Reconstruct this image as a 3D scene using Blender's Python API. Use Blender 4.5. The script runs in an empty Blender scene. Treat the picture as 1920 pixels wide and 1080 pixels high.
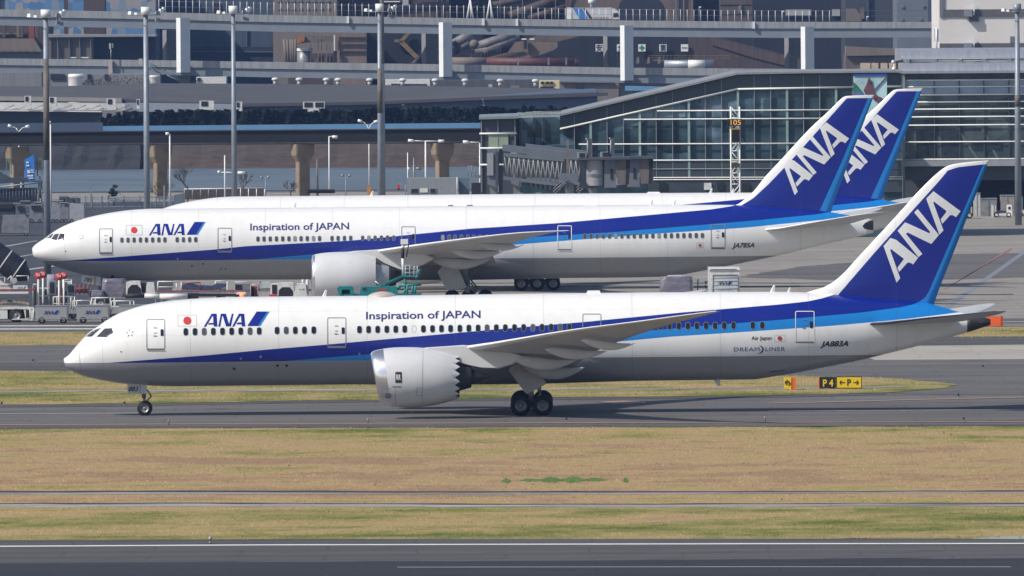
import bpy, bmesh, math, random
import numpy as np
from mathutils import Vector, Matrix
random.seed(7)
R = math.radians
scene = bpy.context.scene
COL = scene.collection

# ------------------------------------------------------------------ camera, sky, sun, exposure
CAM_H = 29.7                      # eye height above the airfield, metres
FPX = 25227.0                     # focal length in pixels of the 1920 px wide photograph
PITCH = math.atan(597.0 / FPX)
ROLL = R(-0.40)
cam_d = bpy.data.cameras.new('camera')
cam_d.sensor_width = 36.0
cam_d.lens = 36.0 * FPX / 1920.0
cam_d.clip_start = 5.0
cam_d.clip_end = 20000.0
cam = bpy.data.objects.new('camera', cam_d)
COL.objects.link(cam)
CM = Matrix.Rotation(R(90) - PITCH, 4, 'X') @ Matrix.Rotation(ROLL, 4, 'Z')
cam.matrix_world = Matrix.Translation((0, 0, CAM_H)) @ CM
scene.camera = cam

SUN_EL, SUN_AZ = R(43), R(30)     # azimuth: degrees from the left towards the camera
to_sun = Vector((-math.cos(SUN_AZ) * math.cos(SUN_EL), -math.sin(SUN_AZ) * math.cos(SUN_EL), math.sin(SUN_EL)))
world = bpy.data.worlds.new('World')
scene.world = world
world.use_nodes = True
wt = world.node_tree
wt.nodes.clear()
sky = wt.nodes.new('ShaderNodeTexSky')
sky.sky_type = 'NISHITA'
sky.sun_disc = False
sky.sun_elevation = SUN_EL
sky.sun_rotation = math.atan2(to_sun.x, to_sun.y)
sky.air_density = 1.0
sky.dust_density = 1.5
bg = wt.nodes.new('ShaderNodeBackground')
bg.inputs[1].default_value = 0.11
wo = wt.nodes.new('ShaderNodeOutputWorld')
wt.links.new(sky.outputs[0], bg.inputs[0])
wt.links.new(bg.outputs[0], wo.inputs[0])
sun_d = bpy.data.lights.new('sun', 'SUN')
sun_d.energy = 4.3
sun_d.angle = R(0.5)
sun_d.color = (1.0, 0.935, 0.84)
sun = bpy.data.objects.new('sun', sun_d)
COL.objects.link(sun)
sun.rotation_euler = to_sun.to_track_quat('Z', 'Y').to_euler()
sun.location = to_sun * 300
scene.view_settings.view_transform = 'Standard'
scene.view_settings.look = 'None'
scene.view_settings.gamma = 1.0
scene.view_settings.use_curve_mapping = False
scene.view_settings.exposure = 0.0
scene.cycles.max_bounces = 6
scene.cycles.volume_bounces = 0
scene.cycles.use_denoising = True

# ------------------------------------------------------------------ measuring the place from the photograph
CM3 = CM.to_3x3()
EYE = Vector((0, 0, CAM_H))
def ray(px, py):
    return CM3 @ Vector(((px - 960.0) / FPX, -(py - 540.0) / FPX, -1.0))
def P(px, py, Y):                 # the point at distance Y down the field
    d = ray(px, py)
    return EYE + d * (Y / d.y)
def G(px, py, z=0.0):             # the point on the ground
    d = ray(px, py)
    return EYE + d * ((z - CAM_H) / d.z)
def gy(px, Y, z=0.0):             # image row of a point of height z at distance Y, column px
    a, b = P(px, 0, Y).z, P(px, 1000, Y).z
    return (a - z) / (a - b) * 1000.0

def pchip(xs, ys):
    xs = np.array(xs, float); ys = np.array(ys, float)
    h = np.diff(xs); dl = np.diff(ys) / h
    n = len(xs); d = np.zeros(n)
    for i in range(1, n - 1):
        if dl[i - 1] * dl[i] > 0:
            w1 = 2 * h[i] + h[i - 1]; w2 = h[i] + 2 * h[i - 1]
            d[i] = (w1 + w2) / (w1 / dl[i - 1] + w2 / dl[i])
    d[0], d[-1] = dl[0], dl[-1]
    def f(x):
        x = np.clip(np.asarray(x, float), xs[0], xs[-1])
        i = np.clip(np.searchsorted(xs, x) - 1, 0, n - 2)
        t = (x - xs[i]) / h[i]
        return ((2*t**3 - 3*t**2 + 1) * ys[i] + (t**3 - 2*t**2 + t) * h[i] * d[i]
                + (-2*t**3 + 3*t**2) * ys[i + 1] + (t**3 - t**2) * h[i] * d[i + 1])
    return f

# ------------------------------------------------------------------ materials
def lin(c):
    return tuple(((v / 255.0) / 12.92 if v / 255.0 <= 0.04045 else ((v / 255.0 + 0.055) / 1.055) ** 2.4) for v in c)
def new_mat(name):
    m = bpy.data.materials.new(name)
    m.use_nodes = True
    nt = m.node_tree
    return m, nt, nt.nodes['Principled BSDF']
def node(nt, kind, **kw):
    n = nt.nodes.new(kind)
    for k, v in kw.items():
        if k.startswith('i_'):
            n.inputs[k[2:]].default_value = v
        else:
            setattr(n, k, v)
    return n
def noise(nt, vec, scale, detail=3.0, rough=0.6):
    n = nt.nodes.new('ShaderNodeTexNoise')
    n.inputs['Scale'].default_value = scale
    n.inputs['Detail'].default_value = detail
    n.inputs['Roughness'].default_value = rough
    nt.links.new(vec, n.inputs['Vector'])
    return n.outputs[0]
def mapping(nt, vec, scale=(1, 1, 1), loc=(0, 0, 0)):
    n = nt.nodes.new('ShaderNodeMapping')
    n.inputs['Scale'].default_value = scale
    n.inputs['Location'].default_value = loc
    nt.links.new(vec, n.inputs['Vector'])
    return n.outputs[0]
def ramp(nt, fac, stops, interp='LINEAR'):
    n = nt.nodes.new('ShaderNodeValToRGB')
    cr = n.color_ramp
    cr.interpolation = interp
    while len(cr.elements) < len(stops):
        cr.elements.new(0.5)
    for e, (p, c) in zip(cr.elements, stops):
        e.position = p
        e.color = (c[0], c[1], c[2], 1)
    nt.links.new(fac, n.inputs[0])
    return n.outputs[0]
def mix(nt, fac, a, b, mode='MIX'):
    n = nt.nodes.new('ShaderNodeMix')
    n.data_type = 'RGBA'
    n.blend_type = mode
    for s, v in ((n.inputs[0], fac), (n.inputs[6], a), (n.inputs[7], b)):
        if hasattr(v, 'links'):
            nt.links.new(v, s)
        elif isinstance(v, (int, float)):
            s.default_value = v
        else:
            s.default_value = (v[0], v[1], v[2], 1)
    return n.outputs[2]
def mth(nt, op, a, b=0.0, clamp=False):
    n = nt.nodes.new('ShaderNodeMath')
    n.operation = op
    n.use_clamp = clamp
    for s, v in ((n.inputs[0], a), (n.inputs[1], b)):
        if hasattr(v, 'links'):
            nt.links.new(v, s)
        else:
            s.default_value = v
    return n.outputs[0]
def coords(nt, kind='Object'):
    return nt.nodes.new('ShaderNodeTexCoord').outputs[kind]

def mat(name, col, rough=0.6, metal=0.0, var=0.10, scale=1.5, streak=None, coat=0.0, spec=0.5, bump=0.0):
    """A plain painted / concrete / metal surface with a little uneven wear."""
    m, nt, b = new_mat(name)
    v = coords(nt)
    if streak:
        v = mapping(nt, v, streak)
    f = noise(nt, v, scale, 5.0, 0.65)
    lo = tuple(c * (1 - 2.2 * var) for c in col)
    hi = tuple(min(1.0, c * (1 + 1.6 * var)) for c in col)
    c = ramp(nt, f, [(0.25, lo), (0.5, col), (0.75, hi)])
    nt.links.new(c, b.inputs['Base Color'])
    b.inputs['Roughness'].default_value = rough
    b.inputs['Metallic'].default_value = metal
    b.inputs['Specular IOR Level'].default_value = spec
    b.inputs['Coat Weight'].default_value = coat
    b.inputs['Coat Roughness'].default_value = 0.12
    if bump:
        bn = node(nt, 'ShaderNodeBump')
        bn.inputs['Strength'].default_value = bump
        nt.links.new(f, bn.inputs['Height'])
        nt.links.new(bn.outputs[0], b.inputs['Normal'])
    return m

def emit_mat(name, col, strength):
    m, nt, b = new_mat(name)
    b.inputs['Base Color'].default_value = (*col, 1)
    b.inputs['Emission Color'].default_value = (*col, 1)
    b.inputs['Emission Strength'].default_value = strength
    return m

WHITE = mat('white_paint', (0.80, 0.80, 0.80), 0.3, var=0.02, coat=0.3)
GSEWHITE = mat('worn_white_paint', (0.62, 0.62, 0.61), 0.5, var=0.15, scale=2.5)
DKBLUE = mat('dark_blue_paint', (0.0022, 0.015, 0.235), 0.3, var=0.02, coat=0.3)
LTBLUE = mat('light_blue_paint', (0.008, 0.205, 0.60), 0.3, var=0.02, coat=0.3)
LETTER = mat('lettering_white', (0.72, 0.73, 0.74), 0.4, var=0.02)
INK = mat('dark_ink', (0.012, 0.013, 0.02), 0.5, var=0.02)
INKBLUE = mat('blue_ink', (0.015, 0.02, 0.16), 0.5, var=0.02)
GREYINK = mat('grey_ink', (0.16, 0.17, 0.19), 0.5, var=0.02)
SEAM = mat('seam_grey', (0.22, 0.23, 0.25), 0.5, var=0.02)
REDPAINT = mat('red_paint', (0.55, 0.03, 0.025), 0.45, var=0.1)
SHADEGLASS = mat('cabin_glass_shaded', (0.075, 0.08, 0.09), 0.2, var=0.2)
PALESHADE = mat('cabin_blind', (0.26, 0.27, 0.28), 0.3, var=0.1)
WINDOWGLASS = mat('cabin_glass', (0.012, 0.016, 0.022), 0.12, var=0.2)
COCKPIT = mat('cockpit_glass', (0.05, 0.055, 0.07), 0.06, var=0.5, scale=1.2)
WINGGREY = mat('wing_grey', (0.51, 0.52, 0.535), 0.45, var=0.06, scale=0.8)
WINGWHITE = mat('leading_edge_pale', (0.82, 0.82, 0.82), 0.32, var=0.03, metal=0.0)  # pale metal edge, whitened further for the sun on its rounding
NACELLE = mat('nacelle_grey_white', (0.60, 0.61, 0.63), 0.33, var=0.03, coat=0.2, scale=0.7)
LIPMETAL = mat('polished_lip', (0.80, 0.80, 0.82), 0.24, metal=0.9, var=0.05)
HOTMETAL = mat('exhaust_metal', (0.035, 0.034, 0.037), 0.45, metal=0.3, var=0.2)
PALEMETAL = mat('pale_metal', (0.36, 0.40, 0.46), 0.4, metal=0.4, var=0.1)
TYRE = mat('tyre_rubber', (0.006, 0.006, 0.007), 0.75, var=0.15)
RIM = mat('wheel_rim', (0.27, 0.27, 0.27), 0.45, metal=0.5, var=0.1)
STEEL = mat('gear_steel', (0.22, 0.225, 0.235), 0.45, metal=0.3, var=0.15)
DARK = mat('dark_recess', (0.012, 0.013, 0.016), 0.7, var=0.2)
DOORGREY = mat('gear_door_grey', (0.50, 0.505, 0.51), 0.4, var=0.05)
GALV = mat('galvanised_steel', (0.25, 0.285, 0.33), 0.5, metal=0.3, var=0.12, scale=0.6)
RUSTY = mat('rusty_steel', (0.135, 0.12, 0.11), 0.7, var=0.3, scale=0.5)
LAMPWHITE = mat('lamp_white', (0.74, 0.75, 0.74), 0.4, var=0.04)
YELLOW = mat('sign_yellow', (0.76, 0.55, 0.01), 0.45, var=0.03)
ORANGE = mat('sign_orange', (0.78, 0.13, 0.02), 0.5, var=0.05)
TEAL = mat('teal_paint', (0.008, 0.19, 0.20), 0.45, var=0.15, scale=2)
CONCRETE = mat('road_concrete', (0.29, 0.30, 0.315), 0.85, var=0.15, scale=0.8, streak=(2.0, 2.0, 0.15))
GIRDER = mat('girder_paint', (0.20, 0.235, 0.275), 0.7, var=0.07, scale=0.2)
PIERWHITE = mat('pier_paint', (0.72, 0.74, 0.76), 0.7, var=0.04, scale=0.3)
SHEDGREY = mat('shed_grey', (0.40, 0.41, 0.42), 0.7, var=0.07, scale=0.1)

# ------------------------------------------------------------------ mesh building
class MB:
    def __init__(s):
        s.v = []; s.f = []; s.m = []; s.sm = []
    def add(s, vs, fs, mi=0, smooth=False):
        o = len(s.v)
        s.v.extend([tuple(v) for v in vs])
        for f in fs:
            s.f.append([o + i for i in f]); s.m.append(mi); s.sm.append(smooth)
    def box(s, c, size, rz=0.0, mi=0, taper=1.0):
        hx, hy, hz = size[0] / 2, size[1] / 2, size[2] / 2
        vs = []
        ca, sa = math.cos(rz), math.sin(rz)
        for z, k in ((-hz, 1.0), (hz, taper)):
            for x, y in ((-hx, -hy), (hx, -hy), (hx, hy), (-hx, hy)):
                x *= k; y *= k
                vs.append((c[0] + x * ca - y * sa, c[1] + x * sa + y * ca, c[2] + z))
        s.add(vs, [(0, 3, 2, 1), (4, 5, 6, 7), (0, 1, 5, 4), (1, 2, 6, 5), (2, 3, 7, 6), (3, 0, 4, 7)], mi)
        return s
    def bar(s, p, q, r, n=6, r2=None, mi=0, smooth=True, caps=True):
        p = Vector(p); q = Vector(q); d = q - p
        if d.length < 1e-6:
            return s
        z = d.normalized()
        x = z.orthogonal().normalized(); y = z.cross(x)
        r2 = r if r2 is None else r2
        vs = []
        for c, rr in ((p, r), (q, r2)):
            for i in range(n):
                a = 2 * math.pi * (i + 0.5) / n
                vs.append(c + x * (rr * math.cos(a)) + y * (rr * math.sin(a)))
        fs = [(i, (i + 1) % n, n + (i + 1) % n, n + i) for i in range(n)]
        s.add(vs, fs, mi, smooth)
        if caps:
            s.add(vs, [tuple(range(n - 1, -1, -1)), tuple(range(n, 2 * n))], mi)
        return s
    def path(s, pts, r, n=6, mi=0):
        for a, b in zip(pts[:-1], pts[1:]):
            s.bar(a, b, r, n, mi=mi)
        return s
    def prism(s, pts, d, mi=0):
        """closed polygon of 3-D points pushed along vector d"""
        n = len(pts); d = Vector(d)
        vs = [Vector(p) for p in pts] + [Vector(p) + d for p in pts]
        nrm = Vector((0, 0, 0))
        for i in range(n):
            nrm += vs[i].cross(vs[(i + 1) % n])
        flip = nrm.dot(d) > 0
        a = tuple(range(n)); b = tuple(range(n, 2 * n))
        fs = [a[::-1] if flip else a, b if flip else b[::-1]]
        for i in range(n):
            j = (i + 1) % n
            fs.append((i, j, n + j, n + i) if flip else (j, i, n + i, n + j))
        s.add(vs, fs, mi)
        return s
    def lathe(s, o, axis, prof, n=32, mi=0, smooth=True, shear=None):
        """prof: (distance along axis, radius)"""
        o = Vector(o); z = Vector(axis).normalized()
        x = z.orthogonal().normalized(); y = z.cross(x)
        vs = []
        for t, r in prof:
            for i in range(n):
                a = 2 * math.pi * i / n
                p = o + z * t + x * (r * math.cos(a)) + y * (r * math.sin(a))
                if shear:
                    p = shear(p, t)
                vs.append(p)
        fs = []
        for k in range(len(prof) - 1):
            for i in range(n):
                j = (i + 1) % n
                fs.append((k * n + i, k * n + j, (k + 1) * n + j, (k + 1) * n + i))
        s.add(vs, fs, mi, smooth)
        return s
    def ball(s, c, r, n=10, mi=0, sq=1.0):
        prof = [(-r * math.cos(math.pi * k / n) * sq, max(1e-4, r * math.sin(math.pi * k / n))) for k in range(n + 1)]
        return s.lathe(c, (0, 0, 1), prof, 2 * n, mi)
    def loft(s, rings, mi=0, smooth=True, closed=True, caps=True):
        n = len(rings[0]); vs = [p for r in rings for p in r]; fs = []
        for k in range(len(rings) - 1):
            for i in range(n if closed else n - 1):
                j = (i + 1) % n
                fs.append((k * n + i, k * n + j, (k + 1) * n + j, (k + 1) * n + i))
        s.add(vs, fs, mi, smooth)
        if caps and closed:
            s.add(rings[0], [tuple(range(n - 1, -1, -1))], mi)
            s.add(rings[-1], [tuple(range(n))], mi)
        return s
    def build(s, name, mats, parent=None, org=None, fix=True):
        if not isinstance(mats, (list, tuple)):
            mats = [mats]
        me = bpy.data.meshes.new(name)
        o = Vector(org) if org is not None else Vector((0, 0, 0))
        me.from_pydata([(v[0] - o.x, v[1] - o.y, v[2] - o.z) for v in s.v], [], s.f)
        for m in mats:
            me.materials.append(m)
        me.polygons.foreach_set('material_index', s.m)
        me.polygons.foreach_set('use_smooth', s.sm)
        if fix:
            bm = bmesh.new(); bm.from_mesh(me)
            bmesh.ops.remove_doubles(bm, verts=bm.verts, dist=1e-5)
            bmesh.ops.recalc_face_normals(bm, faces=bm.faces)
            bm.to_mesh(me); bm.free()
        me.update()
        ob = bpy.data.objects.new(name, me)
        COL.objects.link(ob)
        if parent is not None:
            ob.parent = parent
        elif org is not None:
            ob.location = o
        return ob

def tag(o, label=None, cat=None, group=None, kind=None):
    if label: o['label'] = label
    if cat: o['category'] = cat
    if group: o['group'] = group
    if kind: o['kind'] = kind
    return o
def thing(name, loc, label, cat, group=None):
    o = bpy.data.objects.new(name, None)
    o.empty_display_size = 0.5
    COL.objects.link(o)
    o.location = loc
    return tag(o, label, cat, group)
def copy_tree(o, parent=None, keep=None):
    c = o.copy()
    COL.objects.link(c)
    c.parent = parent
    for ch in list(o.children):
        if keep is None or keep(ch):
            copy_tree(ch, c)
    return c
def kids_of(o):
    return [o] + [x for c in o.children for x in kids_of(c)]

def flat_mesh(loops=None, text=None, shear=0.0, space=1.0, bold=0.0):
    """2-D filled outlines (or a line of text) -> vertices, faces"""
    if text is not None:
        cu = bpy.data.curves.new('line', 'FONT')
        cu.body = text; cu.shear = shear; cu.space_character = space; cu.offset = bold
        cu.resolution_u = 4
    else:
        cu = bpy.data.curves.new('line', 'CURVE')
        cu.dimensions = '2D'; cu.fill_mode = 'BOTH'
        for lp in loops:
            sp = cu.splines.new('POLY')
            sp.points.add(len(lp) - 1)
            for q, p in zip(sp.points, lp):
                q.co = (p[0], p[1], 0, 1)
            sp.use_cyclic_u = True
    ob = bpy.data.objects.new('line', cu)
    COL.objects.link(ob)
    dg = bpy.context.evaluated_depsgraph_get()
    me = bpy.data.meshes.new_from_object(ob.evaluated_get(dg))
    vs = [(v.co.x, v.co.y) for v in me.vertices]
    fs = [tuple(p.vertices) for p in me.polygons]
    bpy.data.objects.remove(ob); bpy.data.curves.remove(cu); bpy.data.meshes.remove(me)
    return vs, fs
def text_px(body, x0, y0, x1, y1, cap, **kw):
    """text laid along a baseline in photo pixels -> px vertices, faces"""
    vs, fs = flat_mesh(text=body, **kw)
    a = np.array(vs)
    sx0, sx1 = a[:, 0].min(), a[:, 0].max()
    ref, _ = flat_mesh(text='H')
    ch = max(v[1] for v in ref)
    out = []
    for x, y in vs:
        u = (x - sx0) / (sx1 - sx0)
        out.append((x0 + u * (x1 - x0), y0 + u * (y1 - y0) - y / ch * cap))
    return out, fs
def rrect(x0, y0, x1, y1, r, n=4):
    pts = []
    for cx, cy, a0 in ((x1 - r, y1 - r, 0), (x0 + r, y1 - r, 90), (x0 + r, y0 + r, 180), (x1 - r, y0 + r, 270)):
        for k in range(n + 1):
            a = R(a0 + 90 * k / n)
            pts.append((cx + r * math.cos(a), cy + r * math.sin(a)))
    return pts
def circ(cx, cy, r, n=20, ry=None):
    return [(cx + r * math.cos(2 * math.pi * k / n), cy + (ry or r) * math.sin(2 * math.pi * k / n)) for k in range(n)]

def panel(name, m, px_vf, Y, parent=None, org=(0, 0, 0), thick=0.02):
    """flat lettering / plate standing at distance Y, given in photo pixels; a thin solid"""
    vs, fs = px_vf
    b = MB()
    w = [P(x, y, Y) for x, y in vs]
    b.add(w, fs)
    ob = b.build(name, m, parent, org, fix=False)
    me = ob.data
    bm = bmesh.new(); bm.from_mesh(me)
    bmesh.ops.recalc_face_normals(bm, faces=bm.faces)
    for f in bm.faces:
        if f.normal.y > 0: f.normal_flip()
    bm.to_mesh(me); bm.free()
    return ob
# ------------------------------------------------------------------ airliners
LOGO_A1 = [(155,545),(345,232),(465,232),(480,537),(400,537),(390,490),(258,492),(275,455),(385,452),(380,290),(360,290),(205,543)]
LOGO_N = [(502,543),(565,232),(685,232),(755,468),(765,468),(830,232),(868,232),(805,535),(690,535),(610,285),(595,290),(548,541)]
LOGO_A2 = [(835,540),(1000,232),(1125,232),(1150,533),(1070,533),(1060,485),(935,485),(965,443),(1060,440),(1045,285),(1030,285),(880,540)]
LOGO_BAR = [(1200,525),(1425,180),(1680,180),(1455,525)]
LOGO_TIP = [(1456,525),(1681,180),(1735,180),(1508,525)]
def logo_px(x0, y0, x1, y1):
    """three letters and slanted bar, fitted to a pixel box (left foot, top right)"""
    def f(p):
        return (x0 + (p[0] - 155) / 1580.0 * (x1 - x0), y0 + (p[1] - 180) / 365.0 * (y1 - y0))
    return [[f(p) for p in l] for l in (LOGO_A1, LOGO_N, LOGO_A2)], [f(p) for p in LOGO_BAR], [f(p) for p in LOGO_TIP]
FIN_LETTERS = [
    [(160,573),(218,592),(440,773),(388,843),(365,825),(333,822),(248,917),(230,875),(297,785),(163,683),(158,700),(258,980),(222,1025),(90,655)],
    [(232,500),(308,415),(345,430),(555,527),(560,510),(400,315),(435,280),(650,543),(573,634),(332,517),(318,533),(483,735),(443,768)],
    [(522,175),(595,100),(870,303),(823,362),(790,342),(763,343),(685,430),(668,385),(725,310),(725,298),(600,205),(593,215),(697,497),(655,540)]]
FIN_LETTERS = [[(1640 + x / 5.4, 340 + y / 5.4) for x, y in l] for l in FIN_LETTERS]
def affine(src, dst):
    A = np.array([[x, y, 1] for x, y in src]); B = np.array(dst)
    M = np.linalg.solve(A, B)
    return lambda p: tuple(np.array([p[0], p[1], 1.0]) @ M)

def curve_node(nt, val, pts, imax, omax):
    """piecewise linear function through pts"""
    n = nt.nodes.new('ShaderNodeFloatCurve')
    c = n.mapping.curves[0]
    n.mapping.use_clip = False
    n.mapping.extend = 'HORIZONTAL'
    pts = sorted(pts)
    while len(c.points) < len(pts):
        c.points.new(0.5, 0.5)
    for q, (x, y) in zip(c.points, pts):
        q.location = (x / imax, y / omax)
        q.handle_type = 'VECTOR'
    n.mapping.update()
    nt.links.new(mth(nt, 'DIVIDE', val, imax), n.inputs['Value'])
    return mth(nt, 'MULTIPLY', n.outputs[0], omax)

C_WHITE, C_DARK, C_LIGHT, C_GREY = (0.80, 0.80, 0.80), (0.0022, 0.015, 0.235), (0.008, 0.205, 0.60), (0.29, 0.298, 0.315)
def paint_finish(nt, b, col, v):
    d = noise(nt, mapping(nt, v, (0.5, 0.5, 1.6)), 1.3, 5, 0.7)
    d2 = noise(nt, mapping(nt, v, (1.6, 1.6, 0.10)), 1.0, 3, 0.6)
    k = ramp(nt, mth(nt, 'ADD', mth(nt, 'MULTIPLY', d, 0.3), mth(nt, 'MULTIPLY', d2, 0.7)), [(0.28, (0.92, 0.92, 0.915)), (0.5, (0.99, .99, .99)), (.6, (1, 1, 1))])
    # skin joints every few metres
    sp = nt.nodes.new('ShaderNodeSeparateXYZ'); nt.links.new(v, sp.inputs[0])
    fr = mth(nt, 'ABSOLUTE', mth(nt, 'SUBTRACT', mth(nt, 'FRACT', mth(nt, 'DIVIDE', sp.outputs[0], 5.9)), 0.5))
    ln = mth(nt, 'LESS_THAN', fr, 0.0045)
    fz = mth(nt, 'ABSOLUTE', mth(nt, 'SUBTRACT', mth(nt, 'FRACT', mth(nt, 'DIVIDE', sp.outputs[2], 1.55)), 0.5))
    ln = mth(nt, 'MAXIMUM', ln, mth(nt, 'MULTIPLY', mth(nt, 'LESS_THAN', fz, 0.009), 0.6))
    c = mix(nt, 1.0, col, k, 'MULTIPLY')
    c = mix(nt, mth(nt, 'MULTIPLY', ln, 0.22), c, (0.1, 0.1, 0.1))
    nt.links.new(c, b.inputs['Base Color'])
    b.inputs['Roughness'].default_value = 0.32
    b.inputs['Coat Weight'].default_value = 0.25
    b.inputs['Coat Roughness'].default_value = 0.15
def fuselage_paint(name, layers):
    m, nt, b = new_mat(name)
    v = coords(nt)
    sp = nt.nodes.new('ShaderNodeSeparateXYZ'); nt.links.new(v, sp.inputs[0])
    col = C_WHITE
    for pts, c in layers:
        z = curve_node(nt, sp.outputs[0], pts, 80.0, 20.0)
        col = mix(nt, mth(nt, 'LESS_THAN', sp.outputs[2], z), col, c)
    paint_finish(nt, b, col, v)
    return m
def fin_paint(name, edge, cap, tip):
    m, nt, b = new_mat(name)
    v = coords(nt)
    sp = nt.nodes.new('ShaderNodeSeparateXYZ'); nt.links.new(v, sp.inputs[0])
    x, z = sp.outputs[0], sp.outputs[2]
    e = mth(nt, 'GREATER_THAN', x, curve_node(nt, z, [(q, p) for p, q in edge], 20.0, 80.0))
    k = mth(nt, 'LESS_THAN', z, curve_node(nt, x, cap, 80.0, 20.0))
    t = mth(nt, 'GREATER_THAN', x, curve_node(nt, z, [(q, p) for p, q in tip], 20.0, 80.0))
    col = mix(nt, mth(nt, 'MULTIPLY', e, k), C_WHITE, mix(nt, t, C_DARK, C_LIGHT))
    paint_finish(nt, b, col, v)
    return m

class Plane:
    def __init__(s, org, yaw):
        s.o = Vector(org)
        s.a = Vector((math.cos(yaw), -math.sin(yaw), 0))
        s.l = Vector((math.sin(yaw), math.cos(yaw), 0))
        s.yaw = yaw
    def lp(s, px, py, yl=0.0):
        d = ray(px, py)
        q = s.o + s.l * yl
        t = (q - EYE).dot(s.l) / d.dot(s.l)
        w = EYE + d * t - s.o
        return w.dot(s.a), w.z
    def shape(s, top, bot, width):
        T = sorted(s.lp(*p) for p in top); B = sorted(s.lp(*p) for p in bot)
        s.x0 = min(T[0][0], B[0][0])
        sq = lambda x: math.sqrt(max(0.0, x - s.x0))
        zt = 0.5 * (T[0][1] + B[0][1])
        if T[0][0] - s.x0 > 1e-3: T.insert(0, (s.x0, zt))
        if B[0][0] - s.x0 > 1e-3: B.insert(0, (s.x0, zt))
        T[0] = (s.x0, zt); B[0] = (s.x0, zt)
        s.x1 = min(T[-1][0], B[-1][0])
        ft = pchip([sq(x) for x, z in T], [z for x, z in T]); fb = pchip([sq(x) for x, z in B], [z for x, z in B])
        fw = pchip([math.sqrt(x) for x, w in width], [w for x, w in width])
        s.top = lambda x: ft(np.sqrt(np.maximum(0, np.asarray(x) - s.x0)))
        s.bot = lambda x: fb(np.sqrt(np.maximum(0, np.asarray(x) - s.x0)))
        s.wid = lambda x: fw(np.sqrt(np.maximum(0, np.asarray(x) - s.x0)))
    def side(s, x, z):
        t, b = float(s.top(x)), float(s.bot(x))
        k = (z - 0.5 * (t + b)) / max(1e-3, 0.5 * (t - b))
        return -float(s.wid(x)) * math.sqrt(max(0.0, 1 - min(1.0, k * k)))
    def on_side(s, px, py, surf=None):
        surf = surf or s.side
        y = -2.7
        for _ in range(4):
            x, z = s.lp(px, py, y)
            y = surf(x, z)
        return x, z
    def fuselage(s, m, parent):
        n = 72
        xs = [s.x0 + (s.x1 - s.x0) * (k / 60.0) ** 2 * 0.16 for k in range(61)]
        xs += list(np.linspace(xs[-1], s.x1, 90)[1:])
        rings = []
        for x in xs:
            t, b, w = float(s.top(x)), float(s.bot(x)), float(s.wid(x))
            c, h = 0.5 * (t + b), max(0.004, 0.5 * (t - b))
            w = max(w, 0.004)
            rings.append([(x, w * math.cos(2 * math.pi * i / n), c + h * math.sin(2 * math.pi * i / n)) for i in range(n)])
        return MB().loft(rings).build('fuselage', m, parent)
    def decal(s, name, m, px_vf, parent, surf=None, lift=0.02, cut=(0.6, 0.22), sides=1):
        """thin marking that follows the skin; outline given in photo pixels"""
        surf = surf or s.side
        vs, fs = px_vf
        loc = [s.on_side(x, y, surf) for x, y in vs]
        bm = bmesh.new()
        bv = [bm.verts.new((x, 0, z)) for x, z in loc]
        for f in fs:
            try: bm.faces.new([bv[i] for i in f])
            except ValueError: pass
        for ax, step in ((0, cut[0]), (2, cut[1])):
            lo = min(v.co[ax] for v in bm.verts); hi = max(v.co[ax] for v in bm.verts)
            k = math.floor(lo / step) + 1
            while k * step < hi:
                nn = [0, 0, 0]; nn[ax] = 1; cc = [0, 0, 0]; cc[ax] = k * step
                bmesh.ops.bisect_plane(bm, geom=bm.verts[:] + bm.edges[:] + bm.faces[:], plane_co=cc, plane_no=nn)
                k += 1
        for v in bm.verts:
            v.co.y = surf(v.co.x, v.co.z) - lift
        bmesh.ops.recalc_face_normals(bm, faces=bm.faces)
        for f in bm.faces:
            if f.normal.y > 0: f.normal_flip()
        me = bpy.data.meshes.new(name)
        bm.to_mesh(me); bm.free()
        me.materials.append(m)
        ob = bpy.data.objects.new(name, me)
        COL.objects.link(ob)
        ob.parent = parent
        return ob

def naca(c):
    return 5 * (0.2969 * math.sqrt(c) - 0.126 * c - 0.3516 * c * c + 0.2843 * c ** 3 - 0.1036 * c ** 4)
CH = [0.0, 0.004, 0.015, 0.04, 0.08, 0.14, 0.22, 0.32, 0.44, 0.58, 0.72, 0.86, 1.0]
def wing_rings(stations, c0=0.0, c1=1.0, grow=0.0):
    rings = []
    cs = sorted(set([c for c in CH if c0 < c < c1] + [c0, c1]))
    for y, xl, xt, zl, zt, th in stations:
        ch = xt - xl
        up, lo = [], []
        for c in cs:
            h = naca(c) * th * ch + grow
            x = xl + c * ch - (grow if c == 0 else 0); z = zl + (zt - zl) * c + 0.01 * ch * math.sin(math.pi * c)
            up.append((x, y, z + h * 0.55 + (0.0 if c > 0 else 0))); lo.append((x, y, z - h * 0.45 - 0.002))
        rings.append(up[::-1] + lo[1:] if c0 == 0 else up[::-1] + lo)
    return rings
def refine(st, k=4):
    out = []
    fx = [pchip([-a[0] if st[-1][0] < 0 else a[0] for a in st], [a[i] for a in st]) for i in range(1, 6)]
    sg = -1 if st[-1][0] < 0 else 1
    for a, b in zip(st[:-1], st[1:]):
        for j in range(k):
            y = a[0] + (b[0] - a[0]) * j / k
            out.append((y, *[float(f(sg * y)) for f in fx]))
    out.append(st[-1])
    return out
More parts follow.
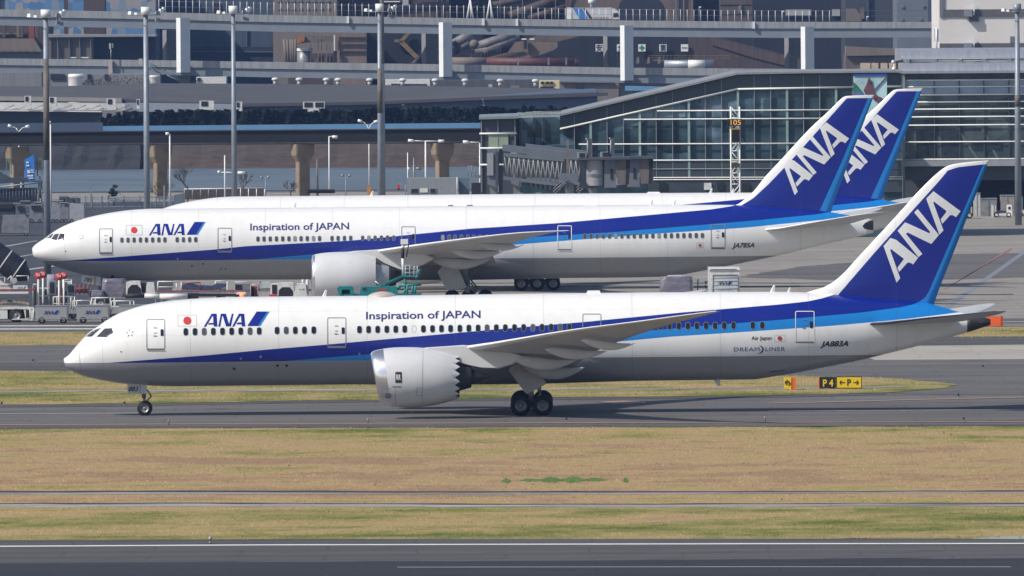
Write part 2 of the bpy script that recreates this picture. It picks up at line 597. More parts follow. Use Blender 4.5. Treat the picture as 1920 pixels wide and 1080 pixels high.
def canoe(p0, p1, r, droop, n=14, tip=0.02):
    p0 = Vector(p0); p1 = Vector(p1)
    b = MB(); rings = []
    for k in range(17):
        t = k / 16.0
        rr = max(tip, r * .78 * (math.sin(math.pi * t ** .75) ** .8 if t < .999 else 0))
        c = p0.lerp(p1, t) - Vector((0, 0, droop * math.sin(math.pi * t) * (0.6 + 0.4 * t)))
        rings.append([(c.x, c.y + 0.6 * rr * math.cos(2 * math.pi * i / n), c.z + 1.15 * rr * math.sin(2 * math.pi * i / n)) for i in range(n)])
    b.loft(rings)
    return b
def wheel_mb(c, r, w):
    b = MB()
    prof = [(-w/2, r*0.55), (-w/2, r*0.86), (-w*0.36, r*0.97), (-w*0.15, r), (w*0.15, r), (w*0.36, r*0.97), (w/2, r*0.86), (w/2, r*0.55)]
    b.lathe(c, (0, 1, 0), prof, 28, 0)
    for sgn in (-1, 1):
        q = [(sgn*w*0.5, r*0.55), (sgn*w*0.47, r*0.50), (sgn*w*0.36, r*0.44)]
        b.lathe(c, (0, 1, 0), q, 24, 1)
        b.lathe(c, (0, 1, 0), [(sgn*w*0.36, r*0.44), (sgn*w*0.30, r*0.20)], 24, 2)
        b.lathe(c, (0, 1, 0), [(sgn*w*0.30, r*0.20), (sgn*w*0.44, r*0.14), (sgn*w*0.45, 0.001)], 16, 1)
    return b
def fin_maker(pl, le, te, m, root, tmax=0.34, ratio=0.09):
    L = sorted(((z, x) for x, z in (pl.lp(*p) for p in le))); T = sorted(((z, x) for x, z in (pl.lp(*p) for p in te)))
    for A in (L, T):
        for i in range(1, len(A)):
            if A[i][0] <= A[i-1][0]: A[i] = (A[i-1][0] + 1e-3, A[i][1])
    fl = pchip([a[0] for a in L], [a[1] for a in L]); ft = pchip([a[0] for a in T], [a[1] for a in T])
    zlo, zhi = max(L[0][0], T[0][0]), min(L[-1][0], T[-1][0])
    def half(x, z):
        xl, xt = float(fl(z)), float(ft(z)); ch = max(0.05, xt - xl)
        c = min(1.0, max(0.0, (x - xl) / ch))
        return -min(naca(c) * ratio * ch, tmax * naca(c) * 2.0) - 0.004
    zs = list(np.linspace(zlo, zhi - 0.9, 30)) + list(np.linspace(zhi - 0.87, zhi, 26))
    rings = []
    cs = [(k / 26.0) ** 1.7 for k in range(27)]
    for z in zs:
        xl, xt = float(fl(z)), float(ft(z)); ch = max(0.02, xt - xl)
        a = [(xl + c * ch, half(xl + c * ch, z), z) for c in cs]
        rings.append(a + [(x, -y, z) for x, y, z in a[::-1]])
    return MB().loft(rings).build('fin', m, root), half
def star_emblem(cx, cy, r):
    loops = []
    for k in range(5):
        a = math.pi / 2 + 2 * math.pi * k / 5
        def q(rr, da): return (cx + rr * math.cos(a + da), cy - rr * math.sin(a + da))
        loops.append([q(r, 0), q(r * 0.55, 0.55), q(r * 0.42, -0.15)])
    return loops
def ring_px(pts_outer, pts_inner):
    return flat_mesh(loops=[pts_outer, pts_inner])

def cabin_door(pl, root, x0, y0, x1, y1, lower=None, win=True, pale=False):
    r = 3.0 * (x1 - x0) / 35.0
    d = pl.decal('door', SEAM if not pale else LETTER, ring_px(rrect(x0, y0, x1, y1, r), rrect(x0 + 1.3, y0 + 1.3, x1 - 1.3, y1 - 1.3, max(0.5, r - 1))), root, lift=0.024)
    w, h = x1 - x0, y1 - y0
    pl.decal('door_sill', GREYINK, flat_mesh(loops=[[(x0 + 0.5, y1 + 0.1), (x1 - 0.5, y1 + 0.1), (x1 - 0.5, y1 + 2.4), (x0 + 0.5, y1 + 2.4)]]), d, lift=0.05)
    if win:
        pl.decal('window', WINDOWGLASS, flat_mesh(loops=[rrect(x0 + w * .76, y0 + h * .34, x0 + w * .92, y0 + h * .56, 1.6)]), d, lift=0.026)
    pl.decal('handle', GREYINK, flat_mesh(loops=[[(x0 + w * .34, y0 + h * .56), (x0 + w * .46, y0 + h * .54), (x0 + w * .6, y0 + h * .56), (x0 + w * .46, y0 + h * .585)],
        [(x0 + w * .38, y0 + h * .28), (x0 + w * .58, y0 + h * .28), (x0 + w * .58, y0 + h * .30), (x0 + w * .38, y0 + h * .30)],
        [(x0 + w * .40, y0 + h * .45), (x0 + w * .56, y0 + h * .45), (x0 + w * .56, y0 + h * .47), (x0 + w * .40, y0 + h * .47)]]), d, lift=0.026)
    return d
def cabin_window(pl, root, cx, cy, w, h, blind=False):
    if blind:
        return pl.decal('window', SEAM, ring_px(rrect(cx - w/2, cy - h/2, cx + w/2, cy + h/2, w * .48), rrect(cx - w/2 + .5, cy - h/2 + .5, cx + w/2 - .5, cy + h/2 - .5, w * .4)), root)
    gl = (WINDOWGLASS if w > 6 else SHADEGLASS) if (int(cx * 7.3) % 11) else (SHADEGLASS if w > 6 else PALESHADE)
    o = pl.decal('window', gl, flat_mesh(loops=[rrect(cx - w/2, cy - h/2, cx + w/2, cy + h/2, w * .46)]), root, lift=0.022, cut=(9, 0.3))
    pl.decal('window_frame', SEAM, ring_px(rrect(cx - w/2 - .7, cy - h/2 - .7, cx + w/2 + .7, cy + h/2 + .7, w * .52), rrect(cx - w/2, cy - h/2, cx + w/2, cy + h/2, w * .46)), o, lift=0.02, cut=(9, 0.3))
    return o

def airliner(sp):
    pl = Plane(sp['org'], sp['yaw'])
    root = thing('airliner', pl.o, sp['label'], 'airliner', None)
    root.rotation_euler = (0, 0, -sp['yaw'])
    pl.shape(sp['top'], sp['bot'], sp['width'])
    loc = lambda pts: [pl.on_side(*p) for p in pts]
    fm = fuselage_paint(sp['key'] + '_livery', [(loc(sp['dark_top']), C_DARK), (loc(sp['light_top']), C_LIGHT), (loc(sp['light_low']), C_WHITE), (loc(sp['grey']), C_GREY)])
    fus = pl.fuselage(fm, root)
    # fin, with lettering
    flp = lambda pts: [pl.lp(*p) for p in pts]
    fmat = fin_paint(sp['key'] + '_fin', flp(sp['fin_edge']), flp(sp['fin_cap']), flp(sp['fin_tip']))
    fin, half = fin_maker(pl, sp['fin_le'], sp['fin_te'], fmat, root)
    pl.decal('logo', LETTER, flat_mesh(loops=[[sp['fin_map'](p) for p in l] for l in FIN_LETTERS]), fin, surf=half, lift=0.012, cut=(0.7, 0.7))
    # titles
    lt, bar_, tip_ = logo_px(*sp['logo'])
    lg = pl.decal('logo', DKBLUE, flat_mesh(loops=lt + [bar_]), root)
    pl.decal('logo_edge', LTBLUE, flat_mesh(loops=[tip_]), lg)
    pl.decal('lettering', INKBLUE, text_px(*sp['title'], bold=0.016), root)
    pl.decal('registration', INK, text_px(*sp['reg'], shear=0.3, bold=0.03), root)
    for (fx0, fy0, fx1, fy1, rr) in sp['flags']:
        fl = pl.decal('flag', GREYINK, ring_px([(fx0, fy0), (fx1, fy0), (fx1, fy1), (fx0, fy1)], [(fx0 + .35, fy0 + .35), (fx1 - .35, fy0 + .35), (fx1 - .35, fy1 - .35), (fx0 + .35, fy1 - .35)]), root)
        pl.decal('red_disc', REDPAINT, flat_mesh(loops=[circ((fx0 + fx1) / 2, (fy0 + fy1) / 2, rr)]), fl)
    pl.decal('emblem', GREYINK, flat_mesh(loops=star_emblem(*sp['star'])), root)
    for d in sp['doors']:
        cabin_door(pl, root, *d[:4], **(d[4] if len(d) > 4 else {}))
    for (cx, cy, blind) in sp['windows']:
        cabin_window(pl, root, cx, cy, *sp['winsize'], blind)
    for poly in sp['cockpit']:
        pl.decal('cockpit_window', COCKPIT, flat_mesh(loops=[poly]), root, lift=0.015, cut=(0.12, 0.08))
        cxm = sum(p[0] for p in poly) / len(poly); cym = sum(p[1] for p in poly) / len(poly)
    for (x, y, r, m_) in sp['dots']:
        pl.decal('port', m_, flat_mesh(loops=[circ(x, y, r, 10)]), root)
    if sp.get('nose_line'):
        pts = sp['nose_line']
        pl.decal('nose_joint', SEAM, flat_mesh(loops=[pts + [(x + .7, y) for x, y in pts[::-1]]]), root, lift=0.012, cut=(0.3, 0.12))
    # wings
    st = []
    for (y, lex, ley, tex, tey, th) in sp['wing']:
        xl, zl = pl.lp(lex, ley, y); xt, zt = pl.lp(tex, tey, y)
        st.append((y, xl, xt, zl, zt, th))
    st = refine([(0.0, st[0][1] - 1.0, st[0][2], st[0][3], st[0][4], 0.10)] + st)
    wings = []
    for sg in (1, -1):
        s2 = [(sg * a[0], *a[1:]) for a in st]
        w = MB().loft(wing_rings(s2)).build('wing', WINGGREY, root)
        MB().loft(wing_rings(s2, 0.0, 0.08, 0.035), closed=False).build('leading_edge', WINGWHITE, w)
        for (y, x0, y0, x1, y1, r, dr) in sp['fairings']:
            a = pl.lp(x0, y0, y); b_ = pl.lp(x1, y1, y)
            canoe((a[0], sg * y, a[1]), (b_[0], sg * y, b_[1]), r, dr).build('flap_fairing', WINGGREY, w)
        wings.append(w)
        # flap shroud seams: spoiler/flap panels hung under the trailing edge
        ss = []
        for (y, lex, ley, tex, tey, th) in sp['stab']:
            xl, zl = pl.lp(lex, ley, y); xt, zt = pl.lp(tex, tey, y)
            ss.append((sg * y, xl, xt, zl, zt, th))
        ss = [(0.0, ss[0][1] - 0.6, ss[0][2], ss[0][3], ss[0][4], 0.07)] + ss
        h = MB().loft(wing_rings(refine(ss, 3))).build('stabilizer', sp['stabmat'], root)
        MB().loft(wing_rings(refine(ss, 3), 0.0, 0.05, 0.005), closed=False).build('leading_edge', HOTMETAL if sp.get('darkle') else WINGWHITE, h)
    # belly fairing
    bx = sp['belly']
    x0 = pl.lp(bx[0], bx[2], -3)[0]; x1 = pl.lp(bx[1], bx[2], -3)[0]
    ztop = pl.lp(bx[0], bx[2], -3)[1]; zbot = pl.lp(bx[0], bx[3], 0)[1]
    rings = []
    for k in range(41):
        t = k / 40.0
        e = max(0.0, math.sin(math.pi * t)) ** 0.9
        x = x0 + (x1 - x0) * t
        tp, bt, w = float(pl.top(x)), float(pl.bot(x)), float(pl.wid(x))
        zc, hh = 0.5 * (tp + bt), 0.5 * (tp - bt)
        sa = max(-0.98, min(0.6, (ztop - zc) / hh - 0.55 * (1 - e)))
        a0 = math.asin(sa)
        ring = []
        for i in range(49):
            u = i / 48.0
            a = a0 - u * (math.pi + 2 * a0)
            g = min(1.0, 5.0 * min(u, 1 - u)) ** 0.7
            fy = 0.985 + (0.015 + 0.105 * e) * g
            fz = 0.985 + (0.012 + bx[4] * e) * g
            ring.append((x, w * math.cos(a) * fy, zc + hh * math.sin(a) * fz))
        rings.append(ring)
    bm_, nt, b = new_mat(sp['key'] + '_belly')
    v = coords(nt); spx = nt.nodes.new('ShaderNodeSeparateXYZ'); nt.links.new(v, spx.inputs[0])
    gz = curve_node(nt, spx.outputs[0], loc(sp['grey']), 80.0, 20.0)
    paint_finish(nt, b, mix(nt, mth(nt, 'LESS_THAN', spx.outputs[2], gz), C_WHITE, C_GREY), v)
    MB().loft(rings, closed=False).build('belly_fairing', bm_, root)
    # engines
    for sg in (1, -1):
        sp['engine'](pl, root, sg)
    sp['gear'](pl, root)
    for (x, y, hgt, ln, mi) in sp['antennas']:
        xx, zz = pl.lp(x, y, 0)
        zz = float(pl.top(xx))
        b = MB()
        b.loft([[(xx - ln * .5, -.03, zz - .1), (xx - ln * .2, -.06, zz - .1), (xx + ln * .5, 0, zz - .1), (xx - ln * .2, .06, zz - .1)],
                [(xx + ln * .35, -.01, zz + hgt), (xx + ln * .45, -.025, zz + hgt), (xx + ln * .75, 0, zz + hgt), (xx + ln * .45, .025, zz + hgt)]], smooth=False)
        b.build('antenna', WHITE, root)
    return pl, root

def nacelle(pl, root, sg, e, y):
    """one engine: nacelle shell with lip, fan, inner duct, core and plug"""
    cx, cz = pl.lp(e['cx'], e['cy'], -y)
    s = 1.0 / e['s']
    prof = [((x - e['cx']) * s, r * s) for x, r in e['prof']]
    xf, xr = prof[0][0], prof[-1][0]
    c = (cx, -sg * y, cz)
    lean = e['lean']; ctr = Vector(c)
    def sh(p, t):
        k = max(0.0, 1 - (t - xf) / (0.55 * (xr - xf)))
        p = p.copy(); p.x -= lean * (p.z - ctr.z) * k
        return p
    f = pchip([p[0] for p in prof], [p[1] for p in prof])
    lipx = (e['lip'] - e['cx']) * s
    ts = list(np.linspace(lipx, xr, 22))
    n = 72
    b = MB()
    rings = []
    z = Vector((1, 0, 0))
    for t in ts:
        ring = []
        for i in range(n):
            a = 2 * math.pi * i / n
            tt = t
            if e.get('teeth') and t == ts[-1]:
                ph = (i / n * e['teeth']) % 1.0
                tt = t + e['tooth'] * (1 - 2 * abs(ph - 0.5)) - e['tooth'] * 0.5
            rr = float(f(t))
            ring.append(sh(ctr + Vector((tt, rr * math.cos(a), rr * math.sin(a))), t))
        rings.append(ring)
    b.loft(rings, caps=False)
    eng = b.build('engine', NACELLE, root)
    lt = list(np.linspace(xf, lipx + 0.01, 9))
    b = MB()
    lp_ = [(xf + 0.9, prof[0][1] * 0.90), (xf + 0.35, prof[0][1] * 0.86), (xf + 0.08, prof[0][1] * 0.90), (xf - 0.03, prof[0][1] * 0.95)] + [(t, float(f(t)) + 0.004) for t in lt]
    b.lathe(c, (1, 0, 0), lp_, n, shear=sh)
    b.build('inlet_lip', LIPMETAL, eng)
    b = MB(); b.lathe(c, (1, 0, 0), [(xf + 0.9, prof[0][1] * 0.9), (xf + 1.0, prof[0][1] * 0.3), (xf + 0.6, 0.02)], 36, shear=sh)
    b.build('fan', HOTMETAL, eng)
    b = MB(); re = prof[-1][1]
    b.lathe(c, (1, 0, 0), [(xr - 1.2, re * 1.06), (xr - 0.35, re * 0.985), (xr + e.get('duct', 0.0), re * 0.93), (xr + e.get('duct', 0.0) - 0.02, re * 0.90), (xr - 0.6, re * 0.7)], 48)
    b.build('exhaust_duct', HOTMETAL if e.get('teeth') else PALEMETAL, eng)
    k = e['core']
    b = MB(); b.lathe(c, (1, 0, 0), [((x - e['cx']) * s, r * s) for x, r in k], 36)
    b.build('core_cowl', e['coremat'], eng)
    b = MB(); b.lathe(c, (1, 0, 0), [((x - e['cx']) * s, r * s) for x, r in e['plug']], 28)
    b.build('exhaust_plug', HOTMETAL, eng)
    if sg == 1 and e.get('badge'):
        x0, y0, x1, y1 = e['badge']
        def surf(x, z):
            rr = float(f(x - cx)); q = z - cz
            return c[1] - math.sqrt(max(0.01, rr * rr - q * q))
        bd = pl.decal('emblem', INK, flat_mesh(loops=[rrect(x0, y0, x1, y1, 1)]), eng, surf=surf, lift=0.02, cut=(0.2, 0.1))
        pl.decal('emblem_letters', LETTER, text_px('RR', x0 + 1.8, y1 - 5.2, x1 - 1.8, y1 - 5.2, 10, bold=0.02), bd, surf=surf, lift=0.035, cut=(0.2, 0.1))
        for g in e.get('seams', []):
            pl.decal('panel_seam', SEAM, flat_mesh(loops=[g]), eng, surf=surf, lift=0.012, cut=(0.4, 0.1))
    return eng
def pylon(pl, root, sg, y, pts, w):
    b = MB()
    q = [pl.lp(px, py, -y) for px, py in pts]
    mid = -sg * y
    cen = (sum(p[0] for p in q) / len(q), sum(p[1] for p in q) / len(q))
    def ring(k, yy): return [(cen[0] + (p[0] - cen[0]) * k, yy, cen[1] + (p[1] - cen[1]) * k) for p in q]
    b.loft([ring(0.93, mid - w), ring(1.0, mid - w * .7), ring(1.0, mid + w * .7), ring(0.93, mid + w)], smooth=False)
    return b.build('pylon', NACELLE, root)
# ------------------------------------------------------------------ the twin jet in front
def z4(x, y): return (660 + x / 4.155, 540 + y / 4.155)
def gear_787(pl, root):
    # nose gear
    x, _ = pl.lp(271.5, 763, 0)
    r = 0.505
    b = MB()
    b.bar((x, 0, r), (x - .05, 0, 1.3), 0.10, 10).bar((x - .05, 0, 1.2), (x - .1, 0, 2.6), 0.15, 10)
    b.bar((x, -.4, r), (x, .4, r), 0.08, 8)
    b.path([(x + .12, 0, 1.0), (x + .45, 0, 1.3), (x + .15, 0, 1.75)], 0.05)
    b.bar((x + .2, 0, 2.2), (x + 1.2, 0, 2.5), 0.06)
    ng = b.build('nose_gear', STEEL, root)
    for yy in (-.33, .33):
        wheel_mb((x, yy, r), r, .36).build('wheel', [TYRE, RIM, STEEL], ng)
    MB().ball((x - .18, -.2, 1.65), .11, 6).build('taxi_light', LAMPWHITE, ng)
    for sg in (-1, 1):
        q = [pl.lp(*p, sg * .55) for p in ((238.5, 718), (275.5, 718), (274.6, 738.5), (239.5, 737.5))]
        d = MB().prism([(p[0], sg * .55, p[1]) for p in q], (0, .05, 0)).build('gear_door', DOORGREY, ng)
        if sg < 0:
            sf = lambda x, z: -.55
            pl.decal('lettering', INK, text_px('883', 240.8, 733.4, 259.5, 733.4, 8.2, shear=.3, bold=.015), d, surf=sf, lift=.015)
            pl.decal('door_edge', RUSTY, flat_mesh(loops=[[(262.3, 719), (263.2, 719), (263.2, 737.5), (262.3, 737.5)]]), d, surf=sf, lift=.012)
    for sg in (-1, 1):
        y = sg * 4.9
        x, _ = pl.lp(997, 760, -4.9)
        r = .685
        b = MB()
        b.bar((x - .75, y, r), (x + .75, y, r), .13, 10)
        for dx in (-.735, .735):
            b.bar((x + dx, y - .75, r), (x + dx, y + .75, r), .11, 8)
        b.bar((x, y, r), (x - .1, y, 2.3), .17, 12).bar((x - .1, y, 2.1), (x - .35, y, 4.9), .25, 12)
        b.path([(x + .25, y, 1.0), (x + .6, y, 1.5), (x + .15, y, 2.2)], .07)
        b.bar((x + .1, y, 2.6), (x + 1.9, y + sg * .2, 4.4), .10)
        b.bar((x - .1, y, 2.4), (x - .2, y - sg * 2.4, 3.4), .10)
        g = b.build('main_gear', STEEL, root)
        for dx in (-.735, .735):
            for dy in (-.55, .55):
                wheel_mb((x + dx, y + dy, r), r, .50).build('wheel', [TYRE, RIM, STEEL], g)
        pts = [z4(*p) for p in ((1220,640),(1235,615),(1310,580),(1380,577),(1425,603),(1515,745),(1490,760),(1365,825),(1342,808))]
        q = [pl.lp(*p, -5.35) for p in pts]
        MB().prism([(p[0], sg * 5.35, p[1]) for p in q], (0, .07, 0)).build('gear_door', DOORGREY, g)
        if sg < 0:
            sf = lambda x, z: -5.35
            pl.decal('panel_seam', SEAM, ring_px([z4(*p) for p in ((1313,590),(1385,590),(1385,650),(1313,650))], [z4(*p) for p in ((1316,593),(1382,593),(1382,647),(1316,647))]), g, surf=sf, lift=.01)

E787 = dict(cx=780, cy=707.5, s=28.35, lean=.18, lip=726, teeth=18, tooth=.34, duct=.12,
    prof=[(704,46.5),(709,50),(720,53),(735,55.5),(755,56.8),(775,56.6),(800,54.5),(825,50.5),(845,45),(858,40.5)],
    core=[(835,33),(862,26),(880,21),(884,20)], plug=[(872,19),(890,12.5),(905,7),(919,1.5),(921,.05)], coremat=HOTMETAL,
    badge=(741.2, 697.3, 753.2, 717.6),
    seams=[[(722,738),(733,738),(733,747),(722,747)],[(727,728),(733,728),(733,729),(727,729)],[(735,724),(752,724),(752,726),(735,726)],[(793,657),(793.6,657),(792,757),(791.4,757)], [(740.8,728),(741.5,728),(741.5,760),(740.8,760)],
           [(781,727),(792,727),(792,727.6),(781.7,727.6),(781.7,741),(792,741),(792,741.6),(781,741.6)]])
def engine_787(pl, root, sg):
    nacelle(pl, root, sg, E787, 9.9)
    pylon(pl, root, sg, 9.9, [(772,656),(800,651.5),(840,649),(868,647),(930,650),(985,668),(962,683),(935,691),(905,690),(880,685),(855,678),(835,668),(800,660)], .42)

def wins(x0, xs, k, y, slope=0.0):
    return [(x0 + v / k, y + slope * (v / k), False) for v in xs]
W787 = wins(100, (1032,1103.5,1175,1246,1317.5,1389,1460,1532,1603.5), 4.155, 624.9, -.0113)
W787 += wins(480, (164,235,306,377,450), 4.155, 620.1, -.0113)
W787 += [(660 + v / 4.155, 618.1 - .0113 * v / 4.155, v == 484) for v in (58,129,200,271,341,411,484,556,627,697,768,840,910,982,1052,1124,1194,1266,1337,1409,1480,1551,1622,1693)]
W787 += wins(1040, (825,895,967,1037,1108,1179,1250,1321,1393,1543,1617), 4.155, 613.4, -.0095)

M787 = G(997, 774.5)
Y787 = R(0.15)
A787 = Vector((math.cos(Y787), -math.sin(Y787), 0))
spec787 = dict(key='front_jet', yaw=Y787, org=M787 - A787 * 31.6,
    label='white and blue airliner taxiing in front, with 883 on its nose gear door',
    top=[(126.5,667.6),(147,644.7),(157.8,632.7),(168,622.5),(182,613),(196,603),(220,589),(244.4,579.7),(268.5,572.5),(304.6,566),(340.7,562),(389,558.6),(461,556.4),(640,555),(817,553.2),(1040,550),(1250,548),(1449,547),(1560,551),(1640,558),(1735,567),(1795,584),(1842,594.5),(1857,598.5)],
    bot=[(119.6,679.6),(124,688),(134,695),(151.7,703.5),(172,709),(196,714),(232,719.5),(280.5,723),(340.7,724.3),(500,722.6),(697,720.5),(1000,717.5),(1208.5,714),(1329,712.6),(1413,711.5),(1440,707.5),(1480,701.5),(1540,690),(1615,675),(1665,662.5),(1740,643.8),(1815,622.5),(1857,609)],
    width=[(0,0),(.12,.42),(.4,.78),(1,1.22),(2,1.72),(3.5,2.2),(5,2.52),(7,2.77),(9,2.87),(11,2.885),(42,2.885),(46,2.72),(50,2.32),(54,1.78),(58,1.12),(60.5,.7),(62.5,.42)],
    dark_top=[(100,681),(203,680.3),(389,666),(500,655.5),(613.6,646),(880,622),(1054.7,607),(1092,604),(1280.7,585.7),(1460,571),(1515,565),(1545,558.5),(1570,550),(1600,535)],
    light_top=[(100,681.5),(203,680.6),(528,677.5),(620,670),(696.6,664),(880,647.5),(1054,634),(1196,622),(1317,611),(1460,600),(1527.5,594),(1615,586),(1690,576),(1715,570),(1735,560)],
    light_low=[(100,682),(528,677.8),(707,676),(880,662.8),(1129,643.5),(1256.6,631.5),(1460,618),(1565,610.5),(1620,605.5),(1700,598),(1800,585),(1850,580)],
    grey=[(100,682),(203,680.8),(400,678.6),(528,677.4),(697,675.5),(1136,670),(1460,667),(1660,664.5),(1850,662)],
    fin_le=[(1490,606),(1493,556),(1516,547),(1546,538),(1569.7,523),(1610,481),(1646.7,441.5),(1685,400),(1723.8,357),(1765,318.5),(1774,312.5),(1783,309),(1797,306.3),(1809.7,304.6),(1852,300.8)],
    fin_te=[(1853.5,300.5),(1851,308),(1801,440),(1750.5,572),(1740,606)],
    fin_edge=[(1545,580),(1560,566),(1572.6,551),(1640,473),(1760,340),(1776,321)], fin_cap=[(1770,322),(1775,320.5),(1795,313.5),(1843,308.3),(1860,307)],
    fin_tip=[(1843.5,308.7),(1741.6,546.7),(1735,557),(1726,564),(1700,575)], fin_map=lambda p: p,
    logo=(382, 584, 505.5, 612.6), title=('Inspiration of JAPAN', 686.3, 598.4, 901, 595.8, 13.4), reg=('JA883A', 1538, 649.9, 1590.5, 648.9, 9.5),
    flags=[(333.5,590.5,368.8,611.5,7.6),(1452,628,1472,640.6,4.1)], star=(243.5,624.5,8.5),
    doors=[(274.5,598.2,309.4,654.6),(613.6,595,649,650.2),(1092,588,1127.2,640,dict(win=False)),(1491,583,1527,640.5,dict(pale=True))],
    windows=W787, winsize=(8.0,13.0),
    cockpit=[[(158.8,631.6),(174.5,619.6),(190.3,614.2),(179.5,624.3),(172.4,631)],[(180.6,631.4),(196.3,615.8),(209.6,615.2),(212.6,624.3),(199.8,633.4),(195,632.2)]],
    dots=[(227,659.5,1.4,GREYINK),(439,691.5,2.6,INK),(520,685.6,2.6,INK),(537.5,685.6,2.6,INK),(451.5,672.3,2.0,SEAM),(489,669,2.4,SEAM),(674,663.6,2.0,SEAM),(349.5,687.5,.9,INK)],
    nose_line=[(146.7,645.5),(148,658),(149.3,675),(151,690),(153.4,703.8)],
    wing=[(-2.9,742,668,1075,690,.14),(-9.9,868,652.5,1098,669,.13),(-20,1079,617.5,1180,633,.10),(-26,1204,601.5,1262,607,.09),(-28.6,1292,589.5,1318,592.5,.08),(-29.8,1343,583.2,1349,584,.07)],
    fairings=[(-6.2,985,690,1096,689,.52,.45),(-10.2,960,672,1082,675,.46,.42),(-14.6,1022,655,1138,658,.40,.36),(-19.2,1090,638,1190,644,.33,.34)],
    stab=[(-1.4,1622,608.5,1797,603,.10),(-5.5,1738,596.5,1846,595,.09),(-9.0,1835,586.5,1879,587,.08),(-9.9,1868,583,1888,582.6,.07)], stabmat=WINGGREY, darkle=True,
    belly=(650,1200,652,721,.03), engine=engine_787, gear=gear_787,
    antennas=[(607,550,.42,.3,0),(1447,546,.45,.32,0),(1478,547,.30,.24,0)])
pl1, jet1 = airliner(spec787)
# things only this jet shows
b = MB()
xa = pl1.lp(687, 553)[0]; xb = pl1.lp(747, 553)[0]
rings = []
for k in range(15):
    t = k / 14.0; e = math.sin(math.pi * t) ** .6 + .01
    x = xa + (xb - xa) * t; zz = float(pl1.top(x)) - .12
    rings.append([(x, .75 * e * math.cos(2 * math.pi * i / 20), zz + .40 * e * math.sin(2 * math.pi * i / 20)) for i in range(20)])
b.loft(rings).build('antenna_dome', mat('dome_primer', (.46, .41, .37), .5, var=.05), jet1)
b = MB()
xa = pl1.lp(1113, 549)[0]
b.box((xa, 0, float(pl1.top(xa)) + .05), (1.0, .5, .22), taper=.8).build('antenna_base', WHITE, jet1)
x, z = pl1.lp(455, 556.5)
bc = MB().ball((x, 0, float(pl1.top(x)) + .02), .11, 8).build('beacon', emit_mat('beacon_red', (1.0, .12, .04), 1.5), jet1)
x0, z0 = pl1.lp(1813, 609); x1, z1 = pl1.lp(1857, 604)
rings = []
for k in range(7):
    x = x0 + (x1 - x0) * k / 6
    t, bt, w = float(pl1.top(x)), float(pl1.bot(x)), float(pl1.wid(x))
    rings.append([(x, (w + .015) * math.cos(2 * math.pi * i / 28), .5 * (t + bt) + (.5 * (t - bt) + .015) * math.sin(2 * math.pi * i / 28)) for i in range(28)])
MB().loft(rings).build('tail_exhaust', mat('scorched_metal', (.055, .05, .048), .5, metal=.4, var=.25), jet1)
pl1.decal('lettering', INK, text_px('Air Japan', 1408.7, 637.3, 1446.7, 636.6, 6.6, bold=.01), jet1)
dl = pl1.decal('lettering', INKBLUE, text_px('DREAM', 1376, 658.9, 1424, 658.5, 7.4, space=1.1), jet1)
pl1.decal('letter_arc', INKBLUE, flat_mesh(loops=[[(1422,647.4),(1427,648.2),(1431,651.5),(1431.8,656),(1430,660.4),(1426,662.8),(1420,662.8),(1425,661.4),(1428,658.4),(1429.3,655),(1427.8,651),(1425,648.6)]]), dl)
pl1.decal('lettering_end', INKBLUE, text_px('LINER', 1435.5, 658.5, 1472, 658, 7.4, space=1.1), dl)
pl1.decal('tail_skid_mark', INK, flat_mesh(loops=[[(1443,697),(1471,693.6),(1471,695),(1443,698.4)]]), jet1)
xx = pl1.lp(1343, 712)[0]
MB().loft([[(xx - .2, -.03, float(pl1.bot(xx)) + .1), (xx + .25, 0, float(pl1.bot(xx)) + .1), (xx - .2, .03, float(pl1.bot(xx)) + .1)], [(xx + .05, -.02, float(pl1.bot(xx)) - .4), (xx + .3, 0, float(pl1.bot(xx)) - .4), (xx + .05, .02, float(pl1.bot(xx)) - .4)]], smooth=False).build('belly_antenna', WHITE, jet1)

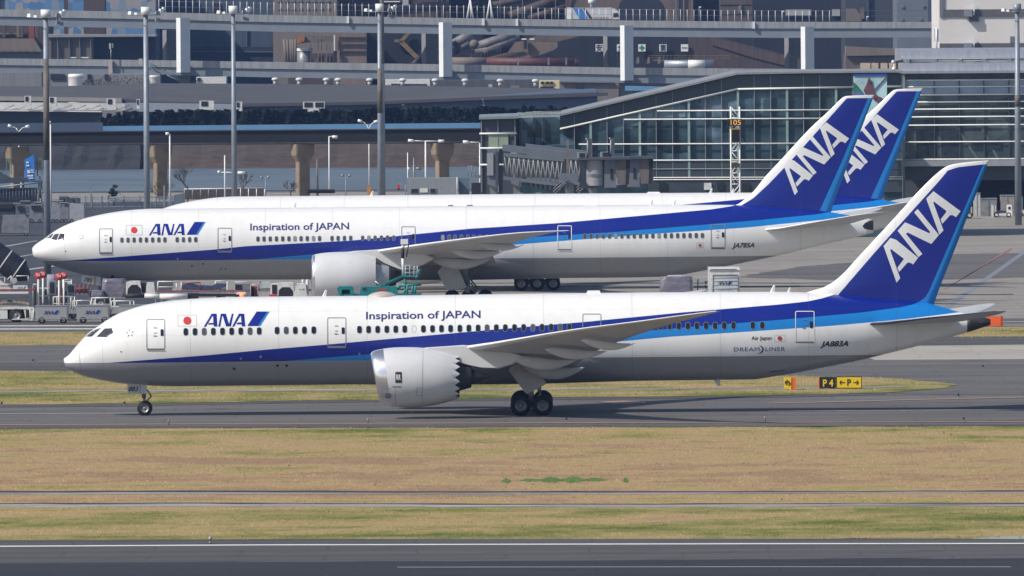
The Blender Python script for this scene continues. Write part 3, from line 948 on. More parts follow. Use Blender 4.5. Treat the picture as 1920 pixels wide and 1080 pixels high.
# ------------------------------------------------------------------ the longer jet parked behind it, and the one behind that
def z8(x, y): return (700 + x / 4.571, 370 + y / 4.571)
def gear_777(pl, root):
    x, _ = pl.lp(187.7, 566, 0)
    r = .545
    b = MB()
    b.bar((x, 0, r), (x, 0, 1.5), .12, 10).bar((x, 0, 1.4), (x, 0, 3.0), .18, 10).bar((x, -.45, r), (x, .45, r), .09, 8)
    b.path([(x + .15, 0, .9), (x + .5, 0, 1.3), (x + .15, 0, 1.8)], .06)
    ng = b.build('nose_gear', STEEL, root)
    for yy in (-.4, .4):
        wheel_mb((x, yy, r), r, .42).build('wheel', [TYRE, RIM, STEEL], ng)
    for sg in (-1, 1):
        q = [pl.lp(*p, sg * .6) for p in ((153,515),(189,519),(189,536),(152.5,530))]
        d = MB().prism([(p[0], sg * .6, p[1]) for p in q], (0, .05, 0)).build('gear_door', GSEWHITE, ng)
        if sg < 0:
            sf = lambda x, z: -.6
            pl.decal('lettering', INK, text_px('785', 157, 527.3, 174, 529, 7.2, shear=.3, bold=.015), d, surf=sf, lift=.015)
            pl.decal('door_edge', mat('door_edge_tan', (.45, .28, .08), .6), flat_mesh(loops=[[(176.5,518.5),(179.5,519),(179.5,534.5),(176.5,534)]]), d, surf=sf, lift=.012)
    for sg in (-1, 1):
        y = sg * 5.5
        x, _ = pl.lp(878, 560, -5.5)
        r = .67
        b = MB()
        b.bar((x - 1.5, y, r), (x + 1.5, y, r), .15, 10)
        for dx in (-1.47, 0, 1.47):
            b.bar((x + dx, y - .75, r), (x + dx, y + .75, r), .11, 8)
        b.bar((x, y, r), (x - .1, y, 2.4), .2, 12).bar((x - .1, y, 2.2), (x - .4, y, 5.0), .28, 12)
        b.bar((x + .1, y, 2.6), (x + 2.0, y, 4.6), .11).bar((x - .1, y, 2.4), (x - .2, y - sg * 2.4, 3.6), .11)
        b.path([(x + .3, y, 1.0), (x + .8, y, 1.5), (x + .2, y, 2.2)], .07)
        g = b.build('main_gear', STEEL, root)
        for dx in (-1.47, 0, 1.47):
            for dy in (-.7, .7):
                wheel_mb((x + dx, y + dy, r), r, .50).build('wheel', [TYRE, RIM, STEEL], g)
        q = [pl.lp(*z8(*p), -6.0) for p in ((550,640),(590,590),(720,590),(800,770),(775,785),(640,800),(620,785))]
        MB().prism([(p[0], sg * 6.0, p[1]) for p in q], (0, .07, 0)).build('gear_door', DOORGREY, g)
E777 = dict(cx=645, cy=518.5, s=21.45, lean=.0, lip=591, duct=-.15,
    prof=[(584.5,36),(586,39.5),(591,42),(605,44.5),(625,46),(650,46.4),(675,44.5),(690,41.5),(705,37)],
    core=[(680,30),(704,27),(720,22.5),(730,20)], plug=[(730,19),(742,18),(744,12),(758,6),(766,.1)], coremat=PALEMETAL,
    badge=None)
def engine_777(pl, root, sg):
    nacelle(pl, root, sg, E777, 9.6)
    pylon(pl, root, sg, 9.6, [(640,474),(665,470.5),(700,468.5),(730,466),(790,471),(815,484),(800,493),(775,505),(752,506),(735,500),(718,492),(705,484),(680,476)], .42)
W777 = wins(0, (823,864,905,948,988,1030,1072,1113,1196,1238,1280,1321), 3.6, 451.5, -.006)
W777 += wins(460, (85,126,168,210,252,294,335,376,418,460,501,585,626,669,711,792,834,876,918,960,1002), 3.6, 448.3, -.0075)
W777 += wins(460, (1333,1376,1416,1459,1502,1543,1584,1628), 3.6, 447.5, -.006)
W777 += wins(880, [730 + 39.2 * k for k in range(20)], 3.375, 444.2, -.006)
W777_B = {(3, 0), (7, 0)}
Y2 = 1188.0
n2 = P(60.5, 473, Y2)
aff = affine([(1681,530),(1801,396),(1669.6,446)], [(1490,366),(1592,259.7),(1480.5,298.6)])
spec777 = dict(key='long_jet', yaw=0.0, org=Vector((n2.x, Y2, 0)),
    label='longer white and blue airliner with 785 on its nose gear door',
    top=[(63,462),(72,454.4),(83,447.5),(90,442),(97.5,436.6),(115.5,425.7),(134.8,417.3),(156.4,410),(180.5,404),(216.6,397.3),(252.7,393),(290,391.3),(400,390.6),(550,389.4),(880,386.3),(1146.7,384.4),(1354,384),(1420,385.5),(1500,391),(1556.7,397.5),(1590.7,403.5),(1637.7,411.5)],
    bot=[(60.4,472.7),(62.6,480),(72,487),(83,492),(101,498.5),(125,506.5),(156.4,515),(180.5,519.5),(209.4,523),(237,525.2),(289,526.3),(400,525),(586.6,524.3),(900,523),(1058,521.5),(1150,520.8),(1247,519),(1324,506.5),(1400,491.5),(1456,480),(1542,459),(1600,446),(1638,436)],
    width=[(0,0),(.12,.5),(.4,.92),(1,1.42),(2,1.95),(3.5,2.42),(5,2.72),(7,2.97),(9.5,3.09),(11,3.1),(50,3.1),(55,2.85),(60,2.3),(65,1.55),(70,.75),(73,.3),(74.2,.10)],
    dark_top=[(60,490),(120,489),(400,468),(460,461.7),(660,451),(880,429),(1046,418.4),(1333,392.6),(1375,386),(1395,378),(1420,365)],
    light_top=[(60,490.3),(300,489.2),(470,487),(585,477),(700,468),(998.5,444.4),(1146.7,435.6),(1400,414.8),(1535.6,401.5),(1570,394)],
    light_low=[(60,490.5),(470,487.5),(640,485.5),(760,476),(978,457.8),(1206,440),(1400,426.7),(1594,407),(1650,400)],
    grey=[(60,490),(79.5,489.2),(400,487.9),(460,486.9),(921.5,484.4),(1400,480),(1640,478)],
    fin_le=[(1358,430),(1365,388),(1380,384.5),(1392,377),(1408,364),(1435,331),(1464,300),(1520.6,239),(1560,202.5),(1577,185.5),(1581,182.3),(1586,180.3),(1594,179.4),(1638.5,178)],
    fin_te=[(1639.5,177.5),(1637,184),(1597,290),(1557.6,399),(1549,430)],
    fin_edge=[(1370,396),(1391,384.5),(1413,371),(1441,345),(1484,300),(1585,187),(1589,183)], fin_cap=[(1580,186),(1590,184),(1627,183.8),(1645,183.5)],
    fin_tip=[(1627.5,184),(1579.7,300),(1535.6,397.5),(1530,405)], fin_map=aff,
    logo=(279, 416, 385.8, 441.4), title=('Inspiration of JAPAN', 469.2, 431.7, 654.4, 429.8, 12.3), reg=('JA785A', 1372.4, 464.5, 1414.5, 463.6, 8.2),
    flags=[(236.3,422,266.7,440.6,6.0),(1306,455,1319,465,2.8)], star=(152.5,444,5.6),
    doors=[(185.8,428.3,211.6,474),(408,427,435,471.4),(752.5,424.3,779,466,),(1045,422.6,1072,467,dict(pale=True)),(1332.7,420.3,1360,464.8)],
    windows=W777, winsize=(5.2,8.8),
    cockpit=[[(86,446.6),(92.5,439.7),(101,438),(95,446.5)],[(96,447.8),(102.5,438.6),(111,437.8),(106,450.6)],[(107.5,449.8),(112.5,438),(120.5,438.6),(120,450)]],
    dots=[(123,471,1.2,INK),(333,485.4,2.0,SEAM),(360,498.5,1.6,INK),(381,494.6,1.6,INK),(414,504.2,1.4,INK),(423,504.2,1.4,INK),(211,519,3.2,INK)],
    wing=[(-3.1,622,486,936,500,.125),(-9.7,705,471.5,924,478.5,.115),(-16,795,458,945,464,.105),(-22,882,446.5,980,450,.10),(-28.5,975,436.5,1026,438.5,.09),(-31.2,1028,433.6,1050,434.3,.08),(-32.2,1066,432.4,1070,432.6,.07)],
    fairings=[(-8.0,810,488,923,484,.55,.55),(-13.5,845,470,945,470,.46,.45),(-19.0,895,456,982,459,.38,.35)],
    stab=[(-1.5,1433,431,1594,419,.10),(-6,1540,414,1632,408.5,.09),(-9.8,1630,400,1664,399.5,.08),(-10.7,1655,397.6,1669,397.2,.07)], stabmat=WINGGREY,
    belly=(640,1040,478,524,.03), engine=engine_777, gear=gear_777,
    antennas=[(551,389.5,.42,.3,0),(1220,384.5,.42,.3,0),(1263,384.5,.40,.28,0)])
pl2, jet2 = airliner(spec777)
pl2.decal('tail_exhaust', DARK, flat_mesh(loops=[[(1617,424),(1622,418),(1630,414.3),(1637.5,412.6),(1637.5,431.5),(1627,430.5),(1620,428)]]), jet2, cut=(.3, .15))
for px, w in ((845, 12), (881, 14), (1108, 30)):
    xx = pl2.lp(px, 386)[0]
    MB().box((xx, 0, float(pl2.top(xx)) + .03), (w / 21.3, .35, .16), taper=.7).build('antenna_base', GREYINK if px < 1000 else WHITE, jet2)
def keep3(ch):
    n = ch.name.split('.')[0]
    return n in ('fuselage', 'fin', 'wing', 'stabilizer', 'main_gear', 'antenna', 'engine', 'pylon', 'belly_fairing', 'tail_exhaust', 'logo', 'leading_edge', 'wheel', 'gear_door', 'antenna_base')
Y3 = 1250.0
tipx = pl2.lp(1638, 180)[0]
jet3 = copy_tree(jet2, None, keep3)
jet3.location = Vector((P(1729, 168, Y3).x - tipx, Y3, 0))
jet3['label'] = 'white and blue airliner farthest back, mostly hidden behind the longer one'
del_ = [o for o in kids_of(jet3) if o.name.split('.')[0] in ('inlet_lip', 'fan')]
for o in del_:
    bpy.data.objects.remove(o)
for j in (jet2, jet3):
    j['group'] = 'long airliners parked side by side'
# ------------------------------------------------------------------ ground, pavements, water
def ragged(pts, amp, step=2.2):
    rng = random.Random(len(pts) * 7 + int(pts[0].y)); out = []
    for i, p in enumerate(pts):
        q = pts[(i + 1) % len(pts)]; d = (q - p).length
        n = min(160, max(1, int(d / step)))
        edge = abs(p.x) > 45 and abs(q.x) > 45 and p.x * q.x > 0
        if edge: n = 1
        for k in range(n):
            w = p.lerp(q, k / n)
            if k: w = w + Vector((rng.uniform(-.4, .4), rng.gauss(0, amp) + amp * .6 * math.sin(w.x * .31 + i) * math.sin(w.x * .083), 0))
            out.append(w)
    return out
def ground_sheet(name, m, pts, z, kind='structure', thick=None):
    if name.startswith(('grass', 'drain', 'path', 'taxiway_patch', 'apron_stain', 'runway_rubber')):
        pts = ragged([Vector(p) for p in pts], {'drain': .16, 'path': .3, 'drain_edge': .3}.get(name, .55))
    me = bpy.data.meshes.new(name)
    bm = bmesh.new()
    vs = [bm.verts.new((p[0], p[1], z)) for p in pts]
    f = bm.faces.new(vs)
    if f.normal.z < 0: f.normal_flip()
    bm.normal_update()
    bmesh.ops.triangulate(bm, faces=bm.faces)
    for f in bm.faces:
        f.normal_update()
        if f.normal.z < 0: f.normal_flip()
    bm.to_mesh(me); bm.free()
    me.materials.append(m)
    ob = bpy.data.objects.new(name, me)
    COL.objects.link(ob)
    return tag(ob, kind=kind)
def gp(pts):
    return [G(*p) for p in pts]

def asphalt(name, base, tint=1.0, streak=(0.012, 0.30, 1), marks=0.35):
    m, nt, b = new_mat(name)
    v = coords(nt)
    big = noise(nt, mapping(nt, v, streak), 1.0, 6, 0.62)
    fine = noise(nt, mapping(nt, v, (1.0, 0.8, 1)), 2.2, 4, 0.7)
    pat = noise(nt, mapping(nt, v, (0.03, 0.06, 1), (11, 5, 0)), 1.0, 3, 0.5)
    k = mth(nt, 'ADD', mth(nt, 'MULTIPLY', big, 0.55), mth(nt, 'ADD', mth(nt, 'MULTIPLY', fine, 0.2), mth(nt, 'MULTIPLY', pat, 0.25)))
    lo = tuple(c * (1 - marks) for c in base); hi = tuple(c * (1 + marks) for c in base)
    c = ramp(nt, k, [(0.32, lo), (0.5, base), (0.68, hi)])
    # sealed cracks and slab joints, oil spots
    bk = nt.nodes.new('ShaderNodeTexBrick'); bk.inputs['Scale'].default_value = 1.0
    bk.inputs['Brick Width'].default_value = 9.0; bk.inputs['Row Height'].default_value = 6.0; bk.inputs['Mortar Size'].default_value = .10; bk.inputs['Mortar Smooth'].default_value = .6
    bk.inputs['Color1'].default_value = (1, 1, 1, 1); bk.inputs['Color2'].default_value = (.88, .88, .88, 1); bk.inputs['Mortar'].default_value = (.62, .62, .62, 1)
    wob = nt.nodes.new('ShaderNodeVectorMath'); wob.operation = 'ADD'
    wn = nt.nodes.new('ShaderNodeTexNoise'); wn.inputs['Scale'].default_value = .12; nt.links.new(v, wn.inputs['Vector'])
    nt.links.new(v, wob.inputs[0]); nt.links.new(wn.outputs['Color'], wob.inputs[1]); nt.links.new(wob.outputs[0], bk.inputs['Vector'])
    c = mix(nt, .55, c, bk.outputs['Color'], 'MULTIPLY')
    st = noise(nt, mapping(nt, v, (.22, .5, 1), (31, 2, 0)), 1.0, 2, .5)
    c = mix(nt, 1.0, c, ramp(nt, st, [(.30, (.68, .68, .68)), (.40, (1, 1, 1))]), 'MULTIPLY')
    nt.links.new(c, b.inputs['Base Color'])
    b.inputs['Roughness'].default_value = 0.9
    b.inputs['Specular IOR Level'].default_value = 0.25
    return m
ASPH = asphalt('asphalt', (0.124, 0.119, 0.118), marks=.5)
ASPH_DK = asphalt('dark_asphalt', (0.088, 0.085, 0.087))
ASPH_BLUE = asphalt('bluish_asphalt', (0.058, 0.062, 0.074), marks=.3)  # darker, bluish surface of the left stand
RUNWAY = asphalt('runway_asphalt', (0.086, 0.084, 0.086), marks=.36)
RUBBER = asphalt('rubbered_runway', (0.031, 0.034, 0.042), marks=.34)
APRON = asphalt('apron_concrete', (0.270, 0.252, 0.228), streak=(0.02, 0.12, 1), marks=.28)
PALECONC = asphalt('pale_concrete', (0.365, 0.340, 0.300), streak=(0.02, 0.12, 1), marks=.16)
DRAIN = asphalt('drain_concrete', (0.27, 0.265, 0.265), streak=(0.10, 0.5, 1), marks=.8)
def line_mat(name, col, worn=0.3):
    m, nt, b = new_mat(name)
    f = noise(nt, mapping(nt, coords(nt), (0.5, 1.5, 1)), 1.5, 5, 0.7)
    c = ramp(nt, f, [(0.25, tuple(x * (1 - worn) for x in col)), (0.6, col)])
    nt.links.new(c, b.inputs['Base Color'])
    b.inputs['Roughness'].default_value = 0.8
    return m
LINEWHITE = line_mat('white_marking', (0.72, 0.72, 0.70))
LINEFAINT = line_mat('faded_marking', (0.36, 0.355, 0.345))
LINEPINK = line_mat('faded_orange_marking', (0.38, 0.24, 0.18))
LINERED = line_mat('red_marking', (0.36, 0.13, 0.13))
LINEBLUE = line_mat('blue_grey_marking', (0.20, 0.22, 0.27))

def grass_nodes(nt, tuft=False):
    geo = nt.nodes.new('ShaderNodeNewGeometry')
    v = geo.outputs['Position']
    sp = nt.nodes.new('ShaderNodeSeparateXYZ'); nt.links.new(v, sp.inputs[0])
    # long patches running along the strips
    a = noise(nt, mapping(nt, v, (0.030, 0.060, 0.0)), 1.0, 6, 0.66)
    c = noise(nt, mapping(nt, v, (0.16, 0.10, 0.0), (40, 7, 0)), 1.0, 5, 0.68)
    d = noise(nt, mapping(nt, v, (2.6, 1.2, 0.0), (3, 9, 0)), 1.0, 4, 0.75)
    # straw in the middle of the wide field, greener beside pavements and drains
    yy = mth(nt, 'ADD', sp.outputs[1], mth(nt, 'MULTIPLY', sp.outputs[0], 0.114))
    band = ramp(nt, mth(nt, 'DIVIDE', mth(nt, 'SUBTRACT', yy, 690.0), 500.0, True),
                [(0.00, (.40, .40, .40)), (0.05, (.62, .62, .62)), (0.10, (.55, .55, .55)), (0.118, (.30, .30, .30)), (0.15, (.12, .12, .12)), (0.26, (.22, .22, .22)), (0.33, (.52, .52, .52)), (0.40, (.62, .62, .62)), (0.46, (.66, .66, .66)), (0.9, (.42, .42, .42))])
    g = mth(nt, 'ADD', mth(nt, 'MULTIPLY', a, 1.25), mth(nt, 'MULTIPLY', c, 1.3))
    g = mth(nt, 'ADD', g, mth(nt, 'MULTIPLY', mth(nt, 'SUBTRACT', band, 0.42), 0.72))
    g = mth(nt, 'ADD', g, mth(nt, 'MULTIPLY', mth(nt, 'SUBTRACT', d, 0.5), 0.62))
    col = ramp(nt, g, [(0.60, (.300, .203, .120)), (0.76, (.390, .272, .150)), (0.88, (.352, .270, .126)), (1.00, (.275, .235, .092)), (1.12, (.180, .180, .052)), (1.26, (.090, .125, .028))])
    # ramp positions must stay within 0..1
    return v, col, g, d
def grass_mat(name, tuft=False):
    m, nt, b = new_mat(name)
    v, col, g, d = grass_nodes(nt, tuft)
    rmp = col.node
    # rescale the driving value so that the whole ramp is used
    for l in list(rmp.inputs[0].links): nt.links.remove(l)
    nt.links.new(mth(nt, 'DIVIDE', mth(nt, 'SUBTRACT', g, 0.92), 0.85, True), rmp.inputs[0])
    for e, p in zip(rmp.color_ramp.elements, (0.10, 0.26, 0.42, 0.56, 0.72, 0.92)):
        e.position = p
    if tuft:
        geo = nt.nodes.new('ShaderNodeNewGeometry')
        k = ramp(nt, geo.outputs['Random Per Island'], [(0.0, (.72, .74, .62)), (0.3, (.95, .95, .92)), (1.0, (1.42, 1.38, 1.28))])
    else:
        f2 = noise(nt, mapping(nt, v, (5.0, 1.8, 0.0)), 1.0, 3, 0.8)
        k = ramp(nt, f2, [(0.3, (.72, .72, .70)), (0.7, (1.18, 1.18, 1.18))])
    col = mix(nt, 1.0, col, k, 'MULTIPLY')
    nt.links.new(col, b.inputs['Base Color'])
    if tuft:
        cn = nt.nodes.new('ShaderNodeCombineXYZ'); cn.inputs[1].default_value = -.15; cn.inputs[2].default_value = 1.0
        nt.links.new(cn.outputs[0], b.inputs['Normal'])
    b.inputs['Roughness'].default_value = 0.95
    b.inputs['Specular IOR Level'].default_value = 0.1
    return m
GRASS = grass_mat('field_grass')
TUFT = grass_mat('grass_tufts', True)

L, Rr = -700, 2620
ground_sheet('ground', asphalt('open_ground', (0.12, 0.118, 0.115), marks=.2), [(-2000, -300), (2000, -300), (2000, 4100), (-2000, 4100)], -0.06)
# apron: concrete, with the darker stand on the left
ground_sheet('apron', APRON, gp([(L, 640), (Rr, 630), (Rr, 352), (L, 366)]), 0.0)
ground_sheet('apron_road', ASPH_BLUE, gp([(L, 604), (240, 600), (320, 560), (330, 500), (330, 378), (L, 380)]), 0.012)
ground_sheet('service_road', ASPH, gp([(L, 628), (Rr, 613), (Rr, 595), (L, 605.5)]), 0.012)
for y0, y1 in ((610.3, 611.6), (616.1, 617.6)):
    ground_sheet('road_marking', LINEWHITE, gp([(L, y1 + 2.2), (500, y1 - .6), (500, y0 - .6), (L, y0 + 2.2)]), 0.024)
ground_sheet('road_marking', LINEFAINT, gp([(1760, 604.7), (Rr, 600.5), (Rr, 599.5), (1760, 603.6)]), 0.024)
ground_sheet('road_marking', LINEFAINT, gp([(1760, 611.2), (Rr, 607), (Rr, 606), (1760, 610)]), 0.024)
# diagonal paint on the right of the apron
ground_sheet('apron_marking', LINEBLUE, gp([(1745, 592), (1768, 585), (1935, 466), (1925, 466)]), 0.012)
ground_sheet('apron_marking', LINERED, gp([(1768, 545), (1786, 532), (1900, 466), (1893, 466)]), 0.012)
ground_sheet('apron_marking', LINEFAINT, gp([(0, 463), (70, 451), (70, 452.2), (0, 465.2)]), 0.024)
ground_sheet('apron_marking', LINEFAINT, gp([(20, 483.6), (66, 476), (66, 477.3), (20, 485.3)]), 0.024)
ground_sheet('apron_marking', LINEFAINT, gp([(40, 506), (110, 497), (110, 499), (40, 509)]), 0.024)
for (x0, x1, y) in ((1480, 1900, 552.5), (800, 1700, 531), (840, 1500, 537)):
    ground_sheet('apron_stain', ASPH_DK, gp([(x0, y + 1.2), (x1, y + .4), (x1, y - 1.4), (x0, y - .8)]), 0.012)
ground_sheet('apron_stain', ASPH, gp([(1380, 520), (1640, 528), (2300, 510), (2300, 470), (1800, 476), (1500, 500)]), 0.006)
# far taxiway and its islands of grass
ground_sheet('grass_verge', GRASS, gp([(L, 652), (500, 645), (Rr, 629), (Rr, 609), (1790, 614), (500, 621.5), (L, 627)]), 0.02)
ground_sheet('taxiway', ASPH, gp([(L, 704), (500, 699.5), (1440, 707), (1700, 740), (Rr, 745), (Rr, 626), (1780, 632), (1600, 640), (500, 645), (L, 653)]), 0.034)
ground_sheet('taxiway_shoulder', ASPH_DK, gp([(L, 686), (500, 678), (500, 699), (L, 705)]), 0.046)
ground_sheet('taxiway_shoulder', ASPH_DK, gp([(1560, 650), (Rr, 637), (Rr, 627), (1700, 634)]), 0.046)
ground_sheet('taxiway_slab', PALECONC, gp([(1600, 663), (1640, 676), (Rr, 671), (Rr, 640), (1660, 650)]), 0.046)
# the taxiway the front jet is on
ground_sheet('taxiway', ASPH, gp([(L, 808), (500, 803), (1920, 799.5), (Rr, 798), (Rr, 690), (1700, 690), (1440, 740), (500, 752), (L, 768)]), 0.022)
ground_sheet('grass_island', GRASS, gp([(L, 766.5), (0, 760), (250, 758.5), (500, 753.5), (1040, 746), (1460, 742.5), (1540, 740.3), (1665, 737.4), (1752, 731), (1798, 722.5), (1770, 719), (1690, 712), (1615, 707.5), (1440, 706), (500, 698), (0, 696.5), (L, 701)]), 0.058)
ground_sheet('path', DRAIN, gp([(L, 742.5), (0, 737.6), (500, 735), (1040, 732.8), (1440, 731.4), (1610, 730.2), (1700, 727.2), (1700, 724.8), (1610, 727.4), (1440, 728.4), (1040, 730), (500, 732.2), (0, 734.6), (L, 739)]), 0.07)
ground_sheet('taxiway_shoulder', ASPH_DK, gp([(L, 808), (500, 803), (1920, 799.5), (Rr, 797.5), (Rr, 794), (1920, 796), (500, 799), (L, 803.5)]), 0.034)
ground_sheet('taxiway_shoulder', ASPH_DK, gp([(L, 771.5), (0, 764.5), (250, 762.5), (500, 757.5), (1040, 750), (1460, 746.5), (1660, 741), (1660, 736), (1460, 741.5), (1040, 745), (500, 752.5), (250, 757.5), (0, 759), (L, 765.5)]), 0.04)
ground_sheet('taxiway_marking', LINEPINK, gp([(L, 801.5), (500, 796.2), (Rr, 790.4), (Rr, 789.4), (500, 795), (L, 800.2)]), 0.05)
ground_sheet('taxiway_marking', LINEFAINT, gp([(L, 781), (260, 776.4), (260, 775.4), (L, 780)]), 0.05)
ground_sheet('taxiway_marking', LINEFAINT, gp([(1440, 772.2), (Rr, 767.2), (Rr, 766.2), (1440, 771.2)]), 0.05)
ground_sheet('taxiway_marking', LINEPINK, gp([(1440, 757.8), (1527, 756.2), (1690, 751.8), (1920, 746.4), (Rr, 729), (Rr, 728), (1920, 745.2), (1690, 750.4), (1527, 754.9), (1440, 756.7)]), 0.05)
ground_sheet('taxiway_patch', LINEPINK, gp([(1125, 754.5), (1165, 752.6), (1210, 753.6), (1212, 757.2), (1150, 759)]), 0.05)
# the wide field of grass in front, with its two drains
ground_sheet('grass_field', GRASS, gp([(L, 1018), (500, 1012), (1920, 1011), (Rr, 1011), (Rr, 798), (1920, 799.7), (500, 803), (L, 807.5)]), 0.02)
ground_sheet('drain', DRAIN, gp([(L, 931), (300, 927.3), (1000, 928), (1920, 925), (Rr, 924), (Rr, 919.5), (1920, 921), (1000, 924), (300, 922.6), (L, 926)]), 0.03)
ground_sheet('drain', DRAIN, gp([(L, 955), (300, 950.5), (1000, 951.5), (1920, 951), (Rr, 949.5), (Rr, 943.5), (1920, 945.5), (1000, 946.5), (300, 944.5), (L, 949)]), 0.03)
DITCH = mat('dark_soil', (0.035, 0.03, 0.022), .95, var=.4, scale=.6)  # dark strip along the far edge of each drain
ground_sheet('drain_edge', DITCH, gp([(L, 927), (300, 923.8), (900, 924.6), (1500, 923.6), (Rr, 920.6), (Rr, 918.8), (1500, 921.8), (900, 922.3), (300, 920.8), (L, 924.4)]), 0.04)
ground_sheet('drain_edge', DITCH, gp([(L, 949.6), (300, 945.2), (1000, 947.2), (Rr, 944.2), (Rr, 943.2), (1000, 946), (300, 943.8), (L, 948.2)]), 0.04)
# runway
ground_sheet('runway', RUNWAY, gp([(-300, 1500), (2300, 1500), (Rr, 1010), (1920, 1010.5), (500, 1012), (L, 1017.5)]), 0.034)
ground_sheet('runway_edge_line', LINEWHITE, gp([(L, 1030.6), (500, 1024.1), (1400, 1022), (Rr, 1020.6), (Rr, 1018.8), (1400, 1020.1), (500, 1022.2), (L, 1028.6)]), 0.046)
ground_sheet('runway_rubber', RUBBER, gp([(-300, 1500), (2300, 1500), (Rr, 1047), (1400, 1050), (500, 1055), (L, 1063)]), 0.046)
ground_sheet('runway_line', LINEFAINT, gp([(745, 1066), (1400, 1065.2), (1895, 1065.4), (1895, 1064.5), (1400, 1064.2), (745, 1065.1)]), 0.058)

ground_sheet('puddle', mat('puddle_water', (.20, .22, .25), .08, var=.1), ragged(gp([(1815, 1012.2), (1845, 1009.6), (1880, 1007.6), (1930, 1007.2), (2010, 1009), (2010, 1012), (1900, 1012.6)]), .2), 0.05)
# blades standing in the grass: one mass nobody could count
def tufts(name, quads, per_m2, h0, h1, z, seed):
    rng = np.random.default_rng(seed)
    V = []; 
    for quad in quads:
        q = [G(*p) for p in quad]
        A = abs((q[1].x - q[0].x) + (q[2].x - q[3].x)) * .5 * abs((q[3].y - q[0].y) + (q[2].y - q[1].y)) * .5
        n = int(A * per_m2)
        u = rng.random((n, 1)); w = rng.random((n, 1))
        c = [np.array(p)[None, :2] for p in q]
        p = (c[0] * (1 - u) + c[1] * u) * (1 - w) + (c[3] * (1 - u) + c[2] * u) * w
        h = h0 + (h1 - h0) * rng.random(n) ** 2
        wd = h * (0.5 + rng.random(n) * 0.9)
        an = rng.uniform(-.75, .3, n)
        dx = np.cos(an) * wd * .5; dy = np.sin(an) * wd * .5
        ln = rng.normal(0, .35, n) * h
        zz = np.full(n, z)
        a = np.stack([p[:, 0] - dx, p[:, 1] - dy, zz], 1); b_ = np.stack([p[:, 0] + dx, p[:, 1] + dy, zz], 1)
        t = np.stack([p[:, 0] + ln, p[:, 1] + .45 * h, zz + h], 1)
        V.append(np.stack([a, b_, t], 1).reshape(-1, 3))
    V = np.concatenate(V); n = len(V) // 3
    me = bpy.data.meshes.new(name)
    me.vertices.add(len(V)); me.vertices.foreach_set('co', V.astype(np.float32).ravel())
    me.loops.add(len(V)); me.loops.foreach_set('vertex_index', np.arange(len(V), dtype=np.int32))
    me.polygons.add(n); me.polygons.foreach_set('loop_start', np.arange(0, len(V), 3, dtype=np.int32))
    me.update(); me.validate()
    me.materials.append(TUFT)
    ob = bpy.data.objects.new(name, me); COL.objects.link(ob)
    return tag(ob, 'short dry and green grass growing on the airfield', 'grass', kind='stuff')
FX0, FX1 = -90, 2010
tufts('grass', [[(FX0, 1012.5), (FX1, 1011.2), (FX1, 952), (FX0, 952.5)], [(FX0, 944), (FX1, 944), (FX1, 926.2), (FX0, 929)], [(FX0, 921.5), (FX1, 920), (FX1, 800), (FX0, 805.2)]], 3.4, .04, .12, .02, 1)
tufts('grass', [[(FX0, 761), (700, 751), (700, 735), (FX0, 738.6)], [(700, 751), (1600, 739), (1600, 731), (700, 735)], [(FX0, 734), (700, 731), (700, 699), (FX0, 698)], [(700, 731), (1600, 727.5), (1600, 707.5), (700, 700)], [(1600, 739), (1700, 733), (1700, 729), (1600, 731)], [(1600, 727), (1755, 722), (1690, 713), (1600, 708)]], 2.6, .05, .15, .058, 2)
tufts('grass', [[(FX0, 649), (240, 646.5), (240, 623.5), (FX0, 625)], [(1640, 637), (FX1, 632.5), (FX1, 613.5), (1640, 616)]], 1.8, .05, .16, .02, 3)
# the one lush clump in the straw field
# ------------------------------------------------------------------ terminal, bridges, masts
ORD = ['leftmost', 'second', 'third', 'fourth', 'fifth', 'sixth', 'seventh', 'eighth', 'ninth', 'tenth', 'eleventh', 'twelfth', 'thirteenth', 'fourteenth', 'fifteenth', 'sixteenth']
def nth(i, n=None):
    return 'rightmost' if n is not None and i == n - 1 else (ORD[i] + (' from the left' if i else ''))
def pbox(b, x0, y0, x1, y1, Y, depth, mi=0, rz=0.0):
    c = P((x0 + x1) / 2, (y0 + y1) / 2, Y)
    k = Y / FPX
    b.box((c.x, Y + depth / 2, c.z), ((x1 - x0) * k, depth, (y1 - y0) * k), rz, mi)
    return b
def pprism(b, pts, Y, depth, mi=0):
    b.prism([P(x, y, Y) for x, y in pts], (0, depth, 0), mi)
    return b
def pbar(b, p, q, Y, r, n=6, mi=0, Y2=None):
    b.bar(P(p[0], p[1], Y), P(q[0], q[1], Y2 or Y), r, n, mi=mi)
    return b
def zat(px, py, Y):
    return P(px, py, Y).z

def glass_mat(name, stops, sx=0.12, sz=0.25, rough=0.12):
    m, nt, b = new_mat(name)
    v = coords(nt)
    f = noise(nt, mapping(nt, v, (sx, 1, sz)), 1.0, 4, 0.6)
    g = noise(nt, mapping(nt, v, (sx * 5, 1, sz * .5), (4, 0, 9)), 1.0, 3, 0.7)
    vo = nt.nodes.new('ShaderNodeTexVoronoi'); vo.distance = 'CHEBYCHEV'
    vo.inputs['Scale'].default_value = 0.45
    nt.links.new(mapping(nt, v, (.6, 0, 1.0)), vo.inputs['Vector'])
    sp = nt.nodes.new('ShaderNodeSeparateXYZ'); nt.links.new(vo.outputs['Color'], sp.inputs[0])
    k = mth(nt, 'ADD', mth(nt, 'MULTIPLY', f, .55), mth(nt, 'ADD', mth(nt, 'MULTIPLY', g, .22), mth(nt, 'MULTIPLY', sp.outputs[0], .23)))
    nt.links.new(ramp(nt, k, stops), b.inputs['Base Color'])
    b.inputs['Roughness'].default_value = rough
    return m
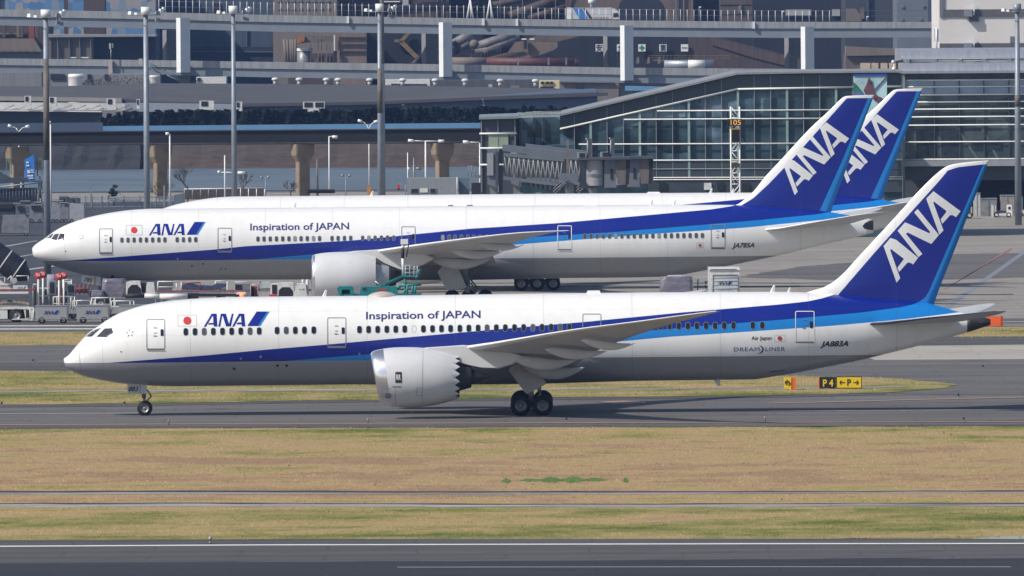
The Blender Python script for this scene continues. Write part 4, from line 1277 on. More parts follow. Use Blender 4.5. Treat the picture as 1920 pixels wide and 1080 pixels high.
PIERGLASS = glass_mat('pier_glass', [(.34, (.014, .028, .036)), (.46, (.040, .075, .090)), (.56, (.060, .110, .145)), (.66, (.20, .28, .35))])
HALLGLASS = glass_mat('hall_glass', [(.34, (.018, .03, .036)), (.5, (.055, .08, .088)), (.62, (.09, .12, .125)), (.75, (.18, .25, .30))])
SPANDREL = mat('spandrel_panel', (.046, .062, .074), .3, var=.12, scale=.3)
MULLION = mat('mullion_grey', (.20, .24, .26), .5, var=.06)
FINGLASS = mat('green_glass_fin', (.24, .36, .34), .3, var=.1)
RAILWHITE = mat('white_louvre', (.74, .75, .74), .4, var=.05)
ROOFMETAL = mat('roof_metal', (.30, .31, .36), .5, metal=.2, var=.1, scale=.6, streak=(6, .4, .4))

YP = 1480.0
pier = thing('terminal_building', (P(1300, 400, YP).x, YP, 0), 'long glass pier with sloping roof behind the two parked airliners', 'building')
o_ = pier.location
roofline = [(1049, 215), (1383, 136.5), (1500, 134.5), (1690, 133)]
low = [(1049, 242), (1383, 167), (1600, 163.5), (1690, 162)]
b = MB(); pprism(b, [(970, 216), (1049, 219), (1383, 141), (1500, 139), (1692, 137.5), (1692, 470), (970, 475)], YP + .3, 30)
b.build('glass_wall', PIERGLASS, pier, o_)
b = MB(); pprism(b, [(1049, 220), (1383, 141), (1500, 139), (1692, 137.5), (1692, 162), (1600, 163.5), (1383, 167), (1049, 242)], YP, .28)
b.build('spandrel', SPANDREL, pier, o_)
b = MB(); pprism(b, [(1000, 214.5), (1049, 214), (1383, 136), (1500, 134), (1692, 132.5), (1692, 136), (1500, 137.5), (1383, 139.8), (1049, 218), (1000, 217.5)], YP - .8, 32)
b.build('roof', mat('pier_roof', (.24, .25, .26), .5, var=.1), pier, o_)
b = MB()
for a, c in zip(low[:-1], low[1:]):
    pbar(b, a, c, YP - .15, .11)
b.build('louvre', RAILWHITE, pier, o_)
for y0, y1, x0, x1 in ((208, 205, 1232, 1692), (224, 221, 1170, 1692), (270.5, 268, 1085, 1692), (301, 299, 1090, 1692), (333, 331.5, 1225, 1692), (337, 335.5, 1225, 1692)):
    b = MB(); pbar(b, (x0, y0), (x1, y1), YP - .15, .075 if y0 < 330 else .055); b.build('louvre', RAILWHITE, pier, o_)
b = MB(); pprism(b, [(1215, 303), (1692, 301), (1692, 360), (1215, 360)], YP - .05, .3)
b.build('lower_cladding', SPANDREL, pier, o_)
b = MB(); pbar(b, (1220, 317), (1692, 315.5), YP - .12, .05); b.build('louvre', MULLION, pier, o_)
def roof_y(x):
    return float(np.interp(x, [1049, 1383, 1690], [219, 141, 137.5]))
k = 0
for x in np.arange(1077, 1692, 30.7):
    thick = k % 3 == 1
    b = MB(); pbox(b, x - (2.2 if thick else .7), roof_y(x) + (26 if thick else 2), x + (2.2 if thick else .7), 332, YP - .10, .5)
    b.build('column' if thick else 'mullion', FINGLASS if thick else MULLION, pier, o_); k += 1
for x0, x1 in ((1320, 1334), (1345, 1358), (1236, 1250), (1392, 1406), (1440, 1458)):
    b = MB(); pbox(b, x0, 343, x1, 356, YP - .2, .4); b.build('door', GSEWHITE if x0 in (1320, 1440) else DARK, pier, o_)
# corner block on the left of the pier
blk = thing('stair_tower', (P(935, 350, 1440).x, 1440, 0), 'grey block with pale green window at the left end of the glass pier', 'building')
b = MB(); pprism(b, [(901, 223), (968, 221), (968, 430), (901, 430)], 1440, 25); b.build('wall', mat('block_grey', (.05, .06, .075), .5, var=.08, scale=.3), blk, blk.location)
b = MB(); pbox(b, 916, 252, 953, 277, 1439.8, .3); b.build('window', mat('green_blind', (.27, .33, .25), .5, var=.06, streak=(3, 1, .1)), blk, blk.location)
for y in (250.5, 278, 309):
    b = MB(); pbar(b, (899, y), (969, y - .4), 1439.7, .10); b.build('louvre', RAILWHITE, blk, blk.location)
for x in (903, 934, 966):
    b = MB(); pbox(b, x - .8, 224, x + .8, 360, 1439.75, .2); b.build('mullion', MULLION, blk, blk.location)
b = MB(); pprism(b, [(898, 219.5), (972, 217), (972, 222), (898, 224)], 1439.3, 27); b.build('roof', MULLION, blk, blk.location)
b = MB(); pprism(b, [(968, 221), (1050, 219), (1050, 270), (968, 275)], 1450, 20); b.build('link', PIERGLASS, blk, blk.location)
for x in (972, 978, 1003, 1020):
    b = MB(); pbox(b, x - 1, 221, x + 1, 330, 1449.6, .3); b.build('mullion', LINEBLUE if x == 978 else DARK, blk, blk.location)
b = MB()
for x in range(985, 1052, 5):
    pbar(b, (x, 216), (x + 2, 210.5), 1451, .05)
pbar(b, (985, 211), (1053, 208), 1451, .05); b.build('roof_railing', MULLION, blk, blk.location)

# the hall on the right with the barrel roof
YH = 1600.0
hall = thing('terminal_hall', (P(1810, 400, YH).x, YH, 0), 'terminal hall with ribbed barrel roof at the right edge', 'building')
oh = hall.location
x0w, x1w = P(1690, 200, YH).x, P(2150, 200, YH).x
k16 = YH / FPX
def zz(py): return zat(1800, py, YH)
def extr(prof, x0, x1):
    b = MB(); b.prism([(x0, y, z) for y, z in prof], (x1 - x0, 0, 0)); return b
pr = [(YH - 2.2, zz(137)), (YH - 2.2, zz(132.5))] + [(YH - 2 + 4.5 * (1 - math.cos(a)), zz(132) + (zz(117.5) - zz(132)) * math.sin(a)) for a in np.linspace(0, math.pi / 2, 7)] + [(YH + 8, zz(117.5)), (YH + 8, zz(137))]
extr(pr, P(1689, 100, YH).x, x1w).build('eave_roof', ROOFMETAL, hall, oh)
pr = [(YH + 4, zz(112))] + [(YH + 4 + 7 * (1 - math.cos(a)), zz(109) + (zz(92.5) - zz(109)) * math.sin(a)) for a in np.linspace(0, math.pi / 2, 7)] + [(YH + 30, zz(92.5)), (YH + 30, zz(117))]
extr(pr, P(1691, 100, YH).x, x1w).build('barrel_roof', ROOFMETAL, hall, oh)
for y, r in ((110.8, .11), (114.5, .10)):
    b = MB(); pbar(b, (1694, y + .5), (2150, y - 3), YH + 2.5, r); b.build('gutter', MULLION, hall, oh)
for x in (1702, 1753, 1800, 1846, 1893):
    b = MB(); pbox(b, x - 3.5, 111, x + 3.5, 120, YH + 1.5, 2); b.build('roof_bracket', MULLION, hall, oh)
b = MB(); pprism(b, [(1690, 137), (2150, 134), (2150, 312), (1690, 314)], YH, 40); b.build('glass_wall', HALLGLASS, hall, oh)
b = MB(); pprism(b, [(1690, 137), (1697, 137), (1697, 400), (1690, 400)], YH - .6, 3); b.build('corner_post', MULLION, hall, oh)
b = MB(); pprism(b, [(1697, 151), (2150, 148), (2150, 177), (1697, 178.5)], YH - .1, .2); b.build('upper_window', mat('sky_window', (.30, .40, .52), .15, var=.12, scale=.3), hall, oh)
for y in (150.5, 163, 178, 191.5, 205, 219.5, 235, 266.5, 299):
    b = MB(); pbar(b, (1697, y), (2150, y - 3), YH - .3, .08); b.build('louvre', RAILWHITE, hall, oh)
for x in (1752, 1799, 1845, 1892, 1938, 1985):
    b = MB(); pbox(b, x - .9, 138, x + .9, 305, YH - .25, .3); b.build('mullion', SPANDREL, hall, oh)
b = MB(); pprism(b, [(1692, 301), (2150, 298), (2150, 310), (1692, 312)], YH - .9, 3); b.build('floor_beam', mat('beam_grey', (.27, .29, .31), .6, var=.06), hall, oh)
b = MB(); pprism(b, [(1697, 312), (2150, 310), (2150, 337), (1697, 338)], YH + 1.5, 3); b.build('soffit_shade', SPANDREL, hall, oh)  # dark strip whose colour stands in for the shade below the overhang
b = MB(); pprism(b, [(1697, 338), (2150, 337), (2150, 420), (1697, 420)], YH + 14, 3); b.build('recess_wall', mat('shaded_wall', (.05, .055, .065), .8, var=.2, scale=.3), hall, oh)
b = MB(); pbox(b, 1660, 245, 1684, 420, YH - 4, 6); b.build('service_shaft', mat('shaft_grey', (.10, .105, .115), .6), hall, oh)
for x in (1672, 1690):
    b = MB(); pbox(b, x - 3, 330, x + 3, 410, YH - 5, 3); b.build('column', DARK if x == 1672 else MULLION, hall, oh)
# things seen inside through the glass
for (x0, y0, x1, y1, col) in ((1718, 243, 1756, 296, (.012, .02, .028)), (1765, 243, 1800, 296, (.02, .03, .04)), (1822, 262, 1878, 281, (.02, .03, .04))):
    b = MB(); pbox(b, x0, y0, x1, y1, YH - .12, .2); b.build('dark_panel', mat('inner_dark', col, .25, var=.4, scale=1.5), hall, oh)
for x, dx in ((1790, 40), (1838, 30)):
    b = MB(); pprism(b, [(x, 238), (x + 5, 238), (x + dx + 5, 297), (x + dx, 297)], YH - .1, .15); b.build('inner_brace', mat('brace_grey', (.10, .12, .115), .5), hall, oh)

# poster on the end of the pier
YS = 1477.0
pst = thing('poster', (P(1632, 250, YS).x, YS, P(1632, 250, YS).z), 'tall pale blue poster of a hanging climber on the glass pier', 'poster')
def pp(name, m, pts, dy): 
    b = MB(); pprism(b, pts, YS - dy, .1 + dy * .0); b.build(name, m, pst, pst.location)
pp('board', mat('poster_sky', (.42, .62, .66), .5, var=.22, scale=.25), [(1600, 142), (1663, 141), (1663, 255), (1600, 256)], 0)
pp('header', mat('poster_blue', (.02, .06, .30), .5), [(1600, 139), (1663, 138), (1663, 142), (1600, 143)], .12)
pp('hill', mat('poster_green', (.03, .17, .11), .5, var=.4, scale=.5), [(1600.2, 154), (1607, 160), (1614, 168), (1620, 176), (1600.2, 172)], .12)
pp('water', mat('poster_violet', (.10, .12, .38), .5, var=.3, scale=.5), [(1600.2, 172), (1620, 176), (1618, 186), (1600.2, 186)], .12)
pp('rope', mat('poster_rope', (.09, .10, .20), .6), [(1661.5, 143), (1663, 144.5), (1639, 171), (1637.5, 169.5)], .12)
pp('climber', mat('poster_figure', (.13, .055, .075), .6, var=.4, scale=1.2), [(1629, 145), (1631, 149), (1632.6, 158), (1634, 150), (1637, 165), (1641, 176), (1648, 181), (1655, 184), (1654, 193), (1647, 192), (1639, 188), (1633, 178), (1623, 177), (1619, 169), (1625, 158)], .14)

# lattice stand sign
YT = 1400.0
tw = thing('stand_sign', (P(1379, 400, YT).x, YT, 0), 'white lattice mast carrying the 105 board and a dark screen', 'sign')
zb, ztop = 0.0, zat(1379, 200, YT)
xc = P(1379, 300, YT).x; hw = 8.2 * YT / FPX
b = MB()
for sx in (-1, 1):
    for sy in (-1, 1):
        b.bar((xc + sx * hw, YT + .5 + sy * .45, 0), (xc + sx * hw, YT + .5 + sy * .45, ztop), .085, 6)
b.build('upright', LAMPWHITE, tw, tw.location)
b = MB(); n = 13; dz = (ztop - .3) / n
for i in range(n):
    z0 = i * dz + .3; s_ = 1 if i % 2 else -1
    for yy in (YT + .05, YT + .95):
        b.bar((xc - s_ * hw, yy, z0), (xc + s_ * hw, yy, z0 + dz), .045, 5)
        b.bar((xc - hw, yy, z0), (xc + hw, yy, z0), .045, 5)
        b.bar((xc, yy, z0), (xc + s_ * hw * .9, yy, z0 + dz * .5), .03, 4)
b.build('bracing', LAMPWHITE, tw, tw.location)
b = MB(); pbox(b, 1364, 223, 1391.5, 236, YT - .4, .35); bd = b.build('number_board', INK, tw, tw.location)
panel('lettering', emit_mat('amber_letters', (.85, .42, .03), .35), text_px('105', 1370, 234.3, 1389, 234.2, 9.5), YT - .43, tw, tw.location)
b = MB(); pbox(b, 1370.5, 240.5, 1388, 267, YT - .4, .4); b.build('screen_frame', mat('amber_frame', (.33, .23, .03), .5), tw, tw.location)
b = MB(); pbox(b, 1372.3, 243, 1386.3, 266, YT - .45, .1); b.build('screen', WINDOWGLASS, tw, tw.location)
b = MB(); pbox(b, 1371, 306, 1387, 314, YT - .3, .3); b.build('small_board', mat('olive_board', (.06, .055, .01), .6, var=.5, scale=6), tw, tw.location)

# passenger bridges
JB = mat('bridge_grey', (.13, .15, .18), .5, var=.08, scale=.5)
JBD = mat('bridge_dark', (.06, .07, .085), .6, var=.15, scale=.6)
JBP = mat('bridge_pale', (.27, .28, .30), .5, var=.06)
def passenger_bridge(Y, label):
    t = thing('passenger_bridge', (P(1080, 400, Y).x, Y, 0), label, 'jet bridge', 'passenger bridges at the pier')
    o = t.location
    def pc(name, m, pts, dep, dy=0.0, par=t):
        b = MB(); pprism(b, pts, Y + dy, dep); return b.build(name, m, par, o)
    pc('outer_tunnel', JB, [(942, 271), (1060, 285), (1060, 299), (942, 283)], 3.0, -.2)
    pc('inner_tunnel', mat('bridge_fabric', (.24, .25, .25), .6, var=.12, streak=(2, 1, .1)), [(945, 292), (1065, 300), (1065, 334), (945, 332)], 2.6, .2)
    pc('upper_beam', JB, [(944, 286), (1058, 298), (1058, 303), (944, 293)], .3, -.5)
    lb = pc('lower_beam', JB, [(944, 330), (1045, 343), (1045, 349), (944, 337)], .3, -.5)
    b = MB()
    for i in range(12):
        x = 946 + i * 9.0; y0 = 293 + (x - 946) * .09; y1 = 331 + (x - 946) * .11
        pbar(b, (x, y0), (x + 5, y1), Y - .4, .055); pbar(b, (x + 9, y0), (x + 5, y1), Y - .4, .055)
    b.build('lattice', JBP, t, o)
    pc('underfloor', JBD, [(988, 340), (1058, 346), (1058, 362), (1030, 360), (988, 347)], 2.0, .3)
    pc('hinge_block', JB, [(914, 280), (936, 279), (936, 345), (930, 352), (914, 345)], 3.4, -.5)
    pc('wall_panel', JBP, [(913, 287), (925, 287), (925, 329), (913, 329)], .2, -.75)
    pc('side_post', JBD, [(929, 284), (934, 284), (934, 352), (929, 352)], .3, -.7)
    pc('service_box', JB, [(1045, 329), (1051, 325), (1083, 325), (1083, 343), (1050, 343)], 1.5, -1.4)
    pc('cab_side', JB, [(1087, 297), (1156, 295), (1156, 352), (1087, 353)], 3.4, .3)
    pc('cab_end', JB, [(1133, 297), (1156, 295), (1156, 352), (1133, 352)], .6, -.4)
    pc('cab_roof', JBD, [(1083, 297), (1160, 294.5), (1182, 295.5), (1182, 299), (1083, 300)], 4.8, -1.2)
    c = P(1116, 325, Y); rr = 17.0 * Y / FPX
    b = MB(); b.lathe((c.x, Y + .3, zat(1116, 348, Y)), (0, 0, 1), [(0, rr), (zat(1116, 300, Y) - zat(1116, 348, Y), rr)], 28); cr = b.build('rotunda', JBP, t, o)
    b = MB()
    for i in range(16):
        x = 1102 + i * 1.9
        pbox(b, x, 326, x + 1.1, 332, Y + .3 - rr * math.sqrt(max(.05, 1 - ((x - 1116) / 17.0) ** 2)) - .05, .1)
    b.build('vent_strip', GREYINK, cr, o)
    pc('cab_window', DARK, [(1144.5, 317), (1148.5, 317), (1148.5, 336), (1144.5, 336)], .1, -.5)
    pc('bellows', mat('bellows_fabric', (.13, .115, .115), .8, var=.15, streak=(4, 1, .1)), [(1156, 299), (1180, 298), (1178, 345), (1158, 346)], 3.2, -.6)
    pc('bellows_edge', DARK, [(1174, 297.5), (1182, 297), (1179, 346), (1173, 346)], 3.4, -.7)
    for x0, x1, y0, y1 in ((1062, 1067, 262, 326), (1103, 1109, 260, 298)):
        b = MB(); pbox(b, x0, y0, x1, y1, Y - .9, .5); b.build('lift_post', RUSTY if x0 == 1062 else JBD, t, o)
    b = MB(); pbox(b, 1082, 286, 1097, 296, Y - .6, 1.2); ac = b.build('air_conditioner', JBP, t, o)
    b = MB(); pbox(b, 1086, 287, 1097, 294.5, Y - .7, .2); b.build('grille', DARK, t, o)
    b = MB(); pbar(b, (1102, 262), (1102, 297), Y, .1); b.ball(P(1100, 261, Y), .13, 6); b.build('camera_post', GALV, t, o)
    b = MB(); zt = zat(1066, 343, Y)
    xw = P(1068, 400, Y).x
    b.box((xw, Y + .5, zt / 2), (.9, .9, zt)).box((xw, Y + .5, .45), (1.8, 3.2, .9)); b.build('support_leg', STEEL, t, o)
    b = MB(); x1 = P(925, 400, Y).x; b.box((x1, Y + 1, zat(925, 350, Y) / 2), (.7, .7, zat(925, 350, Y))); b.build('support_leg', STEEL, t, o)
    b = MB()
    for i in range(7):
        x = 1040 + i * 3; pbar(b, (x, 362 - i * 3), (x + 4, 362 - i * 3), Y - 1.6, .05)
    pbar(b, (1037, 360), (1062, 338), Y - 1.6, .06); pbar(b, (1037, 354), (1062, 332), Y - 1.6, .04); b.build('stairs', STEEL, t, o)
    return t
passenger_bridge(1395.0, 'grey passenger bridge with lattice side in front of the glass pier')
jb2 = passenger_bridge(1425.0, 'second passenger bridge, its cab just right of the first and its roof behind')
jb2.location.x += P(1124, 300, 1425).x - P(1080, 300, 1425).x
jb2.location.y += 4

# floodlight masts
def mast(px, ytop, Y, label, lit=True, rtop=.24, rbot=.36, rust=None, ybot=None):
    g = G(px, gy(px, Y)); 
    x = P(px, ytop, Y).x; zt = zat(px, ytop, Y)
    t = thing('floodlight_mast', (x, Y, 0), label, 'mast', 'floodlight masts around the stands')
    b = MB(); b.bar((x, Y, 0), (x, Y, zt), rbot, 18, rtop); pole = b.build('pole', GALV, t, t.location)
    if rust:
        za, zb_ = zat(px, rust[0], Y), zat(px, rust[1], Y)
        k = lambda z: rbot + (rtop - rbot) * z / zt + .012
        b = MB(); b.bar((x, Y, zb_), (x, Y, za), k(zb_), 18, k(za)); b.build('rusty_sleeve', RUSTY, pole, t.location)
    s = Y / FPX
    b = MB(); b.bar((x, Y, zt), (x, Y, zt + 15 * s), .48, 20); b.build('hoist_drum', LAMPWHITE if lit else GALV, t, t.location)
    b = MB()
    for a in range(8):
        ca, sa = math.cos(a * math.pi / 4 + .2), math.sin(a * math.pi / 4 + .2); cb, sb = math.cos((a + 1) * math.pi / 4 + .2), math.sin((a + 1) * math.pi / 4 + .2); b.bar((x + 1.5 * ca, Y + 1.5 * sa, zt), (x + 1.5 * cb, Y + 1.5 * sb, zt), .05)
        b.bar((x, Y, zt), (x + 1.5 * ca, Y + 1.5 * sa, zt), .04)
    b.build('lamp_ring', STEEL, t, t.location)
    for i, (dx, dy, dz, w) in enumerate(((-1.55, -.2, .22, .56), (-1.0, .9, .12, .4), (1.22, -.4, .22, .62), (1.62, -.1, .42, .66), (1.85, .2, .62, .5), (1.2, -.3, -.52, .52), (1.5, .2, -.62, .56))):
        b = MB(); b.box((x + dx, Y + dy, zt + dz), (w * .9, w * .5, w * .62), rz=.5 * dx, taper=.8)
        b.bar((x + dx, Y + dy, zt + dz), (x + dx * .9, Y + dy * .9, zt), .04)
        b.build('floodlight', LAMPWHITE if i < 2 or dz > .3 else GALV, t, t.location)
    return t
mast(85.5, 33, 1314, 'floodlight mast standing beside the nose of the longer airliner', rust=(110, 300))
mast(273, 28, 1376, 'floodlight mast rising behind the front of the longer airliner', rust=None)
mast(437, 26, 1484, 'floodlight mast, third from the left, right of the parked airliner’s nose', rtop=.22, rbot=.34)
mast(711.5, 22, 1577, 'floodlight mast with a rust brown band, next to a rusty thin mast', rust=(128, 212), rtop=.24, rbot=.40)
mast(1907, 22, 1543, 'floodlight mast with dark lamps at the right edge', lit=False, rust=(178, 200), rtop=.26, rbot=.40)
t = thing('lattice_free_mast', (P(718, 300, 1640).x, 1640, 0), 'thin rust streaked mast right behind the floodlight mast', 'mast')
t.name = 'thin_mast'
b = MB(); b.bar((t.location.x, 1640, 0), (t.location.x, 1640, 31), .30, 14, .22); pole = b.build('pole', GALV, t, t.location)
b = MB(); b.bar((t.location.x, 1640, zat(718, 120, 1640)), (t.location.x, 1640, 31), .27, 14, .235); b.build('rusty_sleeve', RUSTY, pole, t.location)
# ------------------------------------------------------------------ river, monorail, far bank
WATER, nt, b_ = new_mat('river_water')
v = coords(nt)
f = noise(nt, mapping(nt, v, (.03, .05, 1)), 1.0, 6, .72)
nt.links.new(ramp(nt, f, [(.35, (.040, .050, .062)), (.5, (.080, .095, .112)), (.65, (.12, .135, .155))]), b_.inputs['Base Color'])
b_.inputs['Roughness'].default_value = .35
bn = node(nt, 'ShaderNodeBump'); bn.inputs['Strength'].default_value = .25
nt.links.new(f, bn.inputs['Height']); nt.links.new(bn.outputs[0], b_.inputs['Normal'])
ground_sheet('river', WATER, gp([(L, 366), (940, 354), (940, 305), (L, 312)]), 0.012)
REED = mat('dry_reeds', (.062, .044, .034), .95, var=.28, scale=.5, streak=(.5, 1, 1.6))
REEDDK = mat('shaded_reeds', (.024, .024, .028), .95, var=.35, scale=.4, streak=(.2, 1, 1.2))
def bank(name, m, x0, x1, ya, yb, Ya, Yb):
    b = MB(); n = 60; rng = random.Random(len(name) + int(x0))
    lo, mid, hi, bk = [], [], [], []
    for i in range(n + 1):
        x = x0 + (x1 - x0) * i / n
        j = rng.uniform(-1.2, 1.2)
        p = P(x, ya + (x - 960) * -.007, Ya); lo.append((p.x, p.y, 0.0))
        q = P(x, yb + j - (x - 960) * .007, Yb); hi.append(tuple(q))
        mid.append((p.x, Ya + (Yb - Ya) * .25, q.z * (.45 + rng.uniform(-.08, .08)))); bk.append((q.x, Yb + 14, q.z))
    b.loft([lo, mid, hi, bk], closed=False, caps=False, smooth=False)
    return tag(b.build(name, m), kind='structure')
bank('river_bank', REED, -200, 1080, 311, 262, 2030, 2058)
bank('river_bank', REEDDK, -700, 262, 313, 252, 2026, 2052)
# monorail beam on flared piers
YM = 1755.0
mono = thing('monorail', (P(400, 360, YM).x, YM, 0), 'dark brown monorail beam on flared concrete piers along the river', 'monorail')
om = mono.location
MONO = mat('monorail_steel', (.005, .0045, .0055), .7, var=.2, scale=.4, streak=(.4, 1, 2))
b = MB(); pprism(b, [(-420, 252.5), (930, 241.5), (930, 268), (-420, 276)], YM, 1.2); bm1 = b.build('beam', MONO, mono, om)
b = MB(); pprism(b, [(-420, 250.5), (930, 240), (930, 242), (-420, 253)], YM - .25, 1.7); b.build('top_flange', mat('flange_brown', (.042, .034, .033), .7, var=.2), mono, om)
b = MB(); pprism(b, [(-420, 272), (930, 264.5), (930, 267), (-420, 275)], YM - .3, .3); b.build('cable_tray', mat('tray_grey', (.05, .05, .06), .6, var=.3), mono, om)
b = MB(); pprism(b, [(-420, 252), (930, 243), (930, 268), (-420, 276)], YM + 1.5, .5); b.build('beam', MONO, mono, om)
PIERC = mat('pier_concrete', (.25, .195, .135), .85, var=.15, scale=.5)
for px, yt in ((31, 276), (300, 273), (567, 270.5), (829, 268.5)):
    k = YM / FPX
    c = P(px, yt, YM); z1 = c.z
    b = MB()
    def ring(w, d, z):
        h = .82
        pts = [(-w, -d * h), (-w * .88, -d), (w * .88, -d), (w, -d * h), (w, d * h), (w * .88, d), (-w * .88, d), (-w, d * h)]
        ca, sa = math.cos(.72), math.sin(.72)
        return [(c.x + x * ca - y * sa, YM + .9 + x * sa + y * ca, z) for x, y in pts]
    b.loft([ring(.95, .42, 0), ring(.92, .40, z1 - 2.3), ring(1.5, .60, z1 - 1.45), ring(1.6, .66, z1)], smooth=False)
    b.build('pier', PIERC, mono, om)
# far bank wall, low blue wall, hedge of conifers
YB = 2095.0
FENB = mat('light_blue_hoarding', (.12, .27, .47), .6, var=.05, scale=.3)
b = MB(); pprism(b, [(193, 236.5), (1000, 229.5), (1000, 262), (193, 266)], YB, .5)
tag(b.build('hoarding', FENB, None, P(600, 262, YB)), 'long light blue hoarding above the monorail beam', 'wall')
b = MB(); pprism(b, [(-500, 237), (193, 229.5), (193, 266), (-500, 270)], YB - 3, .5)
tag(b.build('hoarding', mat('slate_blue_hoarding', (.055, .085, .14), .6, var=.07, scale=.3), None, P(90, 262, YB)), 'slate blue hoarding at the left, above the monorail beam', 'wall')
CON = mat('conifer_green', (.007, .017, .012), .9, var=.45, scale=1.2)
BARK = mat('bark', (.05, .035, .025), .9)
def conifer_mesh(h, seed):
    rng = random.Random(seed); b = MB()
    for i in range(230):
        t = rng.random() ** .8
        z = h * (.06 + .93 * t); rad = (1 - t) ** 1.5 * h * .33 * rng.uniform(.5, 1.1) + .04
        a = rng.uniform(0, 6.283); c = Vector((rad * math.cos(a), rad * math.sin(a), z))
        d = Vector((math.cos(a), math.sin(a), rng.uniform(-.3, .9))).normalized(); s = rng.uniform(.16, .36)
        u = d.orthogonal().normalized() * s * .6
        b.add([c - u - d * s * .4, c + u - d * s * .4, c + d * s * 1.3], [(0, 1, 2)])
    return b
con = []
for k in range(3):
    t = thing('conifer', (0, 0, 0), 'dark conifer in the trimmed hedge above the blue hoarding', 'tree', 'conifers of the hedge on the far bank')
    b = MB(); b.bar((0, 0, 0), (0, 0, 2.4), .09, 6, .03); b.build('trunk', BARK, t)
    conifer_mesh(2.9, k).build('crown', CON, t, fix=False)
    con.append(t)
xs = list(np.arange(190, 1062, 4.6))
for i, px in enumerate(xs):
    src = con[i % 3]
    o = src if i < 3 else copy_tree(src)
    Y = 2103 + random.uniform(-1.5, 1.5)
    h_ = 1.0 if px > 300 else random.uniform(.6, 1.1)
    p = P(px + random.uniform(-2, 2), 236 - (px - 500) * .006, Y)
    o.location = p; o.rotation_euler = (0, 0, random.uniform(0, 6))
    s = random.uniform(.68, .9) * h_ * (1.12 if px > 700 else 1.0); o.scale = (s * 1.7, s * 1.7, s)
tag(MB().box((P(600, 240, 2105).x, 2112, 2.2), (100, 13, 4.4)).build('embankment', REEDDK), kind='structure')

# ------------------------------------------------------------------ sheds between the river and the expressway
def building(name, label, cat='building'):
    return thing(name, (0, 0, 0), label, cat)
def slab(root, name, m, pts, Y, dep):
    b = MB(); pprism(b, pts, Y, dep); return b.build(name, m, root)
ROOFGREY = mat('shed_roof', (.068, .066, .070), .8, var=.14, scale=.25, streak=(.3, 1, 2.0))
BLUEWALL = mat('blue_grey_wall', (.070, .095, .15), .7, var=.06, scale=.15)
YW = 2230.0
wh = building('warehouse', 'long low warehouse with grey roof and blue-grey wall behind the conifer hedge')
slab(wh, 'wall', BLUEWALL, [(230, 190), (455, 193), (700, 190), (1120, 172), (1120, 240), (230, 240)], YW + 1, 60)
# roof plane rising away
def roofplane(root, front, back, Yf, Yb, m, th=.5):
    b = MB(); fr = [P(x, y, Yf) for x, y in front]; bk = [P(x, y, Yb) for x, y in back]
    b.loft([[*map(tuple, fr)], [*map(tuple, bk)]], closed=False, caps=False, smooth=False)
    lo = [(p.x, p.y, p.z - th) for p in fr]
    b.loft([[*map(tuple, fr)], lo], closed=False, caps=False, smooth=False)
    return b.build('roof', m, root)
roofplane(wh, [(-300, 187), (230, 185.5), (290, 190), (455, 194.5), (700, 190.5), (900, 182), (1140, 174)], [(-300, 160), (100, 162), (290, 156), (455, 157), (700, 159), (900, 163), (1140, 168)], YW, YW + 75, ROOFGREY)
slab(wh, 'eave', mat('eave_concrete', (.24, .23, .22), .8, var=.06), [(-300, 177), (228, 184), (228, 191), (-300, 186)], YW - 3, 3)
wh2 = building('depot', 'white walled depot with rooftop units at the left behind the monorail')
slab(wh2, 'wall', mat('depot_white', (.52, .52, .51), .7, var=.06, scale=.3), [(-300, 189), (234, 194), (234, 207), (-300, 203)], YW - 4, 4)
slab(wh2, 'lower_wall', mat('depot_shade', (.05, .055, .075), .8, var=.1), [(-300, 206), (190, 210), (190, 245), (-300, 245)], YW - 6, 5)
slab(wh2, 'canopy_edge', GSEWHITE, [(-300, 203), (190, 208.6), (190, 210.4), (-300, 205)], YW - 8, 6)
slab(wh2, 'far_wall', mat('depot_blue_white', (.27, .30, .36), .7, var=.05), [(234, 193), (450, 196), (450, 212), (234, 209)], YW - 4, 4)
for i in range(9):
    x = 5 + i * 27
    b = MB(); pbar(b, (x + 2, 205), (x + 22, 197), YW - 4.3, .06); b.build('brace', GREYINK, wh2)
acs = [(46, 180, 58, 200), (92, 182, 106, 201), (200, 185, 217, 206), (256, 186, 262, 204), (374, 189, 401, 210), (442, 191, 454, 210), (568, 191, 609, 211)]
for i, (x0, y0, x1, y1) in enumerate(acs):
    c = P((x0 + x1) / 2, y1, YW - 9)
    t = thing('rooftop_unit', c, '%s of the pale cooling units along the depot and warehouse wall' % nth(i, len(acs)), 'cooling unit', 'cooling units along the warehouse')
    b = MB(); pbox(b, x0, y0, x1, y1, YW - 9, 1.6); b.build('casing', GSEWHITE, t, c)
    n = max(1, round((x1 - x0) / 19))
    for j in range(n):
        w = (x1 - x0) / n
        b = MB(); pbox(b, x0 + w * j + w * .12, y0 + 1, x0 + w * (j + 1) - w * (.12 if n > 1 else .42), y0 + 10, YW - 9.1, .2); b.build('fan_grille', DARK, t, c)
for i, px in enumerate((516, 561, 612, 634, 693, 755, 816, 872, 938, 1004)):
    y = 159 + (px - 500) * .006
    c = P(px, y, YW + 74)
    t = thing('roof_ventilator', c, '%s of the ball shaped ventilators on the warehouse ridge' % nth(i, 10), 'ventilator', 'ventilators on the warehouse ridge')
    b = MB(); b.bar(c, c + Vector((0, 0, .7)), .35, 12); b.build('neck', SHEDGREY, t, c)
    b = MB(); b.ball(c + Vector((0, 0, .95)), .62, 7, sq=.55); b.build('cowl', GSEWHITE, t, c)

